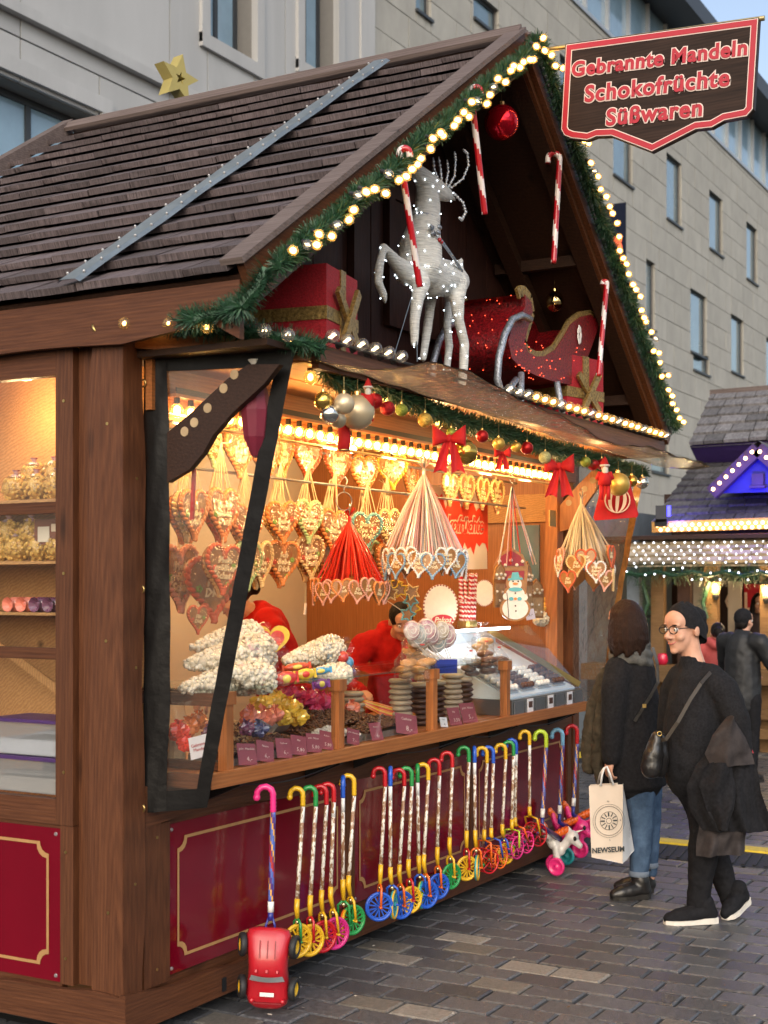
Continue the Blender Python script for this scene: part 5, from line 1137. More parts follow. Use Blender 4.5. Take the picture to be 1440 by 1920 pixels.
# ---- poster Schokofrüchte
M_post = mat('poster paper', (.70, .60, .48), .5, var=.05, scale=3); M_pred = mat('poster red brush', (.75, .045, .015), .5, var=.1, scale=10)
p = PY(868, 985, .42); t = thing('wall_poster', 'pale poster with red brush field reading Schokofrüchte behind the ribbon bunch', 'poster'); k = depth(p) / FOC
t.matrix_world = plane_frame(p, (1, 0, .02), (0, 0, 1)); wP = .86
o = MB(); o.box((-.1, -.02, 0), (wP, .50, .012)); o.build('paper', M_post, t)
edge = []; rr = random.Random(5)
for i in range(21): edge.append((-.50 + i * .042, .13 + rr.uniform(-.04, .06)))
low = [(-.50 + i * .042, -.13 + rr.uniform(-.07, .03)) for i in range(21)]
o = MB()
for i in range(20): o.add([(edge[i][0], edge[i][1], .008), (low[i][0], low[i][1], .008), (low[i + 1][0], low[i + 1][1], .008), (edge[i + 1][0], edge[i + 1][1], .008)], [(0, 1, 2, 3)])
o.build('red_field', M_pred, t); lettering('lettering', 'Schokofrüchte', M_prt, t, Matrix.Translation((-.12, 0, .012)), size=.14, offset=.010, extrude=.0008, shear=.3, spacing=.92); lettering('lettering_core', 'Schokofrüchte', M_pred, t, Matrix.Translation((-.12, 0, .015)), size=.14, offset=.002, extrude=.0008, shear=.3, spacing=.92)
# far end: curtain rod board and dark window in the end wall
q = MB(); a, b = PX(940, 925, 4.395), PX(1008, 945, 4.395); q.b2(4.37, 4.398, .15, 1.2, 2.12, 2.3); part(q, 'end_board', WLT); q = MB(); q.b2(4.38, 4.399, .22, .42, 1.62, 2.1); part(q, 'end_window', M_win)
# ================================================================== on and in the counter
CT = .987
rc = random.Random(31)
# ---- display case frame (fixed to the counter)
DC = thing('display_case', 'low glazed timber display case on the left and middle of the counter', 'display case', (.4, -.19, CT))
dl = DC.location.copy()
def dpart(o, nm, m, smooth=None): o.v = [tuple(Vector(p) - dl) for p in o.v]; return o.build(nm, m, DC, smooth=smooth)
XP = (.37, 1.20, 2.09, 2.96)
for i, x in enumerate(XP):
    o = MB(); o.b2(x, x + .045, -.196, -.156, CT + .001, 1.285); dpart(o, 'post', WOZ)
    o = MB(); o.b2(x - .008, x + .053, -.204, -.148, 1.245, 1.295); dpart(o, 'post_cap', WOZ)
o = MB(); o.b2(.375, .41, -.155, .30, 1.235, 1.285); dpart(o, 'top_rail', WY); o = MB(); o.b2(.375, .41, -.155, .30, CT + .002, 1.02); dpart(o, 'bottom_rail', WY)
o = MB(); o.b2(.375, .415, .30, .34, CT + .001, 1.285); dpart(o, 'post', WOZ)
for a, b in zip(XP[:-1], XP[1:]):
    o = MB(); o.b2(a + .047, b - .002, -.178, -.174, CT + .002, 1.284); dpart(o, 'front_glass', M_glass)
o = MB(); o.b2(.36, 3.02, -.20, .30, 1.297, 1.304); dpart(o, 'top_glass', film('case top glass', (.90, .95, .93), .12, .02))
o = MB(); o.b2(.42, 2.95, .26, .30, 1.24, 1.29); dpart(o, 'rear_rail', WX)
# ---- heaps of nuts and sweets in trays
M_tray = mat('tin tray', (.30, .28, .25), .4, metal=.6, var=.1)
def heap(x0, x1, y0, y1, z0, hgt, cols, n, sz, label, name='sweets_tray', cat='tray of sweets'):
    c = Vector(((x0 + x1) / 2, (y0 + y1) / 2, z0)); t = thing(name, label, cat, c, group='trays in the display case'); hx, hy = (x1 - x0) / 2, (y1 - y0) / 2
    o = MB(); o.add([(-hx, -hy, 0), (hx, -hy, 0), (hx, hy, 0), (-hx, hy, 0), (-hx, -hy, .03), (hx, -hy, .03), (hx, hy, .05), (-hx, hy, .05)], [(0, 1, 2, 3), (0, 4, 5, 1), (1, 5, 6, 2), (2, 6, 7, 3), (3, 7, 4, 0)]); o.build('tray', M_tray, t)
    H = lambda a, b: .02 + hgt * (1 - .55 * (2 * a - 1) ** 2) * (.45 + .55 * b)
    o = MB(); o.sheet(lambda a, b: (lerp(-hx * .97, hx * .97, a), lerp(-hy * .97, hy * .97, b), H(a, b) - sz * .5), 10, 8); o.build('heap_core', cols[0], t, smooth=True)
    for q, m_ in enumerate(cols):
        o = MB(); o.smooth = True
        for i in range(n // len(cols)):
            a, b = rc.random(), rc.random(); r = Euler((rc.uniform(-.6, .6), rc.uniform(-.6, .6), rc.random() * 6)).to_matrix(); o.ball((lerp(-hx, hx, a) * .96, lerp(-hy, hy, b) * .96, H(a, b) + rc.uniform(-.3, .3) * sz), (sz, sz * .62, sz * .5), 7, 5, r)
        tag(o.build('sweets', m_, t), kind='stuff')
M_alm = mat('roasted almond', (.12, .040, .016), .5, var=.35, scale=60, bump=.6, coat=.2); M_alm2 = mat('dark almond', (.07, .022, .012), .45, var=.3, scale=60, coat=.2); M_cash = mat('pale nut', (.50, .34, .18), .5, var=.25, scale=50); M_sugar = mat('white sugared almond', (.62, .58, .54), .5, var=.15, scale=50)
heap(.45, .72, -.11, .05, CT, .06, [M_alm, M_alm2], 320, .012, 'tray of dark roasted almonds nearest the corner post'); heap(.735, 1.18, -.11, .02, CT, .055, [M_alm2, M_alm], 420, .012, 'tray of brown nuts behind the row of price cards'); heap(.80, 1.19, .03, .25, CT, .10, [M_cash, M_alm], 380, .013, 'tray of pale nuts at the back of the first bay')
heap(1.25, 1.55, -.11, .0, CT, .055, [M_sugar], 300, .012, 'tray of white sugared almonds'); heap(1.27, 2.07, -.0, .26, CT, .125, [M_alm, M_alm2, M_alm], 1000, .013, 'large tray of roasted almonds in the middle bay'); heap(1.58, 2.07, -.11, -.005, CT, .07, [M_alm, M_alm2], 420, .012, 'tray of roasted almonds in front of the large heap')
# steel scoop
t = thing('steel_scoop', 'steel scoop stuck in the pale nuts', 'scoop', (.98, -.02, CT + .10)); o = MB(); o.sheet(lambda i, j: (lerp(-.05, .05, i), .03 * math.cos(math.pi * (j - .5)) * 0 + lerp(-.035, .035, j), .02 - .03 * math.sin(j * math.pi)), 6, 8); o.build('bowl', M_steel, t, smooth=True); o = MB(); o.tube([(-.05, 0, .015), (-.12, .01, .05)], .007, 8); o.build('handle', M_steel, t)
# ---- cellophane candy bouquets: crumpled wraps
def crumple(p, r, col, label, seed, name='wrapped_sweet', sq=.8):
    rr = random.Random(seed); t = thing(name, label, 'wrapped sweets', p, group='cellophane wrapped sweets in the case')
    m_ = mat('cellophane ' + col, {'yellow': (.75, .48, .06), 'pink': (.70, .05, .16), 'coral': (.75, .22, .14), 'navy': (.06, .06, .14), 'red': (.62, .04, .02), 'orange': (.72, .20, .04), 'plum': (.16, .05, .10)}[col], .25, var=.25, scale=14, coat=.7, bump=.3)
    o = MB(); n, m = 14, 9; o.v.append((0, 0, -r * sq)); ph = [rr.random() * 6 for _ in range(6)]
    def rad(a, b): return r * (1 + .22 * math.sin(3 * a + ph[0]) * math.sin(2 * b + ph[1]) + .16 * math.sin(7 * a + ph[2] + 3 * b) + rr.uniform(-.09, .09))
    for i in range(1, m):
        th = -math.pi / 2 + math.pi * i / m
        for j in range(n): a = 6.283 * j / n; q = rad(a, th); o.v.append((q * math.cos(th) * math.cos(a), q * math.cos(th) * math.sin(a), q * sq * math.sin(th)))
    o.v.append((0, 0, r * sq)); e = len(o.v) - 1
    for j in range(n): o.face((0, 1 + (j + 1) % n, 1 + j)); o.face((e, e - n + j, e - n + (j + 1) % n))
    for i in range(m - 2):
        for j in range(n): a = 1 + i * n; o.face((a + j, a + (j + 1) % n, a + n + (j + 1) % n, a + n + j))
    o.build('wrap', m_, t)
    o = MB()
    for k in range(6): a = 6.283 * k / 6 + rr.random(); o.add([(0, 0, r * sq * .8), (r * .55 * math.cos(a), r * .55 * math.sin(a), r * sq * 1.35 + rr.uniform(0, .3) * r), (r * .5 * math.cos(a + .8), r * .5 * math.sin(a + .8), r * sq * 1.3)], [(0, 1, 2)])
    o.build('frill', m_, t)
for i, (u, v, y, rp, col, lab) in enumerate(((492, 1322, .15, 22, 'yellow', 'first yellow wrap behind the corner post'), (520, 1314, .18, 20, 'yellow', 'second yellow wrap from the corner post'), (545, 1330, .12, 22, 'yellow', 'large yellow wrap in the centre of the first bay'), (560, 1345, .08, 18, 'yellow', 'low yellow wrap beside the scoop'), (530, 1345, .06, 18, 'yellow', 'yellow wrap beside the navy wrap'),
        (545, 1302, .26, 18, 'pink', 'pink wrap above the yellow wraps'), (575, 1310, .24, 20, 'pink', 'pink wrap right of the yellow wraps'), (600, 1318, .22, 22, 'pink', 'large pink wrap in the right half of the first bay'), (622, 1318, .24, 18, 'pink', 'pink wrap against the second post'), (590, 1335, .2, 16, 'pink', 'lowest pink wrap in the first bay'),
        (470, 1345, .04, 20, 'coral', 'coral wrap beside the corner post'), (495, 1348, .02, 22, 'coral', 'coral wrap left of the navy wrap'), (515, 1340, .06, 16, 'coral', 'coral wrap under the yellow wraps'), (485, 1368, -.06, 17, 'navy', 'navy striped wrap in front of the coral wraps'), (462, 1366, -.04, 15, 'plum', 'plum wrap beside the corner post'),
        (335, 1372, .02, 20, 'red', 'red wrap left of the case nearest the curtain'), (352, 1365, .06, 20, 'orange', 'orange wrap behind the white price card'), (372, 1352, .12, 18, 'orange', 'orange wrap against the case side'), (392, 1375, -.02, 15, 'plum', 'plum wrap left of the case'), (350, 1395, -.06, 17, 'red', 'low red wrap beside the white price card'),
        (668, 1312, .2, 17, 'coral', 'coral wrap at the left of the middle bay'), (660, 1328, .16, 15, 'coral', 'coral wrap over the roasted almonds'))):
    p = PY(u, v, y); crumple(p, rp * depth(p) / FOC, col, lab, i)
# liquorice strips
t = thing('jelly_strip', 'bundle of orange and yellow jelly strips lying over the almonds', 'jelly strips', PY(740, 1330, .05)); l0 = t.location.copy()
for i in range(7):
    o = MB(); o.tube([PY(675, 1312 + i, .16) - l0, PY(710, 1320 + i * 3, .1) - l0, PY(760, 1335 + i * 3, .04) - l0, PY(812, 1345 + i * 4, .0) - l0], .006, 6); o.build('strip', mat(('jelly orange', 'jelly yellow', 'jelly red')[i % 3], ((.8, .22, .03), (.8, .5, .05), (.65, .05, .03))[i % 3], .3, var=.1, coat=.4), t, smooth=True)
# ---- price cards
M_card = mat('plum price card', (.26, .055, .075), .55, var=.08, scale=8); M_cwr = mat('card chalk writing', (.72, .55, .50), .7, var=.05); M_cwt = mat('white price card', (.72, .72, .75), .5, var=.04)
PRC = ['4,-', '6,-', '6,-', '5,80', '5,80', '5,80', '7,-', '6,-', '8,-', '3,50', '5,-', '4,-']
for i, (u, v, wp, hp, tl) in enumerate(((463, 1428, 32, 44, -.1), (497, 1418, 30, 42, -.22), (532, 1410, 27, 40, -.12), (560, 1406, 27, 40, -.2), (588, 1402, 26, 38, -.15), (612, 1400, 24, 38, -.25), (662, 1393, 22, 32, -.3), (705, 1383, 22, 36, 0), (762, 1374, 40, 42, -.2), (852, 1352, 24, 36, 0), (878, 1348, 30, 40, 0), (832, 1366, 14, 20, -.1))):
    p = PY(u, v, -.148); k = depth(p) / FOC; wd = wp * k * 1.3; h = hp * k * .95; p.z = CT + .004 + h * .46
    t = thing('price_card', '%s price card, %s from the left along the case front' % ('small white' if i == 11 else 'plum', (ORD + ['tenth', 'eleventh', 'twelfth'])[i] if i < 9 else ('eleventh', 'twelfth', 'tenth')[i - 9]), 'price card', group='price cards in the display case')
    M = plane_frame(p, (1, -.35, 0), (0, .0, 1)) @ Matrix.Rotation(-.35, 4, 'X') @ Matrix.Rotation(tl, 4, 'Z'); t.matrix_world = M
    o = MB(); o.box((0, 0, 0), (wd, h, .002)); o.build('card', M_cwt if i == 11 else M_card, t)
    lettering('writing', ('gebr. Mandeln', 'Nüsse', 'Cashew', 'Mix', 'gebr. Nüsse', 'Kokos')[i % 6], M_cwr if i != 11 else M_ik, t, Matrix.Translation((0, h * .25, .0025)), size=wd * .15, extrude=.0002, res=1); lettering('price', PRC[i], M_cwr if i != 11 else M_ik, t, Matrix.Translation((wd * .1, -h * .22, .0025)), size=wd * .3, extrude=.0002, res=1)
p = PY(374, 1400, -.12); t = thing('price_card', 'white printed card left of the case beside the red wraps', 'price card', group='price cards in the display case'); t.matrix_world = plane_frame(p, (1, -.35, 0), (0, 0, 1)) @ Matrix.Rotation(.15, 4, 'Z'); o = MB(); o.box((0, 0, 0), (.09, .085, .002)); o.build('card', M_cwt, t); lettering('writing', 'Gebrannte\nMandeln', M_cr, t, Matrix.Translation((0, .0, .0025)), size=.018, extrude=.0002)
# glass jar left
p = PY(330, 1320, .1); t = thing('glass_jar', 'clear glass jar standing left of the display case', 'jar', (p.x, p.y, CT)); o = MB(); o.lathe([(.0, .002), (.04, .002), (.042, .02), (.042, .2), (.036, .22), (.036, .24), (.038, .24)], n=18); o.build('glass', M_glass, t, smooth=True); o = MB(); o.lathe([(0, .01), (.038, .01), (.038, .12), (0, .125)], n=14); o.build('sweets', M_cash, t)
# ---- stacked chocolate cookies in the right bay
M_choc = mat('chocolate cookie', (.075, .030, .018), .5, var=.25, scale=30, bump=.3); M_mall = mat('pale cookie', (.42, .33, .24), .5, var=.15, scale=30)
for i, (x, y, n, m_, lab) in enumerate(((2.20, .05, 9, M_mall, 'left stack of pale cookies in the right bay'), (2.36, .02, 8, M_choc, 'first stack of chocolate cookies in the right bay'), (2.52, .02, 8, M_choc, 'second stack of chocolate cookies in the right bay'), (2.68, .0, 9, M_mall, 'right stack of pale cookies in the right bay'), (2.84, .02, 8, M_choc, 'last stack of chocolate cookies beside the right post'), (1.98, .2, 7, M_mall, 'stack of pale cookies behind the almond heap'))):
    t = thing('cookie_stack', lab, 'cookie stack', (x, y, CT), group='stacked cookies in the case')
    for k in range(n):
        o = MB(); r = .062; dx, dy = rc.uniform(-.006, .006), rc.uniform(-.006, .006); o.lathe([(0, 0), (r * .8, .001), (r, .012), (r * .85, .024), (0, .027)], (dx, dy, .002 + k * .0275), 16); o.build('cookie', M_choc if (m_ is M_choc and k != n - 1) else (m_ if m_ is M_mall and (k % 3) else M_mall), t, smooth=True)
# ---- popcorn cone bags lying on the case
M_pop = mat('popcorn', (.70, .60, .40), .7, var=.25, scale=22, bump=.4, col2=(.86, .82, .72)); M_popc = mat('caramel popcorn', (.68, .40, .09), .6, var=.3, scale=40); M_wrap = film('bag film', (.98, .98, .97), .10, .08, milk=.02, bump=.5, bscale=30)
M_prr = mat('bag print red', (.62, .06, .08), .4, var=.4, scale=18, col2=(.8, .7, .66)); M_prb = mat('bag print blue', (.06, .30, .42), .4, var=.4, scale=18, col2=(.75, .76, .74))
def cone_bag(tip, end, r, label, prt, seed, pm=None):
    pm = pm or M_pop; rr = random.Random(seed); d = end - tip; L = d.length; z = d / L; F_ = frame_z(z); t = thing('popcorn_bag', label, 'popcorn bag', tip.lerp(end, .5), group='cone shaped popcorn bags'); c = t.location.copy()
    R_ = lambda s: r * (.12 + .88 * min(1, s * 1.25) ** .8) * (1 if s < .9 else math.sqrt(max(.05, 1 - ((s - .9) / .13) ** 2)))
    o = MB(); o.tube([tip.lerp(end, s) - c for s in [i / 12 for i in range(13)]], [R_(i / 12) * .86 for i in range(13)], 14); o.build('fill', pm, t, smooth=True)
    o = MB(); o.smooth = True; N = int(520 * min(1.3, L / .35))
    for i in range(N):
        s = rr.random() ** .7; a = rr.random() * 6.283; q = R_(s) * rr.uniform(.86, .97); p = tip.lerp(end, s) + F_ @ Vector((math.cos(a) * q, math.sin(a) * q, 0)) - c; o.ball(p, rr.uniform(.007, .012), 6, 4)
    tag(o.build('popcorn', pm, t), kind='stuff')
    o = MB(); o.tube([tip.lerp(end, s) - c for s in [i / 14 for i in range(15)]], [R_(i / 14) * 1.04 for i in range(15)], 18, False); o.build('bag', M_wrap, t, smooth=True)
    o = MB(); n = 18
    for s0, s1 in ((.62, 1.0),):
        for i in range(n):
            if i % 3 == 2: continue
            a0, a1 = 6.283 * i / n, 6.283 * (i + 1) / n
            o.add([tip.lerp(end, s) + F_ @ Vector((math.cos(a) * R_(s) * 1.05, math.sin(a) * R_(s) * 1.05, 0)) - c for s, a in ((s0, a0), (s1, a0), (s1, a1), (s0, a1))], [(0, 1, 2, 3)])
    o.build('print', prt, t, smooth=True)
    o = MB(); o.sheet(lambda i, j: end - c + F_ @ Vector((math.cos(i * 6.283) * r * (.25 + .5 * j), math.sin(i * 6.283) * r * (.25 + .5 * j), .012 + .05 * j + .012 * math.sin(i * 40))), 24, 3); o.build('ruffle', M_wrap, t)
cone_bag(PY(338, 1292, -.02), PY(490, 1262, -.05), .078, 'popcorn cone bag lying lowest behind the curtain hem', M_prr, 1); cone_bag(PY(346, 1246, .03), PY(500, 1222, .0), .085, 'popcorn cone bag lying second from the bottom', M_prr, 2); cone_bag(PY(360, 1215, .12), PY(478, 1192, .08), .075, 'popcorn cone bag on top of the heap', M_prr, 3); cone_bag(PY(430, 1262, -.1), PY(505, 1275, -.14), .06, 'short red printed popcorn bag at the heap end', M_prr, 4)
cone_bag(PY(530, 1240, .12), PY(632, 1216, .08), .07, 'blue printed popcorn cone bag lying on top', M_prb, 5); cone_bag(PY(560, 1270, .0), PY(648, 1264, -.04), .055, 'lower blue printed popcorn bag', M_prb, 6); cone_bag(PY(590, 1262, -.06), PY(640, 1274, -.1), .045, 'small blue printed popcorn bag at the glass edge', M_prb, 7)
# colourful packets
for i, (u, v, y, wx, h, c1, lab) in enumerate(((536, 1272, -.14, .10, .06, (.55, .04, .03), 'red candy packet under the popcorn bags'), (572, 1264, -.12, .09, .05, (.72, .48, .04), 'yellow candy packet between red ones'), (600, 1258, -.08, .10, .035, (.08, .35, .60), 'light blue candy packet on the pile'), (556, 1250, -.04, .12, .035, (.62, .08, .03), 'long red and yellow candy packet on the pile'), (602, 1282, -.15, .07, .05, (.25, .06, .30), 'small purple candy packet at the glass edge'))):
    p = PY(u, v, y); t = thing('candy_packet', lab, 'candy packet'); t.matrix_world = orient(p, .35) @ Matrix.Rotation(.12, 4, 'Z')
    o = MB(); o.ball((0, 0, 0), (wx / 2, h / 2, .018), 14, 8); o.build('packet', mat('packet %d' % i, c1, .3, var=.4, scale=24, coat=.6), t, smooth=True); o = MB(); o.ball((0, 0, .012), (wx * .22, h * .3, .009), 12, 6); o.build('emblem', mat('packet emblem %d' % i, (.78, .62, .12) if i != 1 else (.6, .05, .03), .3, var=.2, scale=20), t, smooth=True)
    o = MB(); [o.box((s * wx * .5, 0, 0), (.012, h * .8, .003)) for s in (-1, 1)]; o.build('crimp', mat('packet %d' % i, c1), t)
p = PY(507, 1205, .22); t = thing('toy_bag', 'yellow and red heart shaped toy bag standing behind the popcorn', 'toy bag'); t.matrix_world = orient(p, .2) @ Matrix.Scale(.16, 4); o = MB(); o.prism(heart_pts(36, .55, .5), lambda a, b, q: (a, b, q), -.06, .06); o.build('bag', mat('toy yellow', (.78, .55, .05), .35, var=.1, coat=.4), t); o = MB(); o.prism([(a * .72, b * .72) for a, b in heart_pts(36, .55, .5)], lambda a, b, q: (a, b, q), .06, .075); o.build('picture', mat('toy red', (.62, .06, .05), .35, var=.3, scale=9), t)
# ---- bagged biscuits, lollipops, cookie bags on the middle of the case
M_bisc = mat('biscuit', (.50, .26, .09), .6, var=.25, scale=30, bump=.3); M_bow2 = mat('thin red band', (.6, .03, .03), .5, var=.05)
def biscuit_bag(u, v, y, rp, n, m_, label, k2=1.):
    p = PY(u, v, y); k = depth(p) / FOC; r = rp * k; t = thing('biscuit_bag', label, 'bag of biscuits', p, group='bags of biscuits on the case')
    for i in range(n):
        a = i * 2.4; o = MB(); o.smooth = True; o.ball((.25 * r * math.cos(a), .25 * r * math.sin(a), -r * .9 + i * r * .52), (r * .82, r * .82, r * .34), 14, 8, Euler((rc.uniform(-.2, .2), rc.uniform(-.2, .2), 0)).to_matrix()); o.build('biscuit', m_, t)
    zt = -r * .9 + n * r * .52
    o = MB(); o.sheet(lambda i, j: (math.cos(i * 6.283) * r * ((1.08 - .2 * (j / .6) ** 3 if j < .6 else .88 * max(.1, 1 - (j - .6) / .25 * .9) if j < .85 else .1 + (j - .85) * 4 * .8) + .04 * math.sin(i * 50)), math.sin(i * 6.283) * r * (1.08 if j < .5 else (1.08 * max(.1, 1 - (j - .5) / .35 * .9) if j < .85 else .1 + (j - .85) * 3.)), lerp(-r * 1.25, zt + r * 1.25, j)), 26, 16); o.build('bag', M_wrap, t, smooth=True)
    o = MB(); o.torus((0, 0, lerp(-r * 1.25, zt + r * 1.25, .85)), r * .12, .004, None, 10, 5); o.build('tie', M_bow2, t)
for a in ((762, 1246, -.05, 22, 3, M_bisc, 'bag of golden biscuits at the left of the biscuit bags'), (792, 1246, -.12, 26, 3, M_bisc, 'bag of golden biscuits in front of the lollipops'), (778, 1212, .04, 24, 3, M_bisc, 'tall bag of golden biscuits behind'), (883, 1246, -.02, 18, 3, M_choc, 'bag of dark cookies right of the blue box'), (912, 1240, -.08, 20, 4, M_alm, 'bag of brown cookies with red tie'), (936, 1238, -.04, 17, 3, M_choc, 'bag of dark cookies against the chocolate case'), (905, 1205, .1, 20, 3, M_bisc, 'bag of pale cookies behind the dark ones')): biscuit_bag(*a)
p = PY(832, 1249, -.1); t = thing('blue_box', 'blue cardboard lollipop stand on the case', 'box', p); o = MB(); Mz = orient(Vector((0, 0, 0)), .35); o.box((0, 0, 0), (.125, .06, .07), Mz.to_3x3() @ Matrix.Rotation(math.pi / 2, 3, 'X')); o.build('box', mat('royal blue card', (.012, .03, .26), .4, var=.06), t)
for i in range(8):
    u, v = 772 + i * 9.2, 1182 + (i % 3) * 9; q_ = PY(u, v, -.1 + .03 * (i % 3)); base = PY(812 + i * 5, 1238, -.1 + .02 * (i % 2)); k = depth(q_) / FOC
    t = thing('lollipop', 'swirl lollipop on a stick, %s from the left above the blue box' % ORD[i], 'lollipop', q_, group='lollipops in the blue box')
    o = MB(); o.smooth = True; rot = orient(Vector((0, 0, 0)), .3).to_3x3(); rr_ = (17 + 4 * (i % 2)) * k; o.ball((0, 0, 0), (rr_, rr_ * 1.15, rr_ * .35), 16, 8, rot); o.build('candy', mat('lolly %d' % (i % 4), [(.72, .30, .33), (.35, .55, .55), (.70, .50, .25), (.62, .12, .22)][i % 4], .25, var=.45, scale=30, coat=.7, col2=(.8, .75, .7)), t)
    o = MB(); sw = [rot @ Vector((s / 30 * rr_ * .95 * math.cos(s * .5), s / 30 * rr_ * .95 * math.sin(s * .5) * 1.1, rr_ * .36 * math.sqrt(max(0, 1 - (s / 32) ** 2)) + .001)) for s in range(30)]; o.tube(sw, rr_ * .05, 4); o.build('swirl', M_iw, t)
    o = MB(); o.tube([(0, 0, -rr_), base - q_], .0025, 5); o.build('stick', M_iw, t)
# rail at the back of the glass top, small sweets, far popcorn bags
q = MB(); q.bar(PY(665, 1268, .2), PY(905, 1240, .2), .014, .010); tag(q.build('steel_rail', M_alu), 'thin pale rail along the back of the glass top', 'rail')
for i, (u, v, r_, c) in enumerate(((642, 1232, 12, (.55, .06, .05)), (652, 1242, 12, (.1, .3, .5)), (660, 1262, 9, (.12, .12, .35)))):
    p = PY(u, v, .02); k = depth(p) / FOC; t = thing('wrapped_sweet', ('red', 'blue', 'dark blue')[i] + ' wrapped sweet left of the seller', 'wrapped sweets', p); o = MB(); o.smooth = True; o.ball((0, 0, 0), r_ * k, 10, 8); o.build('sweet', mat('sweet %d' % i, c, .3, var=.5, scale=40, coat=.5), t); o = MB(); [o.lathe([(.002, 0), (r_ * k * .6, .02)], (0, 0, s * r_ * k * .9), 8, Matrix.Rotation(0 if s > 0 else math.pi, 3, 'X')) for s in (1, -1)]; o.build('twist', M_wrap, t)
# ---- chocolate case: steel base, slanted glass, pale deck with marshmallows
CC = thing('chocolate_case', 'slanted glass chocolate case with steel front at the far end of the counter', 'display case', (3.05, -.2, CT)); dl = CC.location.copy()
def cpart(o, nm, m, smooth=None): o.v = [tuple(Vector(p) - dl) for p in o.v]; return o.build(nm, m, CC, smooth=smooth)
XA, XB = 3.03, 4.075
o = MB(); o.b2(XA, XB, -.195, .42, CT + .001, 1.075); cpart(o, 'base', M_steel)
for i in range(7):
    x = XA + .02 + i * .148; o = MB(); o.b2(x, x + .13, -.203, -.197, CT + .008, 1.066); cpart(o, 'front_plate', mat('grey plate', (.12, .135, .15), .35, var=.1, metal=.3))
    if i % 2: o = MB(); o.b2(x + .02, x + .10, -.207, -.204, CT + .006, 1.07); lb = cpart(o, 'price_label', M_cwt); o = MB(); o.b2(x + .035, x + .085, -.2095, -.2075, 1.02, 1.055); cpart(o, 'label_picture', M_choc)
M_deck = mat('deck with sky reflection tone', (.72, .83, .93), .25, var=.08, scale=4)  # bluish white paints the sky's reflection into the deck colour
o = MB(); o.prism([(-.17, 1.076), (.38, 1.076), (.38, 1.36), (-.17, 1.088)], lambda a, b, t: Vector((t, a, b)), XA + .01, XB - .06); cpart(o, 'deck', M_deck); o = MB(); o.b2(XA + .01, XB - .01, .385, .40, 1.088, 1.44); cpart(o, 'back_panel', M_deck)
o = MB(); o.add([(XA, -.19, 1.08), (XB, -.19, 1.08), (XB - .05, .14, 1.46), (XA, .14, 1.46)], [(0, 1, 2, 3)]); cpart(o, 'slanted_glass', film('case slant glass', (.92, .96, .98), .3, .03)); o = MB(); o.b2(XA, XB - .05, .14, .42, 1.458, 1.466); cpart(o, 'top_glass', M_glass)
for x in (XA, XB - .02): o = MB(); o.add([(x, -.19, 1.08), (x, .42, 1.08), (x, .42, 1.46), (x, .14, 1.46)], [(0, 1, 2, 3)]); cpart(o, 'side_glass', M_glass)
o = MB(); o.bar((XB - .5, .2, 1.44), (XB - .01, -.18, 1.1), .02, .035); cpart(o, 'brass_strip', M_brass)
o = MB(); o.bar((XA + .02, .16, 1.45), (XB - .3, .16, 1.45), .014, .014); cpart(o, 'deck_fill_tube', mat('added deck fill glow', (.9, .95, 1), .5, var=0, emit=22, ecol=(.86, .94, 1)))  # added cool glow that brightens the deck, standing in for sky reflection
for i in range(4):
    x = 3.15 + i * .23; t = thing('marshmallow_tray', 'tray of white marshmallow skewers, %s from the left in the chocolate case' % ORD[i], 'tray of sweets', (x, -.045, 1.153), (.46, 0, 0)); o = MB(); o.b2(-.09, .09, -.11, .11, 0, .006); o.build('tray', M_alu, t)
    o = MB(); o.smooth = True
    for a in range(4):
        for b in range(5): o.ball((-.065 + a * .043, -.085 + b * .042, .024), .019, 8, 6)
    tag(o.build('sweets', M_iw if i % 2 == 0 else M_choc, t), kind='stuff')
# on top of the chocolate case: candy stick holder, tag boards, popcorn
t = thing('candy_stick_holder', 'holder packed with red and white candy sticks on the chocolate case', 'candy sticks', PY(876, 1162, .25)); k = depth(t.location) / FOC
for i in range(15):
    a = 6.283 * i / 15; r = 17 * k; mm = cane_mesh(50 * k, 3.2 * k, .5 * k, 1, 8, 6.); s = obj('candy_stick', mm, t, (r * math.cos(a) * .75, r * math.sin(a) * .75, -8 * k), (rc.uniform(-.06, .06), rc.uniform(-.06, .06), 0))
for i in range(11):
    a = 6.283 * i / 11; s = obj('candy_stick', cane_mesh(48 * k, 3.2 * k, .5 * k, 1, 8, 6.), t, (14 * k * math.cos(a), 14 * k * math.sin(a), 36 * k), (rc.uniform(-.12, .12), rc.uniform(-.12, .12), 0))
o = MB(); o.lathe([(0, -12 * k), (19 * k, -12 * k), (19 * k, -2 * k), (0, -2 * k)], n=18); o.build('base', M_brass, t); o = MB(); o.torus((0, 0, 28 * k), 15 * k, 2.4 * k, None, 18, 6); o.build('band', M_cr, t, smooth=True)
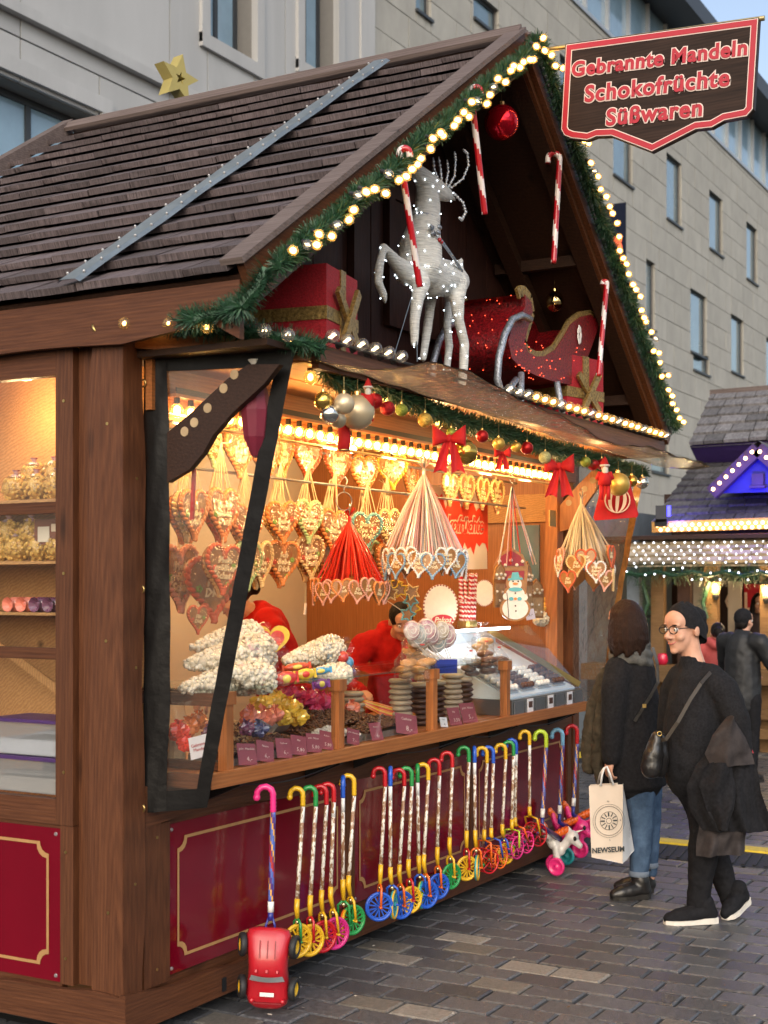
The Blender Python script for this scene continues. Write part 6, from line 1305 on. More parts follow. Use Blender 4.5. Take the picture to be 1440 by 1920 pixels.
for i, (u, v, rp, lab) in enumerate(((826, 1138, 34, 'cream scalloped board with a red oval label behind the lollipops'), (908, 1112, 20, 'small cream round board behind the candy sticks'))):
    p = PY(u, v, .34); k = depth(p) / FOC; t = thing('display_board', lab, 'board'); t.matrix_world = orient(p, .25) @ Matrix.Scale(rp * k, 4)
    pts = [(1.0 * math.cos(6.283 * q / 36), 1.25 * math.sin(6.283 * q / 36)) for q in range(36)]; o = MB(); o.prism(pts, lambda a, b, q: (a, b, q), -.05, .03); o.build('board', M_post, t); o = MB(); [o.ball((a * .97, b * .97, .03), .06, 6, 4) for a, b in pts]; o.build('scallop', mat('board brown edge', (.25, .06, .04), .5, var=.1), t)
    if i == 0:
        o = MB(); o.prism([(.1 + .62 * math.cos(6.283 * q / 24), -.72 + .3 * math.sin(6.283 * q / 24)) for q in range(24)], lambda a, b, q: (a, b, q), .031, .06); o.build('label', M_sred, t); lettering('lettering', 'Pakos', M_prt, t, Matrix.Translation((.1, -.72, .075)), size=.42, offset=.01, extrude=.005, shear=.3)
for i, (u, v, rp, pm, lab) in enumerate(((1022, 1138, 20, M_popc, 'upper red topped popcorn bag on the chocolate case'), (1036, 1158, 24, M_popc, 'front red topped popcorn bag on the chocolate case'), (1010, 1162, 18, M_pop, 'low popcorn bag behind the snowman tag'))):
    p = PY(u, v, .12); k = depth(p) / FOC; cone_bag(p + Vector((-rp * k * .9, 0, -.01)), p + Vector((rp * k * .9, 0, .01)), rp * k * .8, lab, M_prr, 40 + i, pm)
# ---- behind the side window: popcorn, box, tubs, rolls
def puff(x, y, z, r, label, i):
    t = thing('popcorn_bag', label, 'popcorn bag', (x, y, z), group='round popcorn bags on the side shelves'); o = MB(); o.smooth = True; o.ball((0, 0, 0), r * .86, 10, 8); rr = random.Random(i)
    for q in range(90):
        v_ = Vector((rr.gauss(0, 1), rr.gauss(0, 1), rr.gauss(0, 1))).normalized() * r * rr.uniform(.84, .97); o.ball(v_, r * .16, 6, 4)
    o.build('popcorn', M_popc, t); o = MB(); o.lathe([(r * .55, r * .80), (r * .3, r * 1.0), (r * .1, r * 1.05), (r * .3, r * 1.3)], n=12); o.build('red_top', M_prr, t); o = MB(); o.smooth = True; o.ball((0, 0, 0), r * 1.04, 14, 10); o.build('bag', M_wrap, t)
pos = [('top', 2.04 + .055, [(.16, y) for y in (.36, .47, .58, .69)] + [(.28, y) for y in (.34, .44, .55, .66, .77)]), ('top upper', 2.15, [(.24, y) for y in (.34, .45, .56, .67)] + [(.32, y) for y in (.36, .48, .6)]), ('middle', 1.80 + .055, [(.14, y) for y in (.335, .44, .55, .66, .77)]), ('middle upper', 1.915, [(.15, .335), (.15, .60), (.15, .72)])]
for sh_, z, L_ in pos:
    for i, (x, y) in enumerate(L_): puff(x, y, z, .056, 'popcorn bag, %s from the window stile on the %s shelf layer' % (ORD[i], sh_), i)
t = thing('gift_carton', 'brown card gift carton with cream label among the popcorn behind the window', 'carton', (.13, .47, 1.915)); o = MB(); o.box((0, 0, 0), (.05, .14, .10)); o.build('carton', mat('brown card', (.22, .075, .045), .6, var=.1), t); o = MB(); o.box((-.027, .02, -.01), (.002, .06, .06)); o.build('label', M_post, t)
o = MB(); o.box((-.027, -.035, .015), (.002, .03, .03)); o.build('emblem', M_prt, t)
for i, (y, c) in enumerate(((.36, 'orange'), (.43, 'plum'), (.50, 'plum'), (.57, 'coral'), (.64, 'coral'))):
    t = thing('candy_roll', '%s wrapped candy roll, %s from the stile on the lower shelf' % (c, ORD[i]), 'candy roll', (.13, y, 1.60 + .03), group='candy rolls on the lower shelf'); o = MB(); o.smooth = True; o.tube([(-.05, 0, 0), (-.04, 0, 0), (.04, 0, 0), (.06, 0, 0)], [.018, .03, .03, .02], 12); o.build('roll', mat('cellophane ' + c, (.5, .2, .1)), t); o = MB(); o.lathe([(.012, 0), (.03, .02)], (-.05, 0, 0), 10, Matrix.Rotation(-math.pi / 2, 3, 'Y')); o.build('twist', mat('cellophane ' + c, (.5, .2, .1)), t)
t = thing('foil_bag', 'silver blue foil bag leaning on the lower shelf', 'foil bag', (.12, .335, 1.60)); o = MB(); o.sheet(lambda i, j: (.012 * math.sin(i * 3.14) * (1 - j), lerp(-.02, .025, i), lerp(0, .12, j)), 6, 6); o.build('foil', mat('silver foil', (.5, .55, .58), .2, metal=.9, var=.3, scale=12, bump=.6), t); o = MB(); o.box((.0, .0, .124), (.004, .05, .01)); o.build('seal', M_alu, t)
M_tub = film('tub plastic', (.82, .82, .84), .25, .3, milk=.45, milkcol=(.75, .74, .74)); M_purp = mat('purple lid', (.08, .03, .14), .4, var=.1)
for i, z in enumerate((.90, 1.045)):
    t = thing('plastic_tub', ('lower grey filled plastic tub behind the side window', 'upper white filled plastic tub with purple lid behind the side window')[i], 'plastic tub', (.13, .52, z)); 
    o = MB(); a, b, h = .10, .165, .128; o.add([(-a * .9, -b * .93, .001), (a * .9, -b * .93, .001), (a * .9, b * .93, .001), (-a * .9, b * .93, .001), (-a, -b, h), (a, -b, h), (a, b, h), (-a, b, h)], [(0, 3, 2, 1), (0, 1, 5, 4), (1, 2, 6, 5), (2, 3, 7, 6), (3, 0, 4, 7)]); o.build('tub', M_tub, t)
    o = MB(); o.sheet(lambda p, q: (lerp(-a, a, p) * .9, lerp(-b, b, q) * .9, .07 + .02 * math.sin(q * 4 + 1) * i + .01 * math.sin(p * 5)), 8, 10); o.b2(-a * .86, a * .86, -b * .9, b * .9, .004, .06); o.build('sugar', mat('tub sugar', (.72, .74, .78), .8, var=.04) if i else mat('tub flour', (.45, .41, .36), .8, var=.08), t)
    o = MB(); o.b2(-a - .008, a + .008, -b - .008, b + .008, h, h + .014); o.build('lid', M_purp, t)
t = thing('wooden_slat', 'pale wooden slat leaning inside behind the side window', 'slat', (.25, .45, 1.3)); q = MB(); q.bar(PX(-30, 1190, .25) - t.location, PX(112, 1295, .25) - t.location, .012, .035); q.build('slat', WLT, t)
# ================================================================== push toys hanging below the counter
TC = {'yellow': (.72, .42, .015), 'green': (.02, .26, .06), 'red': (.48, .008, .015), 'blue': (.015, .09, .50), 'magenta': (.55, .02, .18), 'orange': (.75, .13, .01), 'teal': (.02, .32, .36), 'pink': (.80, .03, .22), 'lime': (.42, .58, .03), 'sky': (.18, .42, .62), 'navy': (.02, .025, .22), 'white': (.78, .77, .75)}
def tc(c): return mat('toy plastic ' + c, TC[c], .35, var=.06, scale=9, coat=.3)
M_shaft = mat('printed shaft', (.78, .74, .66), .35, var=.001, scale=70, col2=(.30, .16, .08), contrast=(.47, .53), stretch=(1, 1, .55), coat=.2)
M_stripe = [mat('shaft purple', (.08, .03, .18), .3, var=.1, coat=.4), mat('shaft gold', (.75, .38, .04), .3, var=.1, coat=.4), mat('shaft blue', (.09, .14, .45), .3, var=.1, coat=.4), mat('shaft red', (.42, .03, .03), .3, var=.1, coat=.4)]
def wheel_mesh(R0, wd, mats_=None):
    o = MB(); o.smooth = True; o.torus((0, 0, 0), R0 * .89, R0 * .12, Matrix.Scale(wd / (R0 * .24), 3, Vector((0, 0, 1))), 28, 8); o.torus((0, 0, 0), R0 * .76, R0 * .05, None, 24, 5); o.smooth = False
    o.cyl((0, 0, -wd * .8), (0, 0, wd * .8), R0 * .17, None, 12)
    for i in range(7):
        a = 6.283 * i / 7; d = Vector((math.cos(a), math.sin(a), 0)); e = Vector((math.cos(a + .22), math.sin(a + .22), 0)); f = Vector((math.cos(a - .22), math.sin(a - .22), 0)); o.bar(d * R0 * .12, e * R0 * .84, R0 * .09, wd * .7); o.bar(d * R0 * .12, f * R0 * .84, R0 * .09, wd * .7)
    return o
def drum_mesh(R0, wd):
    o = MB(); o.smooth = True
    for z in (-wd, wd): o.torus((0, 0, z), R0 * .93, R0 * .08, None, 24, 6)
    for i in range(12): a = 6.283 * i / 12; d = Vector((math.cos(a), math.sin(a), 0)) * R0 * .93; o.cyl(d + Vector((0, 0, -wd)), d + Vector((0, 0, wd)), R0 * .05, None, 5)
    for z in (-wd, wd):
        for i in range(5): a = 6.283 * i / 5; o.bar((0, 0, z), (math.cos(a) * R0 * .9, math.sin(a) * R0 * .9, z), R0 * .09, R0 * .05)
    return o
def cane_handle(t, top, base, r, col, hd):
    """hook from the shaft top, bending towards hd"""
    h = hd.normalized(); up = (top - base); Hh = up.length; u_ = Vector((0, 0, 1)); rad = r * 2.6; c0 = base + u_ * (Hh - rad)
    pts = [base, c0] + [c0 + h * (rad - rad * math.cos(a)) + u_ * rad * math.sin(a) for a in [math.pi * i / 9 for i in range(1, 9)]] + [c0 + h * 2 * rad - u_ * .006]
    o = MB(); n = len(pts); rr_ = [r * (1.12 if i % 2 else .92) for i in range(n)]; o.tube(subdiv(pts, .007), [r * (1.1 if i % 2 else .94) for i in range(len(subdiv(pts, .007)))], 8); o.build('handle', tc(col), t, smooth=True)
    o = MB(); o.ball(pts[-1] + Vector((0, 0, -.004)), r * 1.25, 8, 6); o.build('knob', tc(col), t, smooth=True)
YT = -.205
names = {'y': 'yellow', 'g': 'green', 'r': 'red', 'b': 'blue', 'm': 'magenta', 'o': 'orange', 't': 'teal', 'p': 'pink', 'l': 'lime', 's': 'sky'}
TOYS = [  # handle col, hook top, shaft top, shaft bottom, wheel centre, wheel r px, wheel col, fork col, turn, drum
    ('y', 555, 1478, 568, 1512, 557, 1690, 558, 1764, 33, 'y', 'g', .6, 0), ('g', 580, 1476, 592, 1512, 582, 1683, 582, 1763, 31, 'y', 'r', .62, 0), ('r', 602, 1474, 612, 1509, 603, 1673, 606, 1756, 31, 'r', 'y', .62, 0), ('r', 616, 1470, 626, 1504, 620, 1667, 629, 1750, 31, 'm', 'y', .62, 0),
    ('b', 641, 1459, 643, 1496, 643, 1653, 645, 1735, 30, 'o', 'g', 1.38, 0), ('y', 652, 1454, 664, 1492, 654, 1646, 661, 1725, 29, 'g', 'y', .62, 0), ('r', 710, 1440, 722, 1475, 714, 1625, 711, 1700, 28, 'b', 'o', .3, 0), ('b', 730, 1441, 732, 1474, 732, 1630, 738, 1696, 27, 't', 'b', 1.35, 0),
    ('r', 748, 1443, 758, 1474, 749, 1625, 753, 1697, 27, 'b', 'o', .6, 0), ('g', 765, 1440, 772, 1474, 766, 1615, 770, 1687, 26, 'y', 'r', .6, 0), ('g', 782, 1436, 783, 1467, 785, 1608, 789, 1678, 26, 'l', 'b', 1.35, 0), ('y', 793, 1433, 803, 1463, 795, 1606, 801, 1678, 26, 'b', 'o', .6, 0),
    ('r', 815, 1424, 824, 1454, 820, 1592, 822, 1662, 25, 'b', 'o', .55, 0), ('r', 838, 1411, 848, 1439, 843, 1574, 846, 1643, 25, 'g', 'y', .7, 0), ('g', 872, 1401, 879, 1429, 875, 1561, 875, 1628, 24, 'y', 'r', .5, 0), ('b', 888, 1403, 890, 1430, 891, 1560, 894, 1627, 24, 't', 'o', 1.4, 0),
    ('y', 903, 1402, 913, 1431, 908, 1559, 910, 1614, 23, 'r', 'o', .7, 1), ('b', 920, 1401, 925, 1431, 921, 1556, 929, 1606, 22, 'o', 'b', .9, 1), ('y', 938, 1396, 948, 1424, 942, 1549, 949, 1600, 21, 'y', 'b', .6, 0), ('g', 956, 1391, 963, 1417, 960, 1540, 960, 1588, 22, 'm', 'l', .9, 1),
    ('b', 966, 1387, 968, 1414, 966, 1536, 979, 1578, 21, 'p', 'o', .8, 1), ('y', 990, 1371, 993, 1397, 993, 1516, 1002, 1564, 22, 'r', 'y', .7, 1)]
for i, (hc, hu, hv, su, sv, bu, bv, wu, wv, wr, wc, fc, turn, dr) in enumerate(TOYS):
    y = YT + (-.02 if i % 2 else 0)
    A, B, W_ = PY(su, sv, y), PY(bu, bv, y), PY(wu, wv, y); k = depth(W_) / FOC; Ht = PY(su, hv, y)
    t = thing('push_toy', '%s handled push toy with %s %s, %s' % (names[hc], names[wc], 'drum' if dr else 'wheel', ('%s from the toy car' % (ORD + ['tenth', 'eleventh', 'twelfth', 'thirteenth', 'fourteenth'])[i]) if i < 14 else '%s from the pony toys' % ORD[21 - i]), 'push toy', A, group='push toys hanging below the counter')
    a0 = A.copy(); A, B, W_, Ht = A - a0, B - a0, W_ - a0, Ht - a0
    hd = -RT if turn < 1.2 else FW
    cane_handle(t, Ht, A, .0105, names[hc], hd)
    o = MB(); o.tube([A + Vector((0, 0, .01)), A.lerp(B, .5), B], .0088, 8); o.build('shaft', M_shaft, t, smooth=True); o = MB(); o.tube([A + Vector((0, 0, .0)), A.lerp(B, .17)], .0093, 8); o.build('label_band', tc('white'), t, smooth=True)
    F0 = B.lerp(W_, .42 if not dr else .3); d = (B - A).normalized(); o = MB(); o.tube([B - d * .01, B + d * .03, F0], [.0115, .0115, .0095], 8); o.build('ferrule', tc('yellow'), t, smooth=True)
    ax = (-FW).copy(); ax.rotate(Euler((0, 0, turn))); q = ax.to_track_quat('Z', 'Y').to_matrix(); wd = .015 if not dr else .035
    R0 = wr * k; sp_ = wd + .012
    if dr: o = MB(); o.tube([F0, F0 + ax * sp_ + Vector((0, 0, -.008)), W_ + ax * sp_], .006, 6); o.tube([F0, F0 - ax * sp_ + Vector((0, 0, -.008)), W_ - ax * sp_], .006, 6)
    else: F1 = F0.lerp(W_, .2); o = MB(); o.tube([F0, F1 + ax * sp_ * .9, W_ + ax * sp_], .0062, 6); o.tube([F0, F1 - ax * sp_ * .9, W_ - ax * sp_], .0062, 6); o.cyl(W_ + ax * (sp_ + .006), W_ - ax * (sp_ + .006), .006, None, 8)
    o.build('fork', tc(names[fc]), t, smooth=True)
    if not dr: o = MB(); o.ball(F0 + (W_ - F0) * .18, .0105, 10, 8); o.build('bell', mat('bell brass', (.62, .5, .28), .25, metal=.9, var=.1), t, smooth=True)
    wb = drum_mesh(R0, wd) if dr else wheel_mesh(R0, wd); w_ = wb.build('wheel', tc(names[wc]), t); w_.location = W_; w_.rotation_euler = q.to_euler()
    if dr:
        o = MB(); [o.ball((R0 * .4 * math.cos(a), R0 * .4 * math.sin(a), 0), R0 * .16, 8, 6) for a in (0, 2, 4)]; o.build('rattle_balls', tc(('blue', 'green', 'teal')[i % 3]), w_)
    elif turn > 1.2:
        o = MB(); o.torus((0, 0, .006), R0 * .93, R0 * .085, None, 24, 6); o.build('rim_stripe', tc('yellow' if wc != 'l' else 'teal'), w_, smooth=True)
# ---- hanging cords and hooks under the counter
for x0, x1 in ((.45, 1.2), (1.62, 2.5), (2.5, 3.1), (3.1, 3.95)):
    q = MB(); q.tube([Vector((lerp(x0, x1, s), -.185, .93 - .03 * math.sin(s * math.pi))) for s in [i / 12 for i in range(13)]], .003, 5); tag(q.build('sagging_wire', M_black), 'thin black cord under the counter carrying push toys, starting %.1f m from the corner' % x0, 'cord'); 
for o_, l in zip([o for o in bpy.data.objects if o.name.startswith('sagging_wire')], ('first thin cord from the corner post under the counter', 'second thin cord from the corner post under the counter', 'third thin cord from the corner post under the counter', 'last thin cord under the chocolate case')): o_['label'] = l
# ---- striped cane shaft with pony or car
def striped_shaft(t, A, B, r):
    o = MB(); n = 12; pts = [A.lerp(B, i / 30) for i in range(31)]; o.tube(pts, r, n, mfun=lambda i, j: (0, 0, 1, 2, 2, 2, 1, 0, 3, 3, 2, 2)[int(j + i * .55) % 12]); o.build('shaft', M_stripe, t, smooth=True)
def pony(hc, hu, hv, su, sv, bu, bv, pu, pv, body, wh, label, y, flip=1):
    A, B, P0 = PY(su, sv, y), PY(bu, bv, y), PY(pu, pv, y); t = thing('pony_push_toy', label, 'push toy', A, group='pony push toys at the far end'); a0 = A.copy(); k = depth(P0) / FOC
    cane_handle(t, PY(su, hv, y) - a0, A - a0, .0125, hc, -RT); striped_shaft(t, A - a0 + Vector((0, 0, .005)), B - a0, .0115)
    d = (B - A).normalized(); o = MB(); o.tube([B - a0, B - a0 + d * .05], .013, 10); o.build('collar', tc('white'), t, smooth=True); o = MB(); o.tube([B - a0 + d * .05, B - a0 + d * .10, P0 - a0 + Vector((0, 0, 14 * k))], [.011, .011, .02], 8); o.build('clip', tc('navy'), t, smooth=True)
    c = P0 - a0; X, Z = RT, Vector((0, 0, 1)); Q = lambda a, b, e=0: c + X * (a * k) + Z * (b * k) - FW * (e * k)
    o = MB()
    def ch(L):
        o.tube([Q(*p[:3]) for p in L], [p[3] * k for p in L], 10)
        for p in L: o.ball(Q(*p[:3]), p[3] * k, 10, 8)
    ch([(-22, 22, 0, 9), (-10, 5, 0, 12), (2, -8, 0, 11), (12, 4, 3, 9), (20, 16, 6, 9)]); ch([(18, 14, 6, 9), (24, 18, 8, 13)]); ch([(26, 14, 10, 9), (37, 3, 14, 6)]); ch([(20, 28, 6, 5), (18, 36, 4, 2)])
    for e in (8, -8): ch([(-6, -2, e, 7), (-4, -22, e, 6), (-3, -34, e, 5)]); ch([(-20, 18, e, 7), (-28, 30, e, 5), (-30, 40, e, 4)])
    smooth_mesh('pony_body', o, tc(body), .0055, 2, parent=t)
    o = MB(); o.tube([Q(28, 26, 9), Q(44, 32, 12)], [3 * k, .6 * k], 8); o.build('horn', tc('pink' if body == 'pink' else 'white'), t, smooth=True)
    o = MB(); [o.ball(Q(14 - i * 6, 30 - i * 2 - i * i * .3, 2), (9 * k, 7 * k, 8 * k), 8, 6) for i in range(5)]; o.build('mane', tc('orange'), t, smooth=True); o = MB(); [o.ball(Q(-26 - i * 4, 34 + i * 5, 0), (6 * k, 6 * k, 8 * k), 8, 6) for i in range(3)]; o.build('tail', tc('orange'), t, smooth=True)
    o = MB(); o.ball(Q(27, 17, 20), (3.2 * k, 3.2 * k, 4.4 * k), 8, 6); o.build('eye', M_black, t, smooth=True)
    for wx, wz in ((-4, -36),):
        for e in (15, -15):
            q_ = Q(wx - 3, wz, e); ax = -FW; o = MB(); R0 = 17 * k; rot = frame_z((-FW * .86 - RT * .5)); o.lathe([(0, -.008), (R0 * .92, -.008), (R0, -.003), (R0, .006), (R0 * .9, .011), (R0 * .72, .011), (R0 * .66, .005), (R0 * .16, .005), (R0 * .1, .012), (0, .012)], q_, 22, rot); o.build('wheel', tc(wh), t, smooth=True)
pony('lime', 1012, 1371, 1024, 1402, 1018, 1516, 1048, 1586, 'white', 'pink', 'white pony push toy with pink wheels and lime handle', -.24)
pony('sky', 1042, 1368, 1055, 1398, 1050, 1510, 1066, 1566, 'pink', 'teal', 'pink pony push toy with blue wheels and light blue handle', -.16)
pony('red', 1070, 1361, 1082, 1395, 1076, 1496, 1092, 1553, 'pink', 'pink', 'pink pony push toy with pink wheels and red handle at the far post', -.2)
A, B = PY(512, 1523, -.25), PY(508, 1690, -.25); CR = thing('car_push_toy', 'red toy car with black wheels hanging nose down from a pink handled stick', 'push toy', A); a0 = A.copy()
cane_handle(CR, PY(512, 1475, -.25) - a0, A - a0, .0125, 'pink', -RT); striped_shaft(CR, A - a0 + Vector((0, 0, .005)), B - a0, .0115); d = (B - A).normalized()
o = MB(); o.tube([B - a0, B - a0 + d * .042], .0125, 10); o.build('collar', tc('white'), CR, smooth=True); o = MB(); o.tube([B - a0 + d * .042, B - a0 + d * .075], .011, 10); [o.tube([B - a0 + d * .06 + RT * s * .006, B - a0 + d * .095 + RT * s * .018, B - a0 + d * .125 + RT * s * .012], .005, 6) for s in (-1, 1)]; o.build('clip', tc('navy'), CR, smooth=True)
T0 = PY(505, 1738, -.25) - a0; T1 = PY(511, 1890, -.25) - a0; L_ = (T1 - T0).length; kc = depth(A) / FOC
xv = RT.copy(); yv = (T1 - T0).normalized(); zv = -FW
MC = Matrix.Identity(4)
zc_ = xv.cross(yv) * -1
for i in range(3): MC[i][0] = xv[i]; MC[i][1] = yv[i]; MC[i][2] = zv[i]; MC[i][3] = T0[i]
MC = MC @ Matrix.Rotation(.06, 4, 'Z')
M_car = mat('toy car red', (.45, .012, .022), .35, var=.06, coat=.35)
o = MB()   # cross sections along the length: (s, half width, height)
SEC = [(0, .030, .030), (.03, .058, .040), (.10, .064, .052), (.22, .062, .074), (.34, .058, .090), (.50, .056, .092), (.60, .058, .074), (.68, .060, .060), (.82, .064, .052), (.93, .056, .044), (.985, .040, .032), (1, .024, .022)]
nn = 14
for s, hw, h in SEC:
    for j in range(nn):
        a = math.pi * j / (nn - 1); cx = math.copysign(abs(math.cos(a)) ** .55, math.cos(a)); o.v.append(tuple(MC @ Vector((hw * 1.38 * cx, s * L_, -.01 + h * abs(math.sin(a)) ** .6))))
for i in range(len(SEC) - 1):
    for j in range(nn - 1): a = i * nn + j; o.face((a, a + 1, a + nn + 1, a + nn))
    o.face((i * nn + nn - 1, i * nn, (i + 1) * nn, (i + 1) * nn + nn - 1))
o.face(list(range(nn))[::-1]); o.face([(len(SEC) - 1) * nn + j for j in range(nn)]); o.build('car_body', M_car, CR, smooth=True)
def cq(x, s, z): return MC @ Vector((x * 1.38, s * L_, z))
o = MB(); o.sheet(lambda i, j: cq(lerp(-.044, .044, i) * (1 + .15 * j), lerp(.535, .61, j) + .012 * math.sin(i * math.pi), lerp(.087, .070, j) - .012 * abs(2 * i - 1) ** 2 + .003), 8, 4); o.build('windscreen', mat('toy windscreen', (.28, .30, .32), .2, var=.2, coat=.5), CR, smooth=True)
for x in (-.022, 0, .022): o = MB(); o.bar(cq(x, .12, .061), cq(x, .32, .0905), .003, .004); o.build('roof_groove', mat('groove red', (.2, .005, .01), .5, var=.05), CR)
for x in (-.03, 0, .03): o = MB(); o.bar(cq(x, .46, .088), cq(x, .49, .094), .008, .006); o.build('roof_lamp', M_car, CR)
o = MB(); o.sheet(lambda i, j: cq(lerp(-.02, .02, i), lerp(.76, .81, j), .0585), 2, 2); o.build('bonnet_badge', tc('white'), CR)
o = MB(); o.bar(cq(-.04, .90, .05), cq(.04, .90, .05), .005, .006); o.build('bumper_line', mat('groove red', (.2, .005, .01)), CR)
for sx in (-1, 1):
    o = MB(); o.ball(cq(sx * .044, .88, .040), .011, 8, 6); o.build('headlight', M_car, CR, smooth=True)
    for s in (.22, .74):
        c = cq(sx * .074, s, .012); ax = (MC.to_3x3() @ Vector((sx, 0, .25))).normalized(); rot = frame_z(ax); o = MB(); R0 = .047; o.lathe([(0, -.012), (R0 * .9, -.012), (R0, -.006), (R0, .008), (R0 * .88, .014), (R0 * .66, .014), (R0 * .62, .008)], c, 22, rot); w_ = o.build('wheel', mat('toy tyre', (.014, .014, .015), .6, var=.1), CR, smooth=True)
        o = MB(); o.lathe([(R0 * .61, .009), (R0 * .5, .012), (R0 * .2, .006), (0, .010)], c, 12, rot); o.build('rim', tc('yellow'), w_)
# ================================================================== people
M_sk = mat('skin tone', (.56, .30, .20), .48, var=.10, scale=14, spec=.35, col2=(.62, .35, .25)); M_lip = mat('lips', (.42, .13, .11), .45, var=.05); M_eyew = mat('eye white', (.75, .73, .70), .3, var=.02); M_iris = mat('iris', (.03, .02, .015), .2, var=.02)
M_knit = mat('black knit', (.014, .014, .016), .9, var=.4, scale=90, spec=.12, bump=.9, bscale=16, sheen=.25); M_wool = mat('black wool coat', (.013, .013, .015), .9, var=.4, scale=60, spec=.12, bump=.9, bscale=13, sheen=.3); M_trs = mat('black trousers', (.012, .012, .014), .8, var=.3, scale=40, spec=.12, bump=.8, bscale=20); M_jean = mat('blue denim', (.045, .085, .16), .8, var=.45, scale=9, spec=.12, bump=.35, bscale=120, col2=(.09, .15, .25))
M_lea = mat('black leather', (.012, .011, .011), .35, var=.3, scale=20, bump=.3, coat=.15); M_rsole = mat('dark sole', (.02, .018, .016), .6, var=.2); M_wsole = mat('white sole', (.66, .62, .55), .6, var=.08); M_hairb = mat('dark brown hair', (.026, .013, .009), .42, var=.5, scale=30, stretch=(9, 9, .7), spec=.12, bump=.7); M_hairk = mat('black hair', (.012, .009, .008), .42, var=.4, scale=30, stretch=(9, 9, .7), spec=.12, bump=.6)
M_scarf = mat('grey scarf', (.10, .10, .095), .9, var=.4, scale=18, spec=.12, bump=.6, sheen=.3); M_scar2 = mat('olive brown scarf', (.05, .042, .030), .9, var=.4, scale=18, spec=.12, bump=.6, sheen=.3); M_hood = mat('red hoodie', (.42, .012, .010), .85, var=.25, scale=16, spec=.12, bump=.3, sheen=.2); M_taupe = mat('taupe coat lining', (.040, .034, .034), .8, var=.3, scale=20, spec=.12, bump=.3)
def limb(o, pts, n=12):
    """pts: (Vector, radius) chain -> tapered limb with round joints"""
    o.tube([p for p, r in pts], [r for p, r in pts], n, True)
    for p, r in pts: o.ball(p, r * .985, 12, 8)
def head_prims(o, c, fwd, up=Vector((0, 0, 1)), s=1.):
    f = fwd.normalized(); x = f.cross(up).normalized(); u = x.cross(f); M3 = Matrix((x, f, u)).transposed(); Q = lambda a, b, c_: c + M3 @ Vector((a, b, c_)) * s
    def E(a, r): o.ball(Q(*a), tuple(q * s for q in r), 16, 12, M3)
    E((0, -.015, .03), (.074, .092, .088)); E((0, .02, -.03), (.060, .066, .085)); E((0, .036, -.075), (.043, .043, .038)); E((0, .064, -.098), (.021, .018, .017)); E((0, .05, .045), (.058, .045, .05))
    o.tube([Q(0, .082, .012), Q(0, .098, -.012), Q(0, .110, -.030)], [.008 * s, .011 * s, .013 * s], 10); E((0, .108, -.030), (.013, .012, .011))
    for sg in (-1, 1): E((sg * .013, .096, -.034), (.009, .010, .008)); E((sg * .030, .076, .024), (.024, .014, .010)); E((sg * .036, .060, -.032), (.024, .024, .022)); E((sg * .077, -.012, -.008), (.010, .018, .030))
    E((0, .074, -.058), (.028, .012, .006)); E((0, .072, -.070), (.023, .012, .008))
    return Q, M3
def face_parts(t, Q, M3, s=1., lips=True):
    for sg in (-1, 1):
        o = MB(); o.ball(Q(sg * .031, .079, .004), .0115 * s, 10, 8); e = o.build('eye', M_eyew, t, smooth=True); o = MB(); o.ball(Q(sg * .032, .0875, .004), (.005 * s, .0045 * s, .005 * s), 8, 6, M3); o.build('iris', M_iris, e)
        o = MB(); o.ball(Q(sg * .033, .0905, .026), (.018 * s, .005 * s, .003 * s), 8, 6, M3); o.build('eyebrow', M_hairb, t, smooth=True)
    if lips: o = MB(); o.tube([Q(-.030, .072, -.050), Q(-.014, .0855, -.062), Q(0, .0885, -.065), Q(.014, .0855, -.062), Q(.030, .072, -.050)], [.0018 * s, .0034 * s, .0038 * s, .0034 * s, .0018 * s], 8); o.build('lips', M_lip, t, smooth=True)
def hand_prims(o, wrist, d, nrm, s=1., curl=.9, thumb=1):
    """palm, four fingers curling and a thumb; d = direction wrist to knuckles, nrm = out of the palm"""
    d = d.normalized(); nrm = (nrm - d * nrm.dot(d)).normalized(); x = d.cross(nrm); M3 = Matrix((x, nrm, d)).transposed()
    o.ball(wrist + d * .045 * s, (.038 * s, .017 * s, .048 * s), 12, 8, M3)
    for i, (a, L) in enumerate(((-.027, .068), (-.009, .076), (.009, .072), (.026, .056))):
        p = wrist + d * .082 * s + x * a * s; pts = [(p - d * .02 * s, .0092 * s), (p, .009 * s)]; ang = 0.
        for q in range(3):
            ang += curl * (.75 if q else .5); L_ = L * (.45, .32, .25)[q] * s; p = p + (d * math.cos(ang) + nrm * math.sin(ang)) * L_; pts.append((p, (.0085 - .0008 * q) * s))
        limb(o, pts, 8)
    p = wrist + d * .025 * s + x * (-.034 * thumb) * s; limb(o, [(p, .011 * s), (p + (d * .6 - x * thumb * .5 + nrm * .5) * .035 * s, .0105 * s), (p + (d * 1.1 - x * thumb * .35 + nrm * 1.2) * .052 * s, .009 * s)], 8)
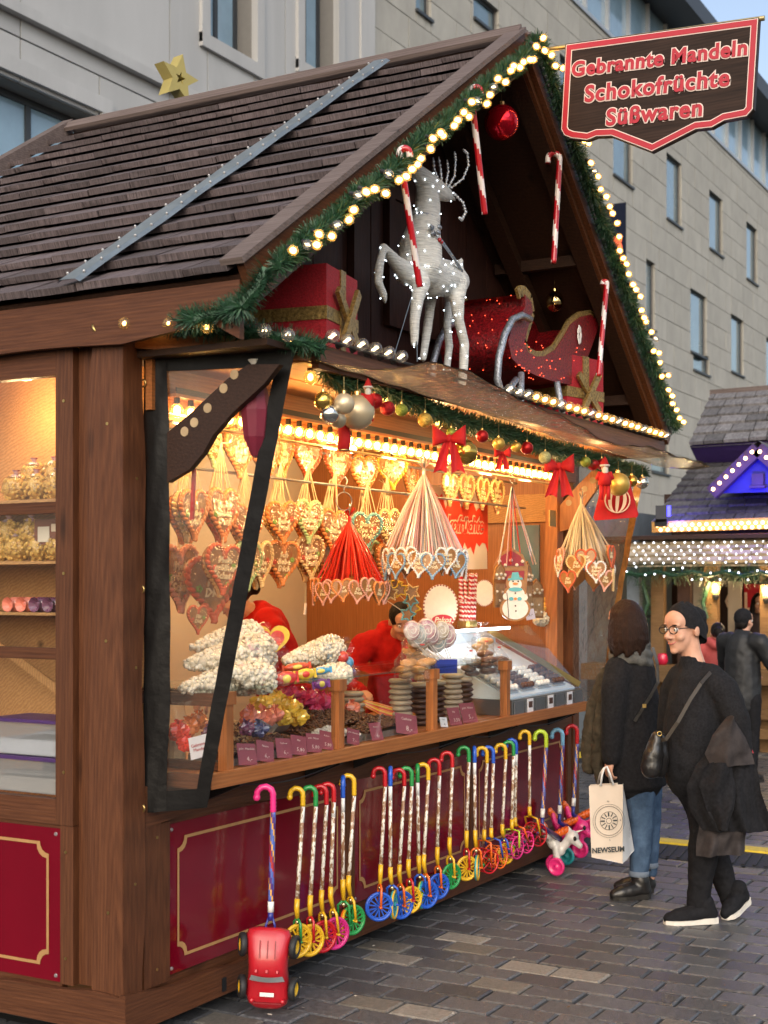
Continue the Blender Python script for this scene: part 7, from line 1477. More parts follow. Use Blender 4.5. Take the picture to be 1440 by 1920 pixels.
# ---------------------------------------------------------------- woman with dark head wrap
w2 = 7.13; k2 = w2 / FOC
def J(u, v, dz=0.): return PF(u, v, w2) + FW * dz
P2 = PZ(1335, 1728, 0); PW2 = thing('person', 'smiling person in black sweater, dark head wrap and glasses with a coat over the arm', 'person', (P2.x, P2.y, 0)); b0 = PW2.location.copy()
J2 = lambda u, v, dz=0.: J(u, v, dz) - b0
hc = J2(1281, 1180, 0); hf = (-RT * .84 - FW * .55 + Vector((0, 0, -.05)))
o = MB(); Q, M3 = head_prims(o, hc, hf, s=1.07)
limb(o, [(J2(1290, 1195), .052), (J2(1296, 1225), .053), (J2(1304, 1262), .066)])
limb(o, [(J2(1302, 1285), .09), (J2(1302, 1340), .12), (J2(1298, 1410), .13), (J2(1310, 1470), .13)])
limb(o, [(J2(1345, 1288, -.08), .05), (J2(1376, 1395, -.10), .042), (J2(1338, 1428, -.16), .032)]); hand_prims(o, J2(1338, 1428, -.16), -RT * .4 + Vector((0, 0, -1)), -FW, .9, .5)
limb(o, [(J2(1275, 1290, .10), .05), (J2(1264, 1385, .14), .03), (J2(1284, 1440, .14), .028)]); hand_prims(o, J2(1284, 1440, .14), Vector((0, 0, -1)), -FW, .9, .5)
limb(o, [(J2(1318, 1490, -.04), .085), (J2(1315, 1590, -.05), .045), (J2(1308, 1690, -.04), .03), (J2(1300, 1710, -.03), .03)]); limb(o, [(J2(1325, 1490, .06), .085), (J2(1344, 1590, .09), .042), (J2(1368, 1660, .11), .028), (J2(1380, 1692, .11), .026)])
smooth_mesh('body', o, M_sk, .0065, 2, parent=PW2); face_parts(PW2, Q, M3, 1.07)
o = MB()
def wrap(i, j):
    a = i * 6.283; zt = lerp(.055, .128, j) if False else 0
    tl = lerp(-.35, 1.0, j); r = math.cos(min(1.45, max(0, tl) * 1.45)); z = .045 + .085 * math.sin(max(-.3, tl) * 1.5); fr_ = math.sin(a)
    bk = .5 - .5 * fr_; return Q(.083 * r * math.cos(a), (-.02 + (.085 if fr_ > 0 else .108) * r * fr_) - .0 * bk, z + .028 * fr_ * (1 - max(0, tl)) - .055 * bk * (1 - max(0, tl)) + .004 * math.sin(a * 5 + j * 7))
o.sheet(wrap, 40, 14)
o2 = MB(); o2.ball(Q(0, -.085, -.0), (.062, .062, .075), 14, 10, M3); o2.ball(Q(0, -.07, .05), (.07, .07, .06), 14, 10, M3); o2.ball(Q(0, -.10, -.035), (.045, .04, .05), 12, 8, M3)
for ff in [0]: pass
hw = o.build('head_wrap', M_knit, PW2, smooth=True); smooth_mesh('wrap_fold', o2, M_knit, .009, 3, .012, .03, PW2)
o = MB()
for sg in (-1, 1):
    pts = [Q(sg * .033 + .026 * math.cos(a) * 1.05, .100 - .010 * abs(.033 + .026 * math.cos(a)) * 3, .004 + .019 * math.sin(a)) for a in [6.283 * i / 20 for i in range(21)]]; o.tube(pts, .0026, 6, False); o.tube([Q(sg * .060, .092, .010), Q(sg * .074, .06, .012), Q(sg * .080, -.01, .008)], .0026, 6)
o.tube([Q(-.008, .103, .006), Q(.008, .103, .006)], .0026, 6); o.build('glasses', M_black, PW2, smooth=True)
o = MB()
limb(o, [(J2(1297, 1244), .066), (J2(1299, 1258), .074), (J2(1303, 1285), .12), (J2(1302, 1330), .145), (J2(1298, 1380), .152), (J2(1298, 1425), .156), (J2(1302, 1450), .152)], 16)
limb(o, [(J2(1326, 1275, -.04), .09), (J2(1348, 1292, -.09), .082), (J2(1368, 1345, -.12), .074), (J2(1374, 1396, -.12), .070), (J2(1356, 1424, -.16), .060), (J2(1338, 1430, -.17), .048)]); limb(o, [(J2(1284, 1275, .06), .085), (J2(1270, 1300, .12), .07), (J2(1262, 1380, .14), .056), (J2(1282, 1436, .14), .046)])
smooth_mesh('sweater', o, M_knit, .011, 5, .016, .09, PW2)
o = MB(); limb(o, [(J2(1304, 1450), .14), (J2(1312, 1480), .125), (J2(1318, 1500, 0), .10)], 16); limb(o, [(J2(1322, 1495, -.05), .105), (J2(1318, 1560, -.06), .084), (J2(1312, 1610, -.06), .074), (J2(1308, 1660, -.05), .062), (J2(1304, 1700, -.04), .058)]); limb(o, [(J2(1322, 1500, .06), .11), (J2(1340, 1570, .08), .084), (J2(1352, 1615, .10), .070), (J2(1366, 1655, .11), .060), (J2(1382, 1700, .11), .056)])
smooth_mesh('trousers', o, M_trs, .010, 4, .012, .06, PW2)
def shoe(t, heel, toe, ank, mu, ms, wd=.045, lift=0., name='shoe', high=.06):
    d = (toe - heel); L = d.length; f = d.normalized(); x = f.cross(Vector((0, 0, 1))).normalized(); up = x.cross(f)
    o = MB(); P = lambda a, b, c: heel + f * a * L + x * b + up * c
    limb(o, [(P(.12, 0, .045), wd * .92), (P(.3, 0, .05), wd * .95), (P(.55, 0, .042), wd * .98), (P(.75, 0, .033), wd * .92), (P(.90, 0, .027), wd * .70)]); limb(o, [(P(.16, 0, .06), wd * .95), (P(.2, 0, .095), wd * 1.0), (ank, wd * 1.08)])
    sh_ = smooth_mesh(name, o, mu, .008, 3, .004, .03, t)
    prof = [(0.0, .030), (.1, .040), (.3, .040), (.5, .043), (.7, .047), (.88, .040), (1.0, .016)]; o = MB(); pl_ = [(a, w_) for a, w_ in prof] + [(a, -w_) for a, w_ in prof[::-1]]
    n = len(pl_); o.v += [tuple(P(a, w_ * wd / .042, 0.0)) for a, w_ in pl_] + [tuple(P(a * .99, w_ * wd / .042 * 1.04, .030 if a < .35 else .022)) for a, w_ in pl_]
    o.face(list(range(n))[::-1]); o.face([n + i for i in range(n)]); [o.face((i, (i + 1) % n, n + (i + 1) % n, n + i)) for i in range(n)]; o.build('sole', ms, sh_)
    return sh_
zfix = lambda p, z: Vector((p.x, p.y, z))
shoe(PW2, zfix(J2(1338, 1720, -.05), .001), zfix(J2(1238, 1720, -.10), .001), J2(1310, 1680, -.045), M_trs, M_wsole, .047); shoe(PW2, J2(1410, 1700, .12), zfix(J2(1357, 1738, -.02), .004), J2(1376, 1676, .11), M_trs, M_wsole, .046)
# shoulder bag and strap, coat over the arm
t = thing('shoulder_bag', 'small black leather shoulder bag hanging on the strap of the smiling person', 'bag', J(1215, 1420, -.12)); l0 = t.location.copy()
o = MB(); limb(o, [(J(1220, 1375, -.16) - l0, .03), (J(1214, 1405, -.16) - l0, .05), (J(1210, 1432, -.16) - l0, .056)]); limb(o, [(J(1232, 1380, -.1) - l0, .03), (J(1230, 1410, -.1) - l0, .05), (J(1228, 1436, -.1) - l0, .05)]); smooth_mesh('bag_body', o, M_lea, .008, 4, .012, .05, t)
o = MB(); sp_ = [J(u, v, z) - l0 for u, v, z in ((1322, 1258, -.12), (1300, 1275, -.185), (1278, 1305, -.205), (1255, 1345, -.215), (1234, 1378, -.2), (1222, 1382, -.17))]
for a, b in zip(sp_[:-1], sp_[1:]): o.bar(a, b + (b - a).normalized() * .006, .004, .018, up=(b - a).cross(-FW)) 
o.build('strap', mat('strap leather', (.035, .026, .018), .5, var=.2), t); o = MB(); o.torus(J(1222, 1368, -.2) - l0, .011, .003, frame_z(-FW), 12, 6); o.build('ring', M_brass, t, smooth=True)
t = thing('draped_coat', 'dark coat draped over the arm of the smiling person', 'coat', J(1335, 1460, -.2)); l0 = t.location.copy()
def curve(L, s):
    s *= len(L) - 1; a = min(int(s), len(L) - 2); q = s - a; return tuple(lerp(x, y, q) for x, y in zip(L[a], L[a + 1]))
def cloth(nm, m, Lc, Rc, dz, folds, amp, seed, thick=.035):
    rr = random.Random(seed); ph = rr.random() * 6
    def f(i, j, back=0.):
        a, b = curve(Lc, j), curve(Rc, j); i2 = i + .03 * math.sin(j * 5 + ph) * math.sin(i * 3.14)
        u, v = lerp(a[0], b[0], i2), lerp(a[1], b[1], i) - 8 * math.sin(i * 3.14) * (1 - j)
        d = dz - .05 * math.sin(i * 3.14) + amp * (.25 + .75 * j) * (math.sin(i * folds * 3.14 + ph + j * 1.3) + .5 * math.sin(i * folds * 7.1 + j * 3 + ph * 2)) + .012 * math.sin(j * 9 + i * 7 + ph)
        return J(u, v, d + back) - l0
    o = MB(); o.sheet(f, 60, 30); o.sheet(lambda i, j: f(i, j, thick * math.sin(min(1, max(0, i)) * 3.14)), 60, 30); return o.build(nm, m, t, smooth=True)
cloth('coat_folds', M_wool, [(1318, 1392), (1288, 1425), (1270, 1462), (1276, 1505), (1298, 1542)], [(1388, 1392), (1398, 1430), (1404, 1470), (1418, 1510), (1432, 1545)], -.22, 4.5, .022, 1)
cloth('coat_sleeve', M_wool, [(1296, 1425), (1288, 1460), (1300, 1500), (1318, 1536)], [(1346, 1420), (1352, 1460), (1348, 1500), (1338, 1536)], -.285, 1.6, .02, 2)
cloth('coat_lining', M_taupe, [(1296, 1515), (1292, 1550), (1288, 1590)], [(1385, 1515), (1380, 1550), (1376, 1586)], -.20, 3., .018, 3)
cloth('coat_collar', M_taupe, [(1338, 1338), (1312, 1368), (1300, 1402), (1310, 1424)], [(1352, 1340), (1372, 1372), (1386, 1400), (1388, 1420)], -.265, 2.2, .014, 4)
# ---------------------------------------------------------------- woman seen from behind with dark bob
w1 = 7.68; k1 = w1 / FOC
def K(u, v, dz=0.): return PF(u, v, w1) + FW * dz
P1 = PZ(1200, 1680, 0); PW1 = thing('person', 'person in black coat with dark bob and blue jeans seen from behind at the counter', 'person', (P1.x, P1.y, 0)); b1 = PW1.location.copy(); K1 = lambda u, v, dz=0.: K(u, v, dz) - b1
o = MB(); hf = (-RT * .45 + FW * .9); Q, M3 = head_prims(o, K1(1170, 1168), hf)
limb(o, [(K1(1176, 1200), .05), (K1(1182, 1245), .06)]); limb(o, [(K1(1186, 1265), .10), (K1(1184, 1340), .12), (K1(1190, 1440), .12)])
limb(o, [(K1(1150, 1262, -.1), .05), (K1(1140, 1340, -.13), .042), (K1(1137, 1412, -.14), .03)]); hand_prims(o, K1(1136, 1412, -.14), Vector((0, 0, -1)) - RT * .1, RT * .6 + FW * .3, .98, .85); limb(o, [(K1(1215, 1262, .12), .05), (K1(1200, 1340, .2), .042), (K1(1150, 1380, .25), .03)])
limb(o, [(K1(1196, 1460, -.05), .085), (K1(1198, 1550, -.05), .055), (K1(1194, 1655, -.05), .04)]); limb(o, [(K1(1216, 1460, .08), .085), (K1(1222, 1550, .1), .055), (K1(1222, 1650, .1), .04)])
smooth_mesh('body', o, M_sk, .0065, 2, parent=PW1)
o = MB(); o.ball(Q(0, -.022, .034), (.086, .104, .098), 18, 12, M3)
for i in range(16):
    a = math.pi * (1.02 + .96 * i / 15) if False else lerp(-.35, math.pi + .35, i / 15); x_, y_ = .082 * math.cos(a), -.035 - .082 * math.sin(a); limb(o, [(Q(x_ * .9, y_ * .9, .05), .022), (Q(x_ * 1.08, y_ * 1.05, -.02), .024), (Q(x_ * 1.14, y_ * 1.08, -.09), .024), (Q(x_ * 1.10, y_ * 1.02, -.155 - .02 * math.sin(i * 2.1)), .016)], 8)
smooth_mesh('hair', o, M_hairb, .008, 2, .008, .02, PW1)
o = MB()
for i, (z_, r_) in enumerate(((1212, .082), (1226, .092), (1238, .098))): c = K1(1183, z_, .0); o.torus(c, r_, .028, Euler((.12 * (i - 1), .15, 0)).to_matrix(), 26, 10)
smooth_mesh('scarf', o, M_scarf, .008, 2, .014, .03, PW1)
o = MB(); limb(o, [(K1(1135, 1262, -.02), .04), (K1(1118, 1330, .05), .05), (K1(1110, 1390, .06), .05), (K1(1108, 1440, .05), .045)]); limb(o, [(K1(1128, 1300, -.06), .03), (K1(1122, 1370, -.04), .04), (K1(1118, 1430, -.03), .035), (K1(1122, 1465, -.03), .02)]); smooth_mesh('scarf_tail', o, M_scar2, .008, 2, .018, .03, PW1)
o = MB(); limb(o, [(K1(1184, 1246), .085), (K1(1185, 1268), .13), (K1(1184, 1310), .155), (K1(1184, 1370), .160), (K1(1186, 1420), .170), (K1(1190, 1450), .172)], 16); o.tube([K1(1186, 1420), K1(1190, 1474)], [.17, .176], 20)
limb(o, [(K1(1158, 1256, -.06), .085), (K1(1147, 1285, -.12), .076), (K1(1141, 1340, -.14), .066), (K1(1139, 1400, -.14), .056), (K1(1138, 1414, -.14), .052)]); limb(o, [(K1(1206, 1258, .08), .085), (K1(1215, 1290, .14), .074), (K1(1200, 1345, .22), .062), (K1(1160, 1375, .26), .05)])
smooth_mesh('coat', o, M_wool, .011, 4, .014, .1, PW1)
o = MB(); limb(o, [(K1(1194, 1455, -.05), .10), (K1(1198, 1510, -.05), .078), (K1(1199, 1560, -.05), .066), (K1(1198, 1600, -.05), .060), (K1(1195, 1636, -.05), .052)]); limb(o, [(K1(1214, 1455, .08), .10), (K1(1221, 1510, .09), .076), (K1(1223, 1560, .1), .064), (K1(1223, 1600, .1), .056), (K1(1222, 1640, .1), .050)]); smooth_mesh('jeans', o, M_jean, .009, 3, .010, .04, PW1)
for a in ((1195, 1634, -.05), (1222, 1628, .1)): o = MB(); o.lathe([(.052, -.014), (.056, -.012), (.056, .014), (.052, .016)], K1(*a), 18); o.build('jeans_cuff', mat('pale denim cuff', (.16, .20, .26), .8, var=.2), PW1, smooth=True)
shoe(PW1, zfix(K1(1212, 1676, -.05), .001), zfix(K1(1141, 1676, -.10), .001), K1(1196, 1640, -.05), M_lea, M_rsole, .048, name='boot'); shoe(PW1, zfix(K1(1232, 1668, .10), .001), zfix(K1(1160, 1662, .12), .001), K1(1222, 1634, .1), M_lea, M_rsole, .046, name='boot')
t = thing('cross_strap', 'thin black bag strap across the back of the person with the bob', 'strap', K(1225, 1300, -.2)); l0 = t.location.copy(); o = MB(); sp_ = [K(u, v, z) - l0 for u, v, z in ((1216, 1212, -.12), (1222, 1240, -.155), (1222, 1275, -.175), (1208, 1300, -.185), (1192, 1325, -.185), (1180, 1345, -.18))]
for a, b in zip(sp_[:-1], sp_[1:]): o.bar(a, b + (b - a).normalized() * .006, .004, .016, up=(b - a).cross(-FW))
o.build('strap', M_lea, t); o = MB(); c = K(1196, 1292 + 26, -.19) - l0; o.box(c, (.02, .004, .02), frame_z(-FW) @ Matrix.Rotation(math.pi / 2, 3, 'X')); o.build('buckle', M_brass, t)
# paper bag
M_pap = mat('cream paper bag', (.66, .56, .46), .7, var=.06, scale=6, bump=.1, bscale=5); M_papw = mat('white paper bag', (.70, .72, .74), .6, var=.04, scale=6); M_ink = mat('dark ink', (.03, .04, .045), .6, var=.05)
wb = 7.45
def Bq(u, v, dz=0.): return PF(u, v, wb) + FW * dz
t = thing('paper_bag', 'cream paper carrier bag printed with a compass rose and NEWSEUM', 'carrier bag', Bq(1140, 1618)); l0 = t.location.copy(); B = lambda u, v, dz=0.: Bq(u, v, dz) - l0
tl, tr, bl, br = B(1104, 1474), B(1170, 1472, .03), B(1108, 1606, -.02), B(1168, 1620, .01); tr2, br2, tl2, bl2 = B(1174, 1472, .10), B(1198, 1604, .14), B(1112, 1476, .10), B(1130, 1600, .14)
def crinkle(a, b, c, d, nrm, amp, seed): return lambda i, j: a.lerp(b, i).lerp(c.lerp(d, i), j) + nrm * amp * (math.sin(i * 6 + seed) * math.sin(j * 5 + seed * 2)) * math.sin(i * 3.14)
o = MB(); o.sheet(crinkle(tl, tr, bl, br, -FW, .006, 1), 10, 12); fp = o.build('front', M_pap, t, smooth=True); o = MB(); o.sheet(crinkle(tr, tr2, br, br2, RT, .006, 3), 6, 12); o.build('side', M_papw, t, smooth=True); o = MB(); o.sheet(crinkle(tl2, tr2, bl2, br2, FW, .004, 2), 8, 8); o.sheet(crinkle(tl, tl2, bl, bl2, RT, .003, 2), 4, 8); o.build('back', M_pap, t, smooth=True); o = MB(); o.add([bl, br, br2, bl2], [(0, 1, 2, 3)]); o.build('bottom', M_papw, t)
Mf = plane_frame(tl.lerp(br, .5) - FW * .012, tr - tl, tl - bl); kb = wb / FOC
o = MB()
for r_ in (31, 27, 17, 5): o.torus((6 * kb, 8 * kb, 0), r_ * kb, .0011 if r_ != 31 else .0007, None, 32, 4)
for i in range(12):
    a = 6.283 * i / 12; d = Vector((math.cos(a), math.sin(a), 0)); o.bar(Vector((6 * kb, 8 * kb, 0)) + d * 8 * kb, Vector((6 * kb, 8 * kb, 0)) + d * 16 * kb, .0045 if i % 3 else .007, .0008, up=(0, 0, 1))
m_ = o.build('compass_print', M_ink, t); m_.matrix_local = Mf
for s_, x_, y_ in (('N', 6, 44), ('S', 6, -28), ('E', 42, 8)): lettering('print', s_, M_ink, t, Mf @ Matrix.Translation((min(30, x_) * kb if s_ != 'E' else 28.5 * kb, y_ * kb, .001)), size=.014, extrude=.0002)
lettering('print', 'NEWSEUM', M_ink, t, Mf @ Matrix.Translation((2 * kb, -46 * kb, .002)), size=.038, offset=.0012, extrude=.0002)
lettering('print', 'NEWSEUM', M_ink, t, plane_frame(tr.lerp(br2, .5) + RT * .006 - FW * .004, (br - tr) * -1, (tr - tr2)) if True else Mf, size=.045, offset=.0012, extrude=.0002)
for dz in (0, .1): o = MB(); a = B(1126, 1474, dz); b = B(1150, 1472, dz); o.tube([a, B(1129, 1452, dz * .5), B(1133, 1440, .0), B(1138, 1438, .0), B(1144, 1452, dz * .5), b], .006, 6); o.build('handle', M_papw, t, smooth=True)
# white bag behind the arm of the smiling person
t = thing('paper_bag', 'white paper bag with red edge hanging behind the draped coat', 'carrier bag', PF(1392, 1410, 7.6)); l0 = t.location.copy(); V = [PF(u, v, 7.6) - l0 for u, v in ((1374, 1375), (1390, 1356), (1412, 1412), (1388, 1432))]; o = MB(); o.prism([(0, 0)], lambda a, b, c: V[0], 0, 0) if False else o.add(V + [p + FW * .08 for p in V], [(0, 3, 2, 1), (4, 5, 6, 7), (0, 1, 5, 4), (1, 2, 6, 5), (2, 3, 7, 6), (3, 0, 4, 7)]); o.build('bag', M_papw, t); o = MB(); o.tube([V[1] - FW * .002, V[2] - FW * .002], .003, 5); o.build('red_edge', M_cr, t); o = MB(); o.tube([V[0], V[0] + Vector((0, 0, .09)), V[1]], .003, 5); o.build('handle', M_papw, t)
# ---------------------------------------------------------------- figures further back, built standing on the floor
def figure(name_label, pos, face, height, top, hair, trs, arms=None, hat=None, lean=0., longhair=False, skin=M_sk, hood=False, wide=1.):
    t = thing('person', name_label, 'person', pos); f = Vector((math.cos(face), math.sin(face), 0)); x = Vector((f.y, -f.x, 0)); s = height / 1.7
    Q = lambda a, b, c: (x * a * wide + f * (b + lean * max(0, c - .9)) + Vector((0, 0, c))) * s
    hc = Q(0, .03 + lean * .25, 1.585 - abs(lean) * .18) ; hv = f + Vector((0, 0, -.55 * lean - (.25 if lean else 0)))
    o = MB(); HQ, M3 = head_prims(o, hc, hv, s=s); limb(o, [(hc - Vector((0, 0, .05)) - f * .01, .05), (Q(0, 0, 1.42), .06)]); limb(o, [(Q(0, 0, 1.36), .10), (Q(0, .01, 1.2), .10), (Q(0, 0, .95), .085)]); A = arms or [[(-.19, 0, 1.38), (-.24, .02, 1.10), (-.22, .16, .92)], [(.19, 0, 1.38), (.24, .02, 1.10), (.22, .16, .92)]]
    for L in A: limb(o, [(Q(*L[0]), .045), (Q(*L[1]), .04), (Q(*L[2]), .03)]); hand_prims(o, Q(*L[2]), Q(*L[2]) - Q(*L[1]), Vector((0, 0, -1)) - f * .1, s, .6)
    for sg in (-1, 1): limb(o, [(Q(sg * .08, 0, .88), .06), (Q(sg * .09, .02, .5), .045), (Q(sg * .09, 0, .06), .038)])
    smooth_mesh('body', o, skin, .010, 2, parent=t); face_parts(t, HQ, M3, s)
    o = MB(); limb(o, [(Q(0, -.01, 1.43), .08), (Q(0, 0, 1.35), .14), (Q(0, .0, 1.2), .155), (Q(0, 0, 1.02), .16), (Q(0, 0, .80), .165)], 14)
    for L in A: limb(o, [(Q(L[0][0] * .7, 0, 1.385), .085), (Q(*L[0]), .082), (Q(*L[1]), .064), (Q(*L[2]), .046)])
    if hood: o.torus(Q(0, -.05, 1.45), .085, .04, Euler((.5, 0, 0)).to_matrix(), 18, 8)
    smooth_mesh('jacket', o, top, .014, 4, .018, .07, t)
    o = MB(); limb(o, [(Q(0, 0, .9), .145), (Q(0, 0, .82), .14)])
    for sg in (-1, 1): limb(o, [(Q(sg * .09, 0, .82), .095), (Q(sg * .09, .02, .5), .07), (Q(sg * .09, 0, .1), .055)])
    smooth_mesh('trousers', o, trs, .016, 3, .01, .06, t)
    for sg in (-1, 1): shoe(t, Q(sg * .09, -.07, .002), Q(sg * .1, .17, .002), Q(sg * .09, -.01, .1), M_lea, M_rsole, .045)
    o = MB(); o.ball(HQ(0, -.022, .036), (.084 * s, .102 * s, .096 * s), 16, 12, M3)
    if hat: smooth_mesh('beanie', o, hat, .009, 2, .006, .02, t); o = MB(); o.ball(HQ(0, -.05, -.03), (.07 * s, .06 * s, .06 * s), 12, 8, M3); smooth_mesh('hair', o, hair, .01, 2, parent=t)
    else:
        if longhair:
            for i in range(12): a = lerp(-.45, math.pi + .45, i / 11); X_, Y_ = .08 * math.cos(a), -.03 - .08 * math.sin(a); limb(o, [(HQ(X_ * .9, Y_ * .9, .05), .022), (HQ(X_ * 1.1, Y_, -.08), .026), (HQ(X_ * 1.2, Y_, -.22), .022)], 8)
        else: limb(o, [(HQ(0, -.10, .02), .05), (HQ(0, -.13, -.01), .035)])
        smooth_mesh('hair', o, hair, .009, 2, .006, .02, t)
FLR = .12
# sellers inside the stall
p = PY(548, 1160, .95); figure('seller in red bending down behind the popcorn bags with back turned', (p.x + .05, p.y + .05, FLR), math.radians(140), 1.70, M_hood, M_hairk, M_trs, lean=.34, arms=[[(-.19, 0, 1.34), (-.22, .22, 1.12), (-.15, .4, 1.0)], [(.19, 0, 1.34), (.22, .22, 1.12), (.15, .4, 1.0)]])
p = PY(734, 1175, .85); figure('seller in red hoodie looking down between the ribbon bunches and lollipops', (p.x, p.y, FLR), math.radians(222), 1.52, M_hood, M_hairk, M_trs, lean=.30, hood=True, wide=1.15, arms=[[(-.20, 0, 1.36), (-.34, .14, 1.14), (-.36, .36, 1.10)], [(.20, 0, 1.36), (.32, .12, 1.12), (.26, .36, 1.08)]])
# guests at the neighbouring bar
p = PF(1346, 1280, 12.9); figure('guest in salmon red jacket at the neighbouring bar behind the head wrap', (p.x, p.y, 0), math.radians(20), 1.36, mat('salmon jacket', (.50, .08, .07), .7, var=.2, scale=9, bump=.2), M_hairk, M_trs, hood=True, arms=[[(-.19, 0, 1.38), (-.25, .14, 1.14), (-.12, .32, 1.12)], [(.19, 0, 1.38), (.25, .14, 1.14), (.12, .32, 1.12)]])
p = PF(1392, 1280, 12.2); figure('guest in black beanie and black jacket with back turned at the neighbouring bar', (p.x, p.y, 0), math.radians(-20), 1.50, mat('black jacket', (.012, .013, .015), .6, var=.3, scale=12, bump=.3), M_hairk, M_trs, hat=M_knit, wide=1.1, arms=[[(-.19, 0, 1.38), (-.27, .12, 1.12), (-.14, .34, 1.06)], [(.19, 0, 1.38), (.27, .12, 1.12), (.14, .34, 1.06)]])
p = PF(1424, 1280, 15.6); figure('guest with long dark hair facing this way behind the neighbouring bar', (p.x, p.y, 0), math.radians(200), 1.62, mat('dark plum jumper', (.03, .018, .02), .8, var=.2), M_hairk, M_trs, longhair=True)
# ================================================================== neighbouring stall across the square (front plane x = X2)
X2 = 10.6
def Q2(u, v, dx=0): return PX(u, v, X2 + dx)
M_gsh2 = mat('grey weathered shingle', (.115, .11, .115), .75, var=.35, scale=5, stretch=(2, 6, 2), rnd=.35, bump=.5, col2=(.21, .20, .205))
M_gshD = mat('dark weathered shingle', (.055, .053, .058), .75, var=.35, scale=5, stretch=(2, 6, 2), rnd=.35, bump=.5, col2=(.11, .105, .11)); M_tanS = mat('tan scalloped shingle', (.36, .29, .19), .7, var=.25, scale=6, rnd=.2, bump=.4)
M_vio = mat('violet board', (.045, .02, .11), .6, var=.15); M_ultra = mat('ultramarine board', (.012, .01, .30), .5, var=.1); M_mauve = mat('mauve flashing', (.20, .10, .13), .6, var=.1); M_och = wood('ochre fascia', (.36, .20, .05), (.5, .3, .09), 'y', .5); M_slc = mat('slate board', (.16, .19, .22), .6, var=.1)
S2 = thing('neighbour_stall', 'neighbouring bar stall with grey shingled roofs and blue lit gable', 'market stall', (X2, 0, 0)); l2 = Vector((X2, 0, 0))
def p2(o, nm, m, parent=S2, smooth=None): o.v = [tuple(Vector(p) - l2) for p in o.v]; return o.build(nm, m, parent, smooth=smooth)
def roof_tier(pl, nm, m, courses, wpx, rr):
    """pl: bottom-left, bottom-right, top-right, top-left points; courses of single shingles"""
    bl, br, tr, tl = pl; o = MB(); o.add([p + Vector((.02, 0, -.03)) for p in pl], [(0, 1, 2, 3)]); r_ = p2(o, nm, m)
    for c in range(courses):
        f0, f1 = c / courses, (c + 1.15) / courses; a, b = bl.lerp(tl, f0), br.lerp(tr, f0); a1, b1 = bl.lerp(tl, min(1, f1)), br.lerp(tr, min(1, f1)); L = (b - a).length; s = -rr.random() * wpx
        nrm = (br - bl).cross(tl - bl).normalized(); nrm = nrm if nrm.x < 0 else -nrm
        while s < L:
            e = s + wpx * rr.uniform(.7, 1.3); q0, q1 = max(0, s / L), min(1, (e - .012) / L); s = e
            if q1 <= q0: continue
            j = rr.uniform(-.015, .015); P_ = [a.lerp(b, q0), a.lerp(b, q1), a1.lerp(b1, q1), a1.lerp(b1, q0)]; dn = (a - a1).normalized() * j; P_[0] = P_[0] + dn; P_[1] = P_[1] + dn
            o = MB(); V = [p + nrm * .002 for p in P_] + [P_[0] + nrm * .04, P_[1] + nrm * .04, P_[2] + nrm * .008, P_[3] + nrm * .008]; c_ = sum(V, Vector()) / 8; o.add([v - c_ for v in V], [(0, 1, 2, 3), (4, 7, 6, 5), (0, 4, 5, 1), (1, 5, 6, 2), (2, 6, 7, 3), (3, 7, 4, 0)])
            sh_ = o.build('shingle', m, r_); sh_.location = c_ - l2
r2 = random.Random(17)
# top roof, dark soffit, middle roof, light fascia, mauve flashing, tan scalloped roof
roof_tier([Q2(1293, 834, 1.2), Q2(1560, 818, 1.2), Q2(1560, 722, 2.6), Q2(1335, 738, 2.6)], 'upper_roof', M_gsh2, 6, .26, r2)
q = MB(); a, b = Q2(1333, 738, 2.6), Q2(1560, 720, 2.6); q.bar(a, b, .1, .08); p2(q, 'ridge_board', WGR)
q = MB(); q.add([Q2(1293, 836, 1.22), Q2(1560, 820, 1.22), Q2(1560, 862, 1.5), Q2(1308, 868, 1.5), Q2(1293, 836, 1.6), Q2(1560, 820, 1.6), Q2(1560, 862, 1.9), Q2(1308, 868, 1.9)], [(0, 1, 2, 3), (4, 7, 6, 5), (0, 4, 5, 1), (1, 5, 6, 2), (2, 6, 7, 3), (3, 7, 4, 0)]); p2(q, 'soffit', M_vio)
roof_tier([Q2(1222, 984, .1), Q2(1560, 972, .1), Q2(1560, 858, 1.6), Q2(1304, 866, 1.6)], 'middle_roof', M_gshD, 9, .22, r2)
q = MB(); q.bar(Q2(1222, 988, 0.0), Q2(1560, 978, 0.0), .05, .10); q = MB(); a, b = Q2(1222, 989, .0), Q2(1560, 977, .0); q.prism([(0, -.055), (.1, -.055), (.1, .06), (0, .06)], lambda s, h, t: a.lerp(b, t) + Vector((s, 0, h)), 0, 1); p2(q, 'light_fascia', M_och)
q = MB(); q.prism([(0, 0), (.25, .0), (.25, .05), (.0, .01)], lambda s, h, t: Q2(1186, 1012, -.15).lerp(Q2(1560, 1003, -.15), t) + Vector((s, 0, h)), 0, 1); p2(q, 'flashing', M_mauve)
roof_tier([Q2(1170, 1058, -.45), Q2(1560, 1054, -.45), Q2(1560, 1008, -.15), Q2(1186, 1014, -.15)], 'scalloped_roof', M_tanS, 4, .30, r2)
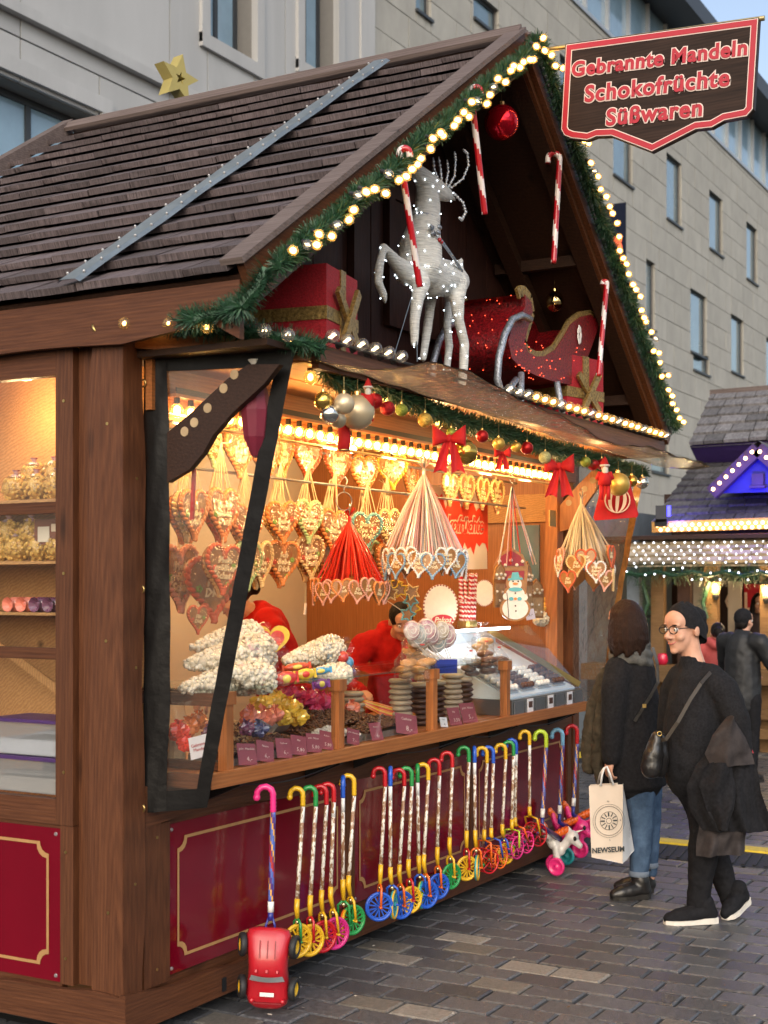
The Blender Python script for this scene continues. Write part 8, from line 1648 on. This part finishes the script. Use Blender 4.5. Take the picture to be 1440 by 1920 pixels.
# gable dormer
G0, G1, GA = Q2(1335, 925, -.05), Q2(1510, 920, -.05), Q2(1422, 842, -.05)
q = MB(); q.add([G0 + Vector((.05, 0, 0)), G1 + Vector((.05, 0, 0)), GA + Vector((.05, 0, -.05))], [(0, 1, 2)]); p2(q, 'dormer_front', M_ultra)
for a, b in ((G0, GA), (GA, G1)): q = MB(); q.bar(a, b, .09, .14, up=(1, 0, 0)) if False else q.bar(a + Vector((-.0, 0, .0)), b, .14, .10, up=(1, 0, 0)); p2(q, 'dormer_barge', M_vio); q = MB(); q.add([a + Vector((0, 0, .09)), b + Vector((0, 0, .09)), b + Vector((1.6, 0, .09)), a + Vector((1.6, 0, .09))], [(0, 1, 2, 3)]); p2(q, 'dormer_roof', M_gshD)
w0, w1 = Q2(1410, 910, -.04), Q2(1432, 888, -.04); q = MB(); q.b2(X2 - .06, X2 + .0, w1.y, w0.y, w0.z, w1.z); q.b2(X2 - .08, X2 + .02, w1.y - .02, w0.y + .02, w0.z - .03, w0.z - .005); p2(q, 'dormer_window', M_vio)
# lights on it (as light strings of their own)
def far_bulb_mesh(r, m): o = MB(); o.smooth = True; o.ball((0, 0, 0), r, 8, 6); return o.mesh('bulb', m)
M_fw = mat('far warm bulb', (1, .7, .35), .5, var=0, emit=5, ecol=(1, .62, .26)); M_fc = mat('far cold led', (.85, .9, 1), .5, var=0, emit=4, ecol=(.82, .88, 1))
FBW, FBC = far_bulb_mesh(.020, M_fw), far_bulb_mesh(.0085, M_fc)
t = thing('light_string', 'zigzag of warm bulbs along the ochre fascia of the neighbour stall', 'light string', Q2(1222, 990)); l0 = t.location.copy()
for i in range(46):
    u = 1232 + i * 6.6; obj('bulb', FBW, t, Q2(u, 990 - (u - 1222) * .03 + (4 if i % 2 else -4), -.04) - l0)
t = thing('light_string', 'warm bulbs along the blue dormer gable', 'light string', GA); l0 = t.location.copy()
for a, b in ((G0, GA), (GA, G1)):
    for i in range(7): obj('bulb', FBW, t, a.lerp(b, (i + .6) / 7.2) + Vector((-.1, 0, .0)) - l0)
t = thing('light_net', 'net of small white lights over the tan scalloped roof', 'light net', Q2(1170, 1058, -.5)); l0 = t.location.copy()
for r in range(6):
    for i in range(20):
        f = (r + .2) / 6; a = Q2(1170, 1058, -.5).lerp(Q2(1186, 1012, -.2), f); b = Q2(1560, 1054, -.5).lerp(Q2(1560, 1008, -.2), f); obj('bulb', FBC, t, a.lerp(b, (i + (.5 if r % 2 else 0) + r2.uniform(-.15, .15)) / 20) - l0)
t = thing('flood_lamp', 'black flood lamp lighting the neighbour roof blue', 'flood lamp', Q2(1240, 965, -.1)); q = MB(); q.box((0, 0, 0), (.12, .12, .16), Euler((0, .4, .3)).to_matrix()); q.build('housing', M_black, t); q = MB(); q.box((.0, 0, -.1), (.04, .14, .06)); q.build('bracket', M_black, t)
q = MB(); q.box((.06, -.03, .04), (.02, .1, .12), Euler((0, .4, .3)).to_matrix()); q.build('lens', mat('blue lens', (.05, .05, 1), .3, var=0, emit=3, ecol=(.05, .05, 1)), t)
for loc_, e in ((Q2(1268, 968, -.05), 5.), (Q2(1395, 925, -.5), 14.)):
    ld = bpy.data.lights.new('flood_light', 'POINT'); ld.energy = e; ld.color = (.08, .06, 1); ld.shadow_soft_size = .05; lo = bpy.data.objects.new('flood_light', ld); COL.objects.link(lo); lo.location = loc_
# garland under its eave
t = thing('garland', 'thick dark garland with white lights under the neighbour stall eave', 'garland', Q2(1172, 1074, -.5)); l0 = t.location.copy()
needles(subdiv([Q2(1168 + i * 32, 1074 + (5 if i % 2 else -2), -.48) - l0 for i in range(13)], .1), .15, 900, r2, parent=t)
needles(subdiv([Q2(1205, 1090, -.3) - l0, Q2(1215, 1130, -.3) - l0, Q2(1200, 1180, -.3) - l0], .1), .1, 600, r2, parent=t); needles(subdiv([Q2(1330, 1090, -.3) - l0, Q2(1318, 1130, -.3) - l0, Q2(1325, 1160, -.3) - l0], .1), .09, 600, r2, parent=t)
for i in range(22): obj('bulb', FBC, t, Q2(1175 + i * 17.5, 1072 + r2.uniform(-14, 16), -.62) - l0)
# body: posts, counter, back wall, inside
q = MB(); q.b2(X2 + 3.0, X2 + 3.1, -3.2, 2.4, 0, 2.9); p2(q, 'rear_wall', WDX); q = MB(); q.b2(X2 + .0, X2 + 3.1, 2.3, 2.4, 0, 2.6); p2(q, 'end_wall', M_slc)
q = MB(); q.b2(X2 - .3, X2 + 3.1, -3.2, 2.4, 2.2, 2.24); p2(q, 'ceiling', WDX); q = MB(); q.b2(X2 + 1.7, X2 + 3.1, -3.2, 1.3, 2.24, 2.9); p2(q, 'roof_void', M_vio)
M_oak = wood('oak counter', (.12, .065, .026), (.21, .12, .05), 'y', .5)
zc_ = Q2(1400, 1248).z
q = MB(); q.b2(X2 - .45, X2 - .1, -3.2, 2.2, zc_ - .05, zc_); p2(q, 'bar_top', M_oak); q = MB(); q.b2(X2 - .45, X2 - .41, -3.2, 2.2, zc_ - .17, zc_ - .052); p2(q, 'bar_apron', M_oak); q = MB(); q.b2(X2 - .0, X2 + .05, -3.2, 2.2, 0.0, zc_ - .06); p2(q, 'bar_front', M_black)
for z in (.40, .20): q = MB(); q.b2(X2 - .35, X2 - .3, -3.2, 2.2, z - .05, z + .05); p2(q, 'foot_rail', M_oak)
for u, m in ((1190, M_slc), (1235, M_oak), (1285, WDX), (1335, M_oak), (1440, M_oak)):
    p = Q2(u, 1150, -.15); q = MB(); q.b2(X2 - .2, X2 - .1, p.y - .07, p.y + .07, 0, 2.2); p2(q, 'post', m)
q = MB(); a, b = Q2(1395, 1095, 1.5), Q2(1500, 1165, 1.5); q.b2(X2 + 1.5, X2 + 1.52, b.y, a.y, b.z, a.z); p2(q, 'red_menu_board', M_sred); lettering('menu_lettering', 'GLÜH', M_prt, S2, plane_frame(Vector((1.48, (a.y + b.y) / 2 + .15, (a.z + b.z) / 2)), (0, -1, 0), (0, 0, 1)), size=.3, extrude=.002)
q = MB(); a, b = Q2(1300, 1090, 1.2), Q2(1325, 1150, 1.2); q.b2(X2 + 1.2, X2 + 1.22, b.y, a.y, b.z, a.z); p2(q, 'cream_notice', M_post)
q = MB(); a, b = Q2(1365, 1090, 1.3), Q2(1390, 1190, 1.3); q.b2(X2 + 1.3, X2 + 1.32, b.y, a.y, b.z, a.z); p2(q, 'white_notice', M_post)
for i, (u, v) in enumerate(((1342, 1102), (1437, 1108))):
    p = Q2(u, v, -.25); t = thing('wall_lantern', ('lit glass lantern on the left bar post of the neighbour stall', 'lit glass lantern at the right edge of the neighbour stall')[i], 'lantern', p)
    q = MB(); q.lathe([(.035, -.07), (.06, .06)], n=6); q.build('glass', film('lantern glass', (1, .9, .7), .2, .05, milk=.25, milkcol=(1, .8, .5)), t); q = MB(); q.lathe([(.075, .06), (.05, .10), (0, .13)], n=6); q.build('roof', M_black, t); q = MB(); q.lathe([(.02, -.13), (.04, -.09), (.04, -.07), (0, -.07)], n=6); q.build('foot', M_black, t); q = MB(); q.smooth = True; q.ball((0, 0, 0), (.022, .022, .04), 8, 6); q.build('bulb', mat('lantern bulb', (1, .8, .4), .5, var=0, emit=40, ecol=(1, .75, .32)), t)
    q = MB(); q.tube([(0, 0, .12), (.1, 0, .14)], .01, 6); q.build('arm', M_black, t)
    ld = bpy.data.lights.new('lantern_light', 'POINT'); ld.energy = 9; ld.color = (1, .68, .32); ld.shadow_soft_size = .05; lo = bpy.data.objects.new('lantern_light', ld); COL.objects.link(lo); lo.location = p + Vector((-.12, 0, 0))
ld = bpy.data.lights.new('lantern_light', 'POINT'); ld.energy = 40; ld.color = (1, .7, .4); ld.shadow_soft_size = .1; lo = bpy.data.objects.new('lantern_light', ld); COL.objects.link(lo); lo.location = (X2 + 1., -.4, 2.0)
t = thing('inner_lamp', 'warm lamp inside the neighbour stall', 'lamp', (X2 + 1., -.4, 2.12)); q = MB(); q.lathe([(0, 0), (.08, 0), (.07, -.06), (0, -.07)], n=12); q.build('lamp_glass', MATS['lamp glass'], t); q = MB(); q.cyl((0, 0, 0), (0, 0, .08), .02); q.build('stem', M_black, t)
t = thing('candle_glass', 'red glass candle on the bar behind the women', 'candle', Q2(1242, 1222, -.28)); t.location.z = zc_; q = MB(); q.lathe([(0, .0), (.045, .0), (.06, .05), (.05, .11), (.04, .12)], n=14); q.build('glass', mat('red glass', (.5, .01, .05), .1, var=.05, coat=.6), t, smooth=True); q = MB(); q.cyl((0, 0, .01), (0, 0, .06), .03); q.build('wax', M_wht, t)
bpy.data.scenes.remove(TMP)
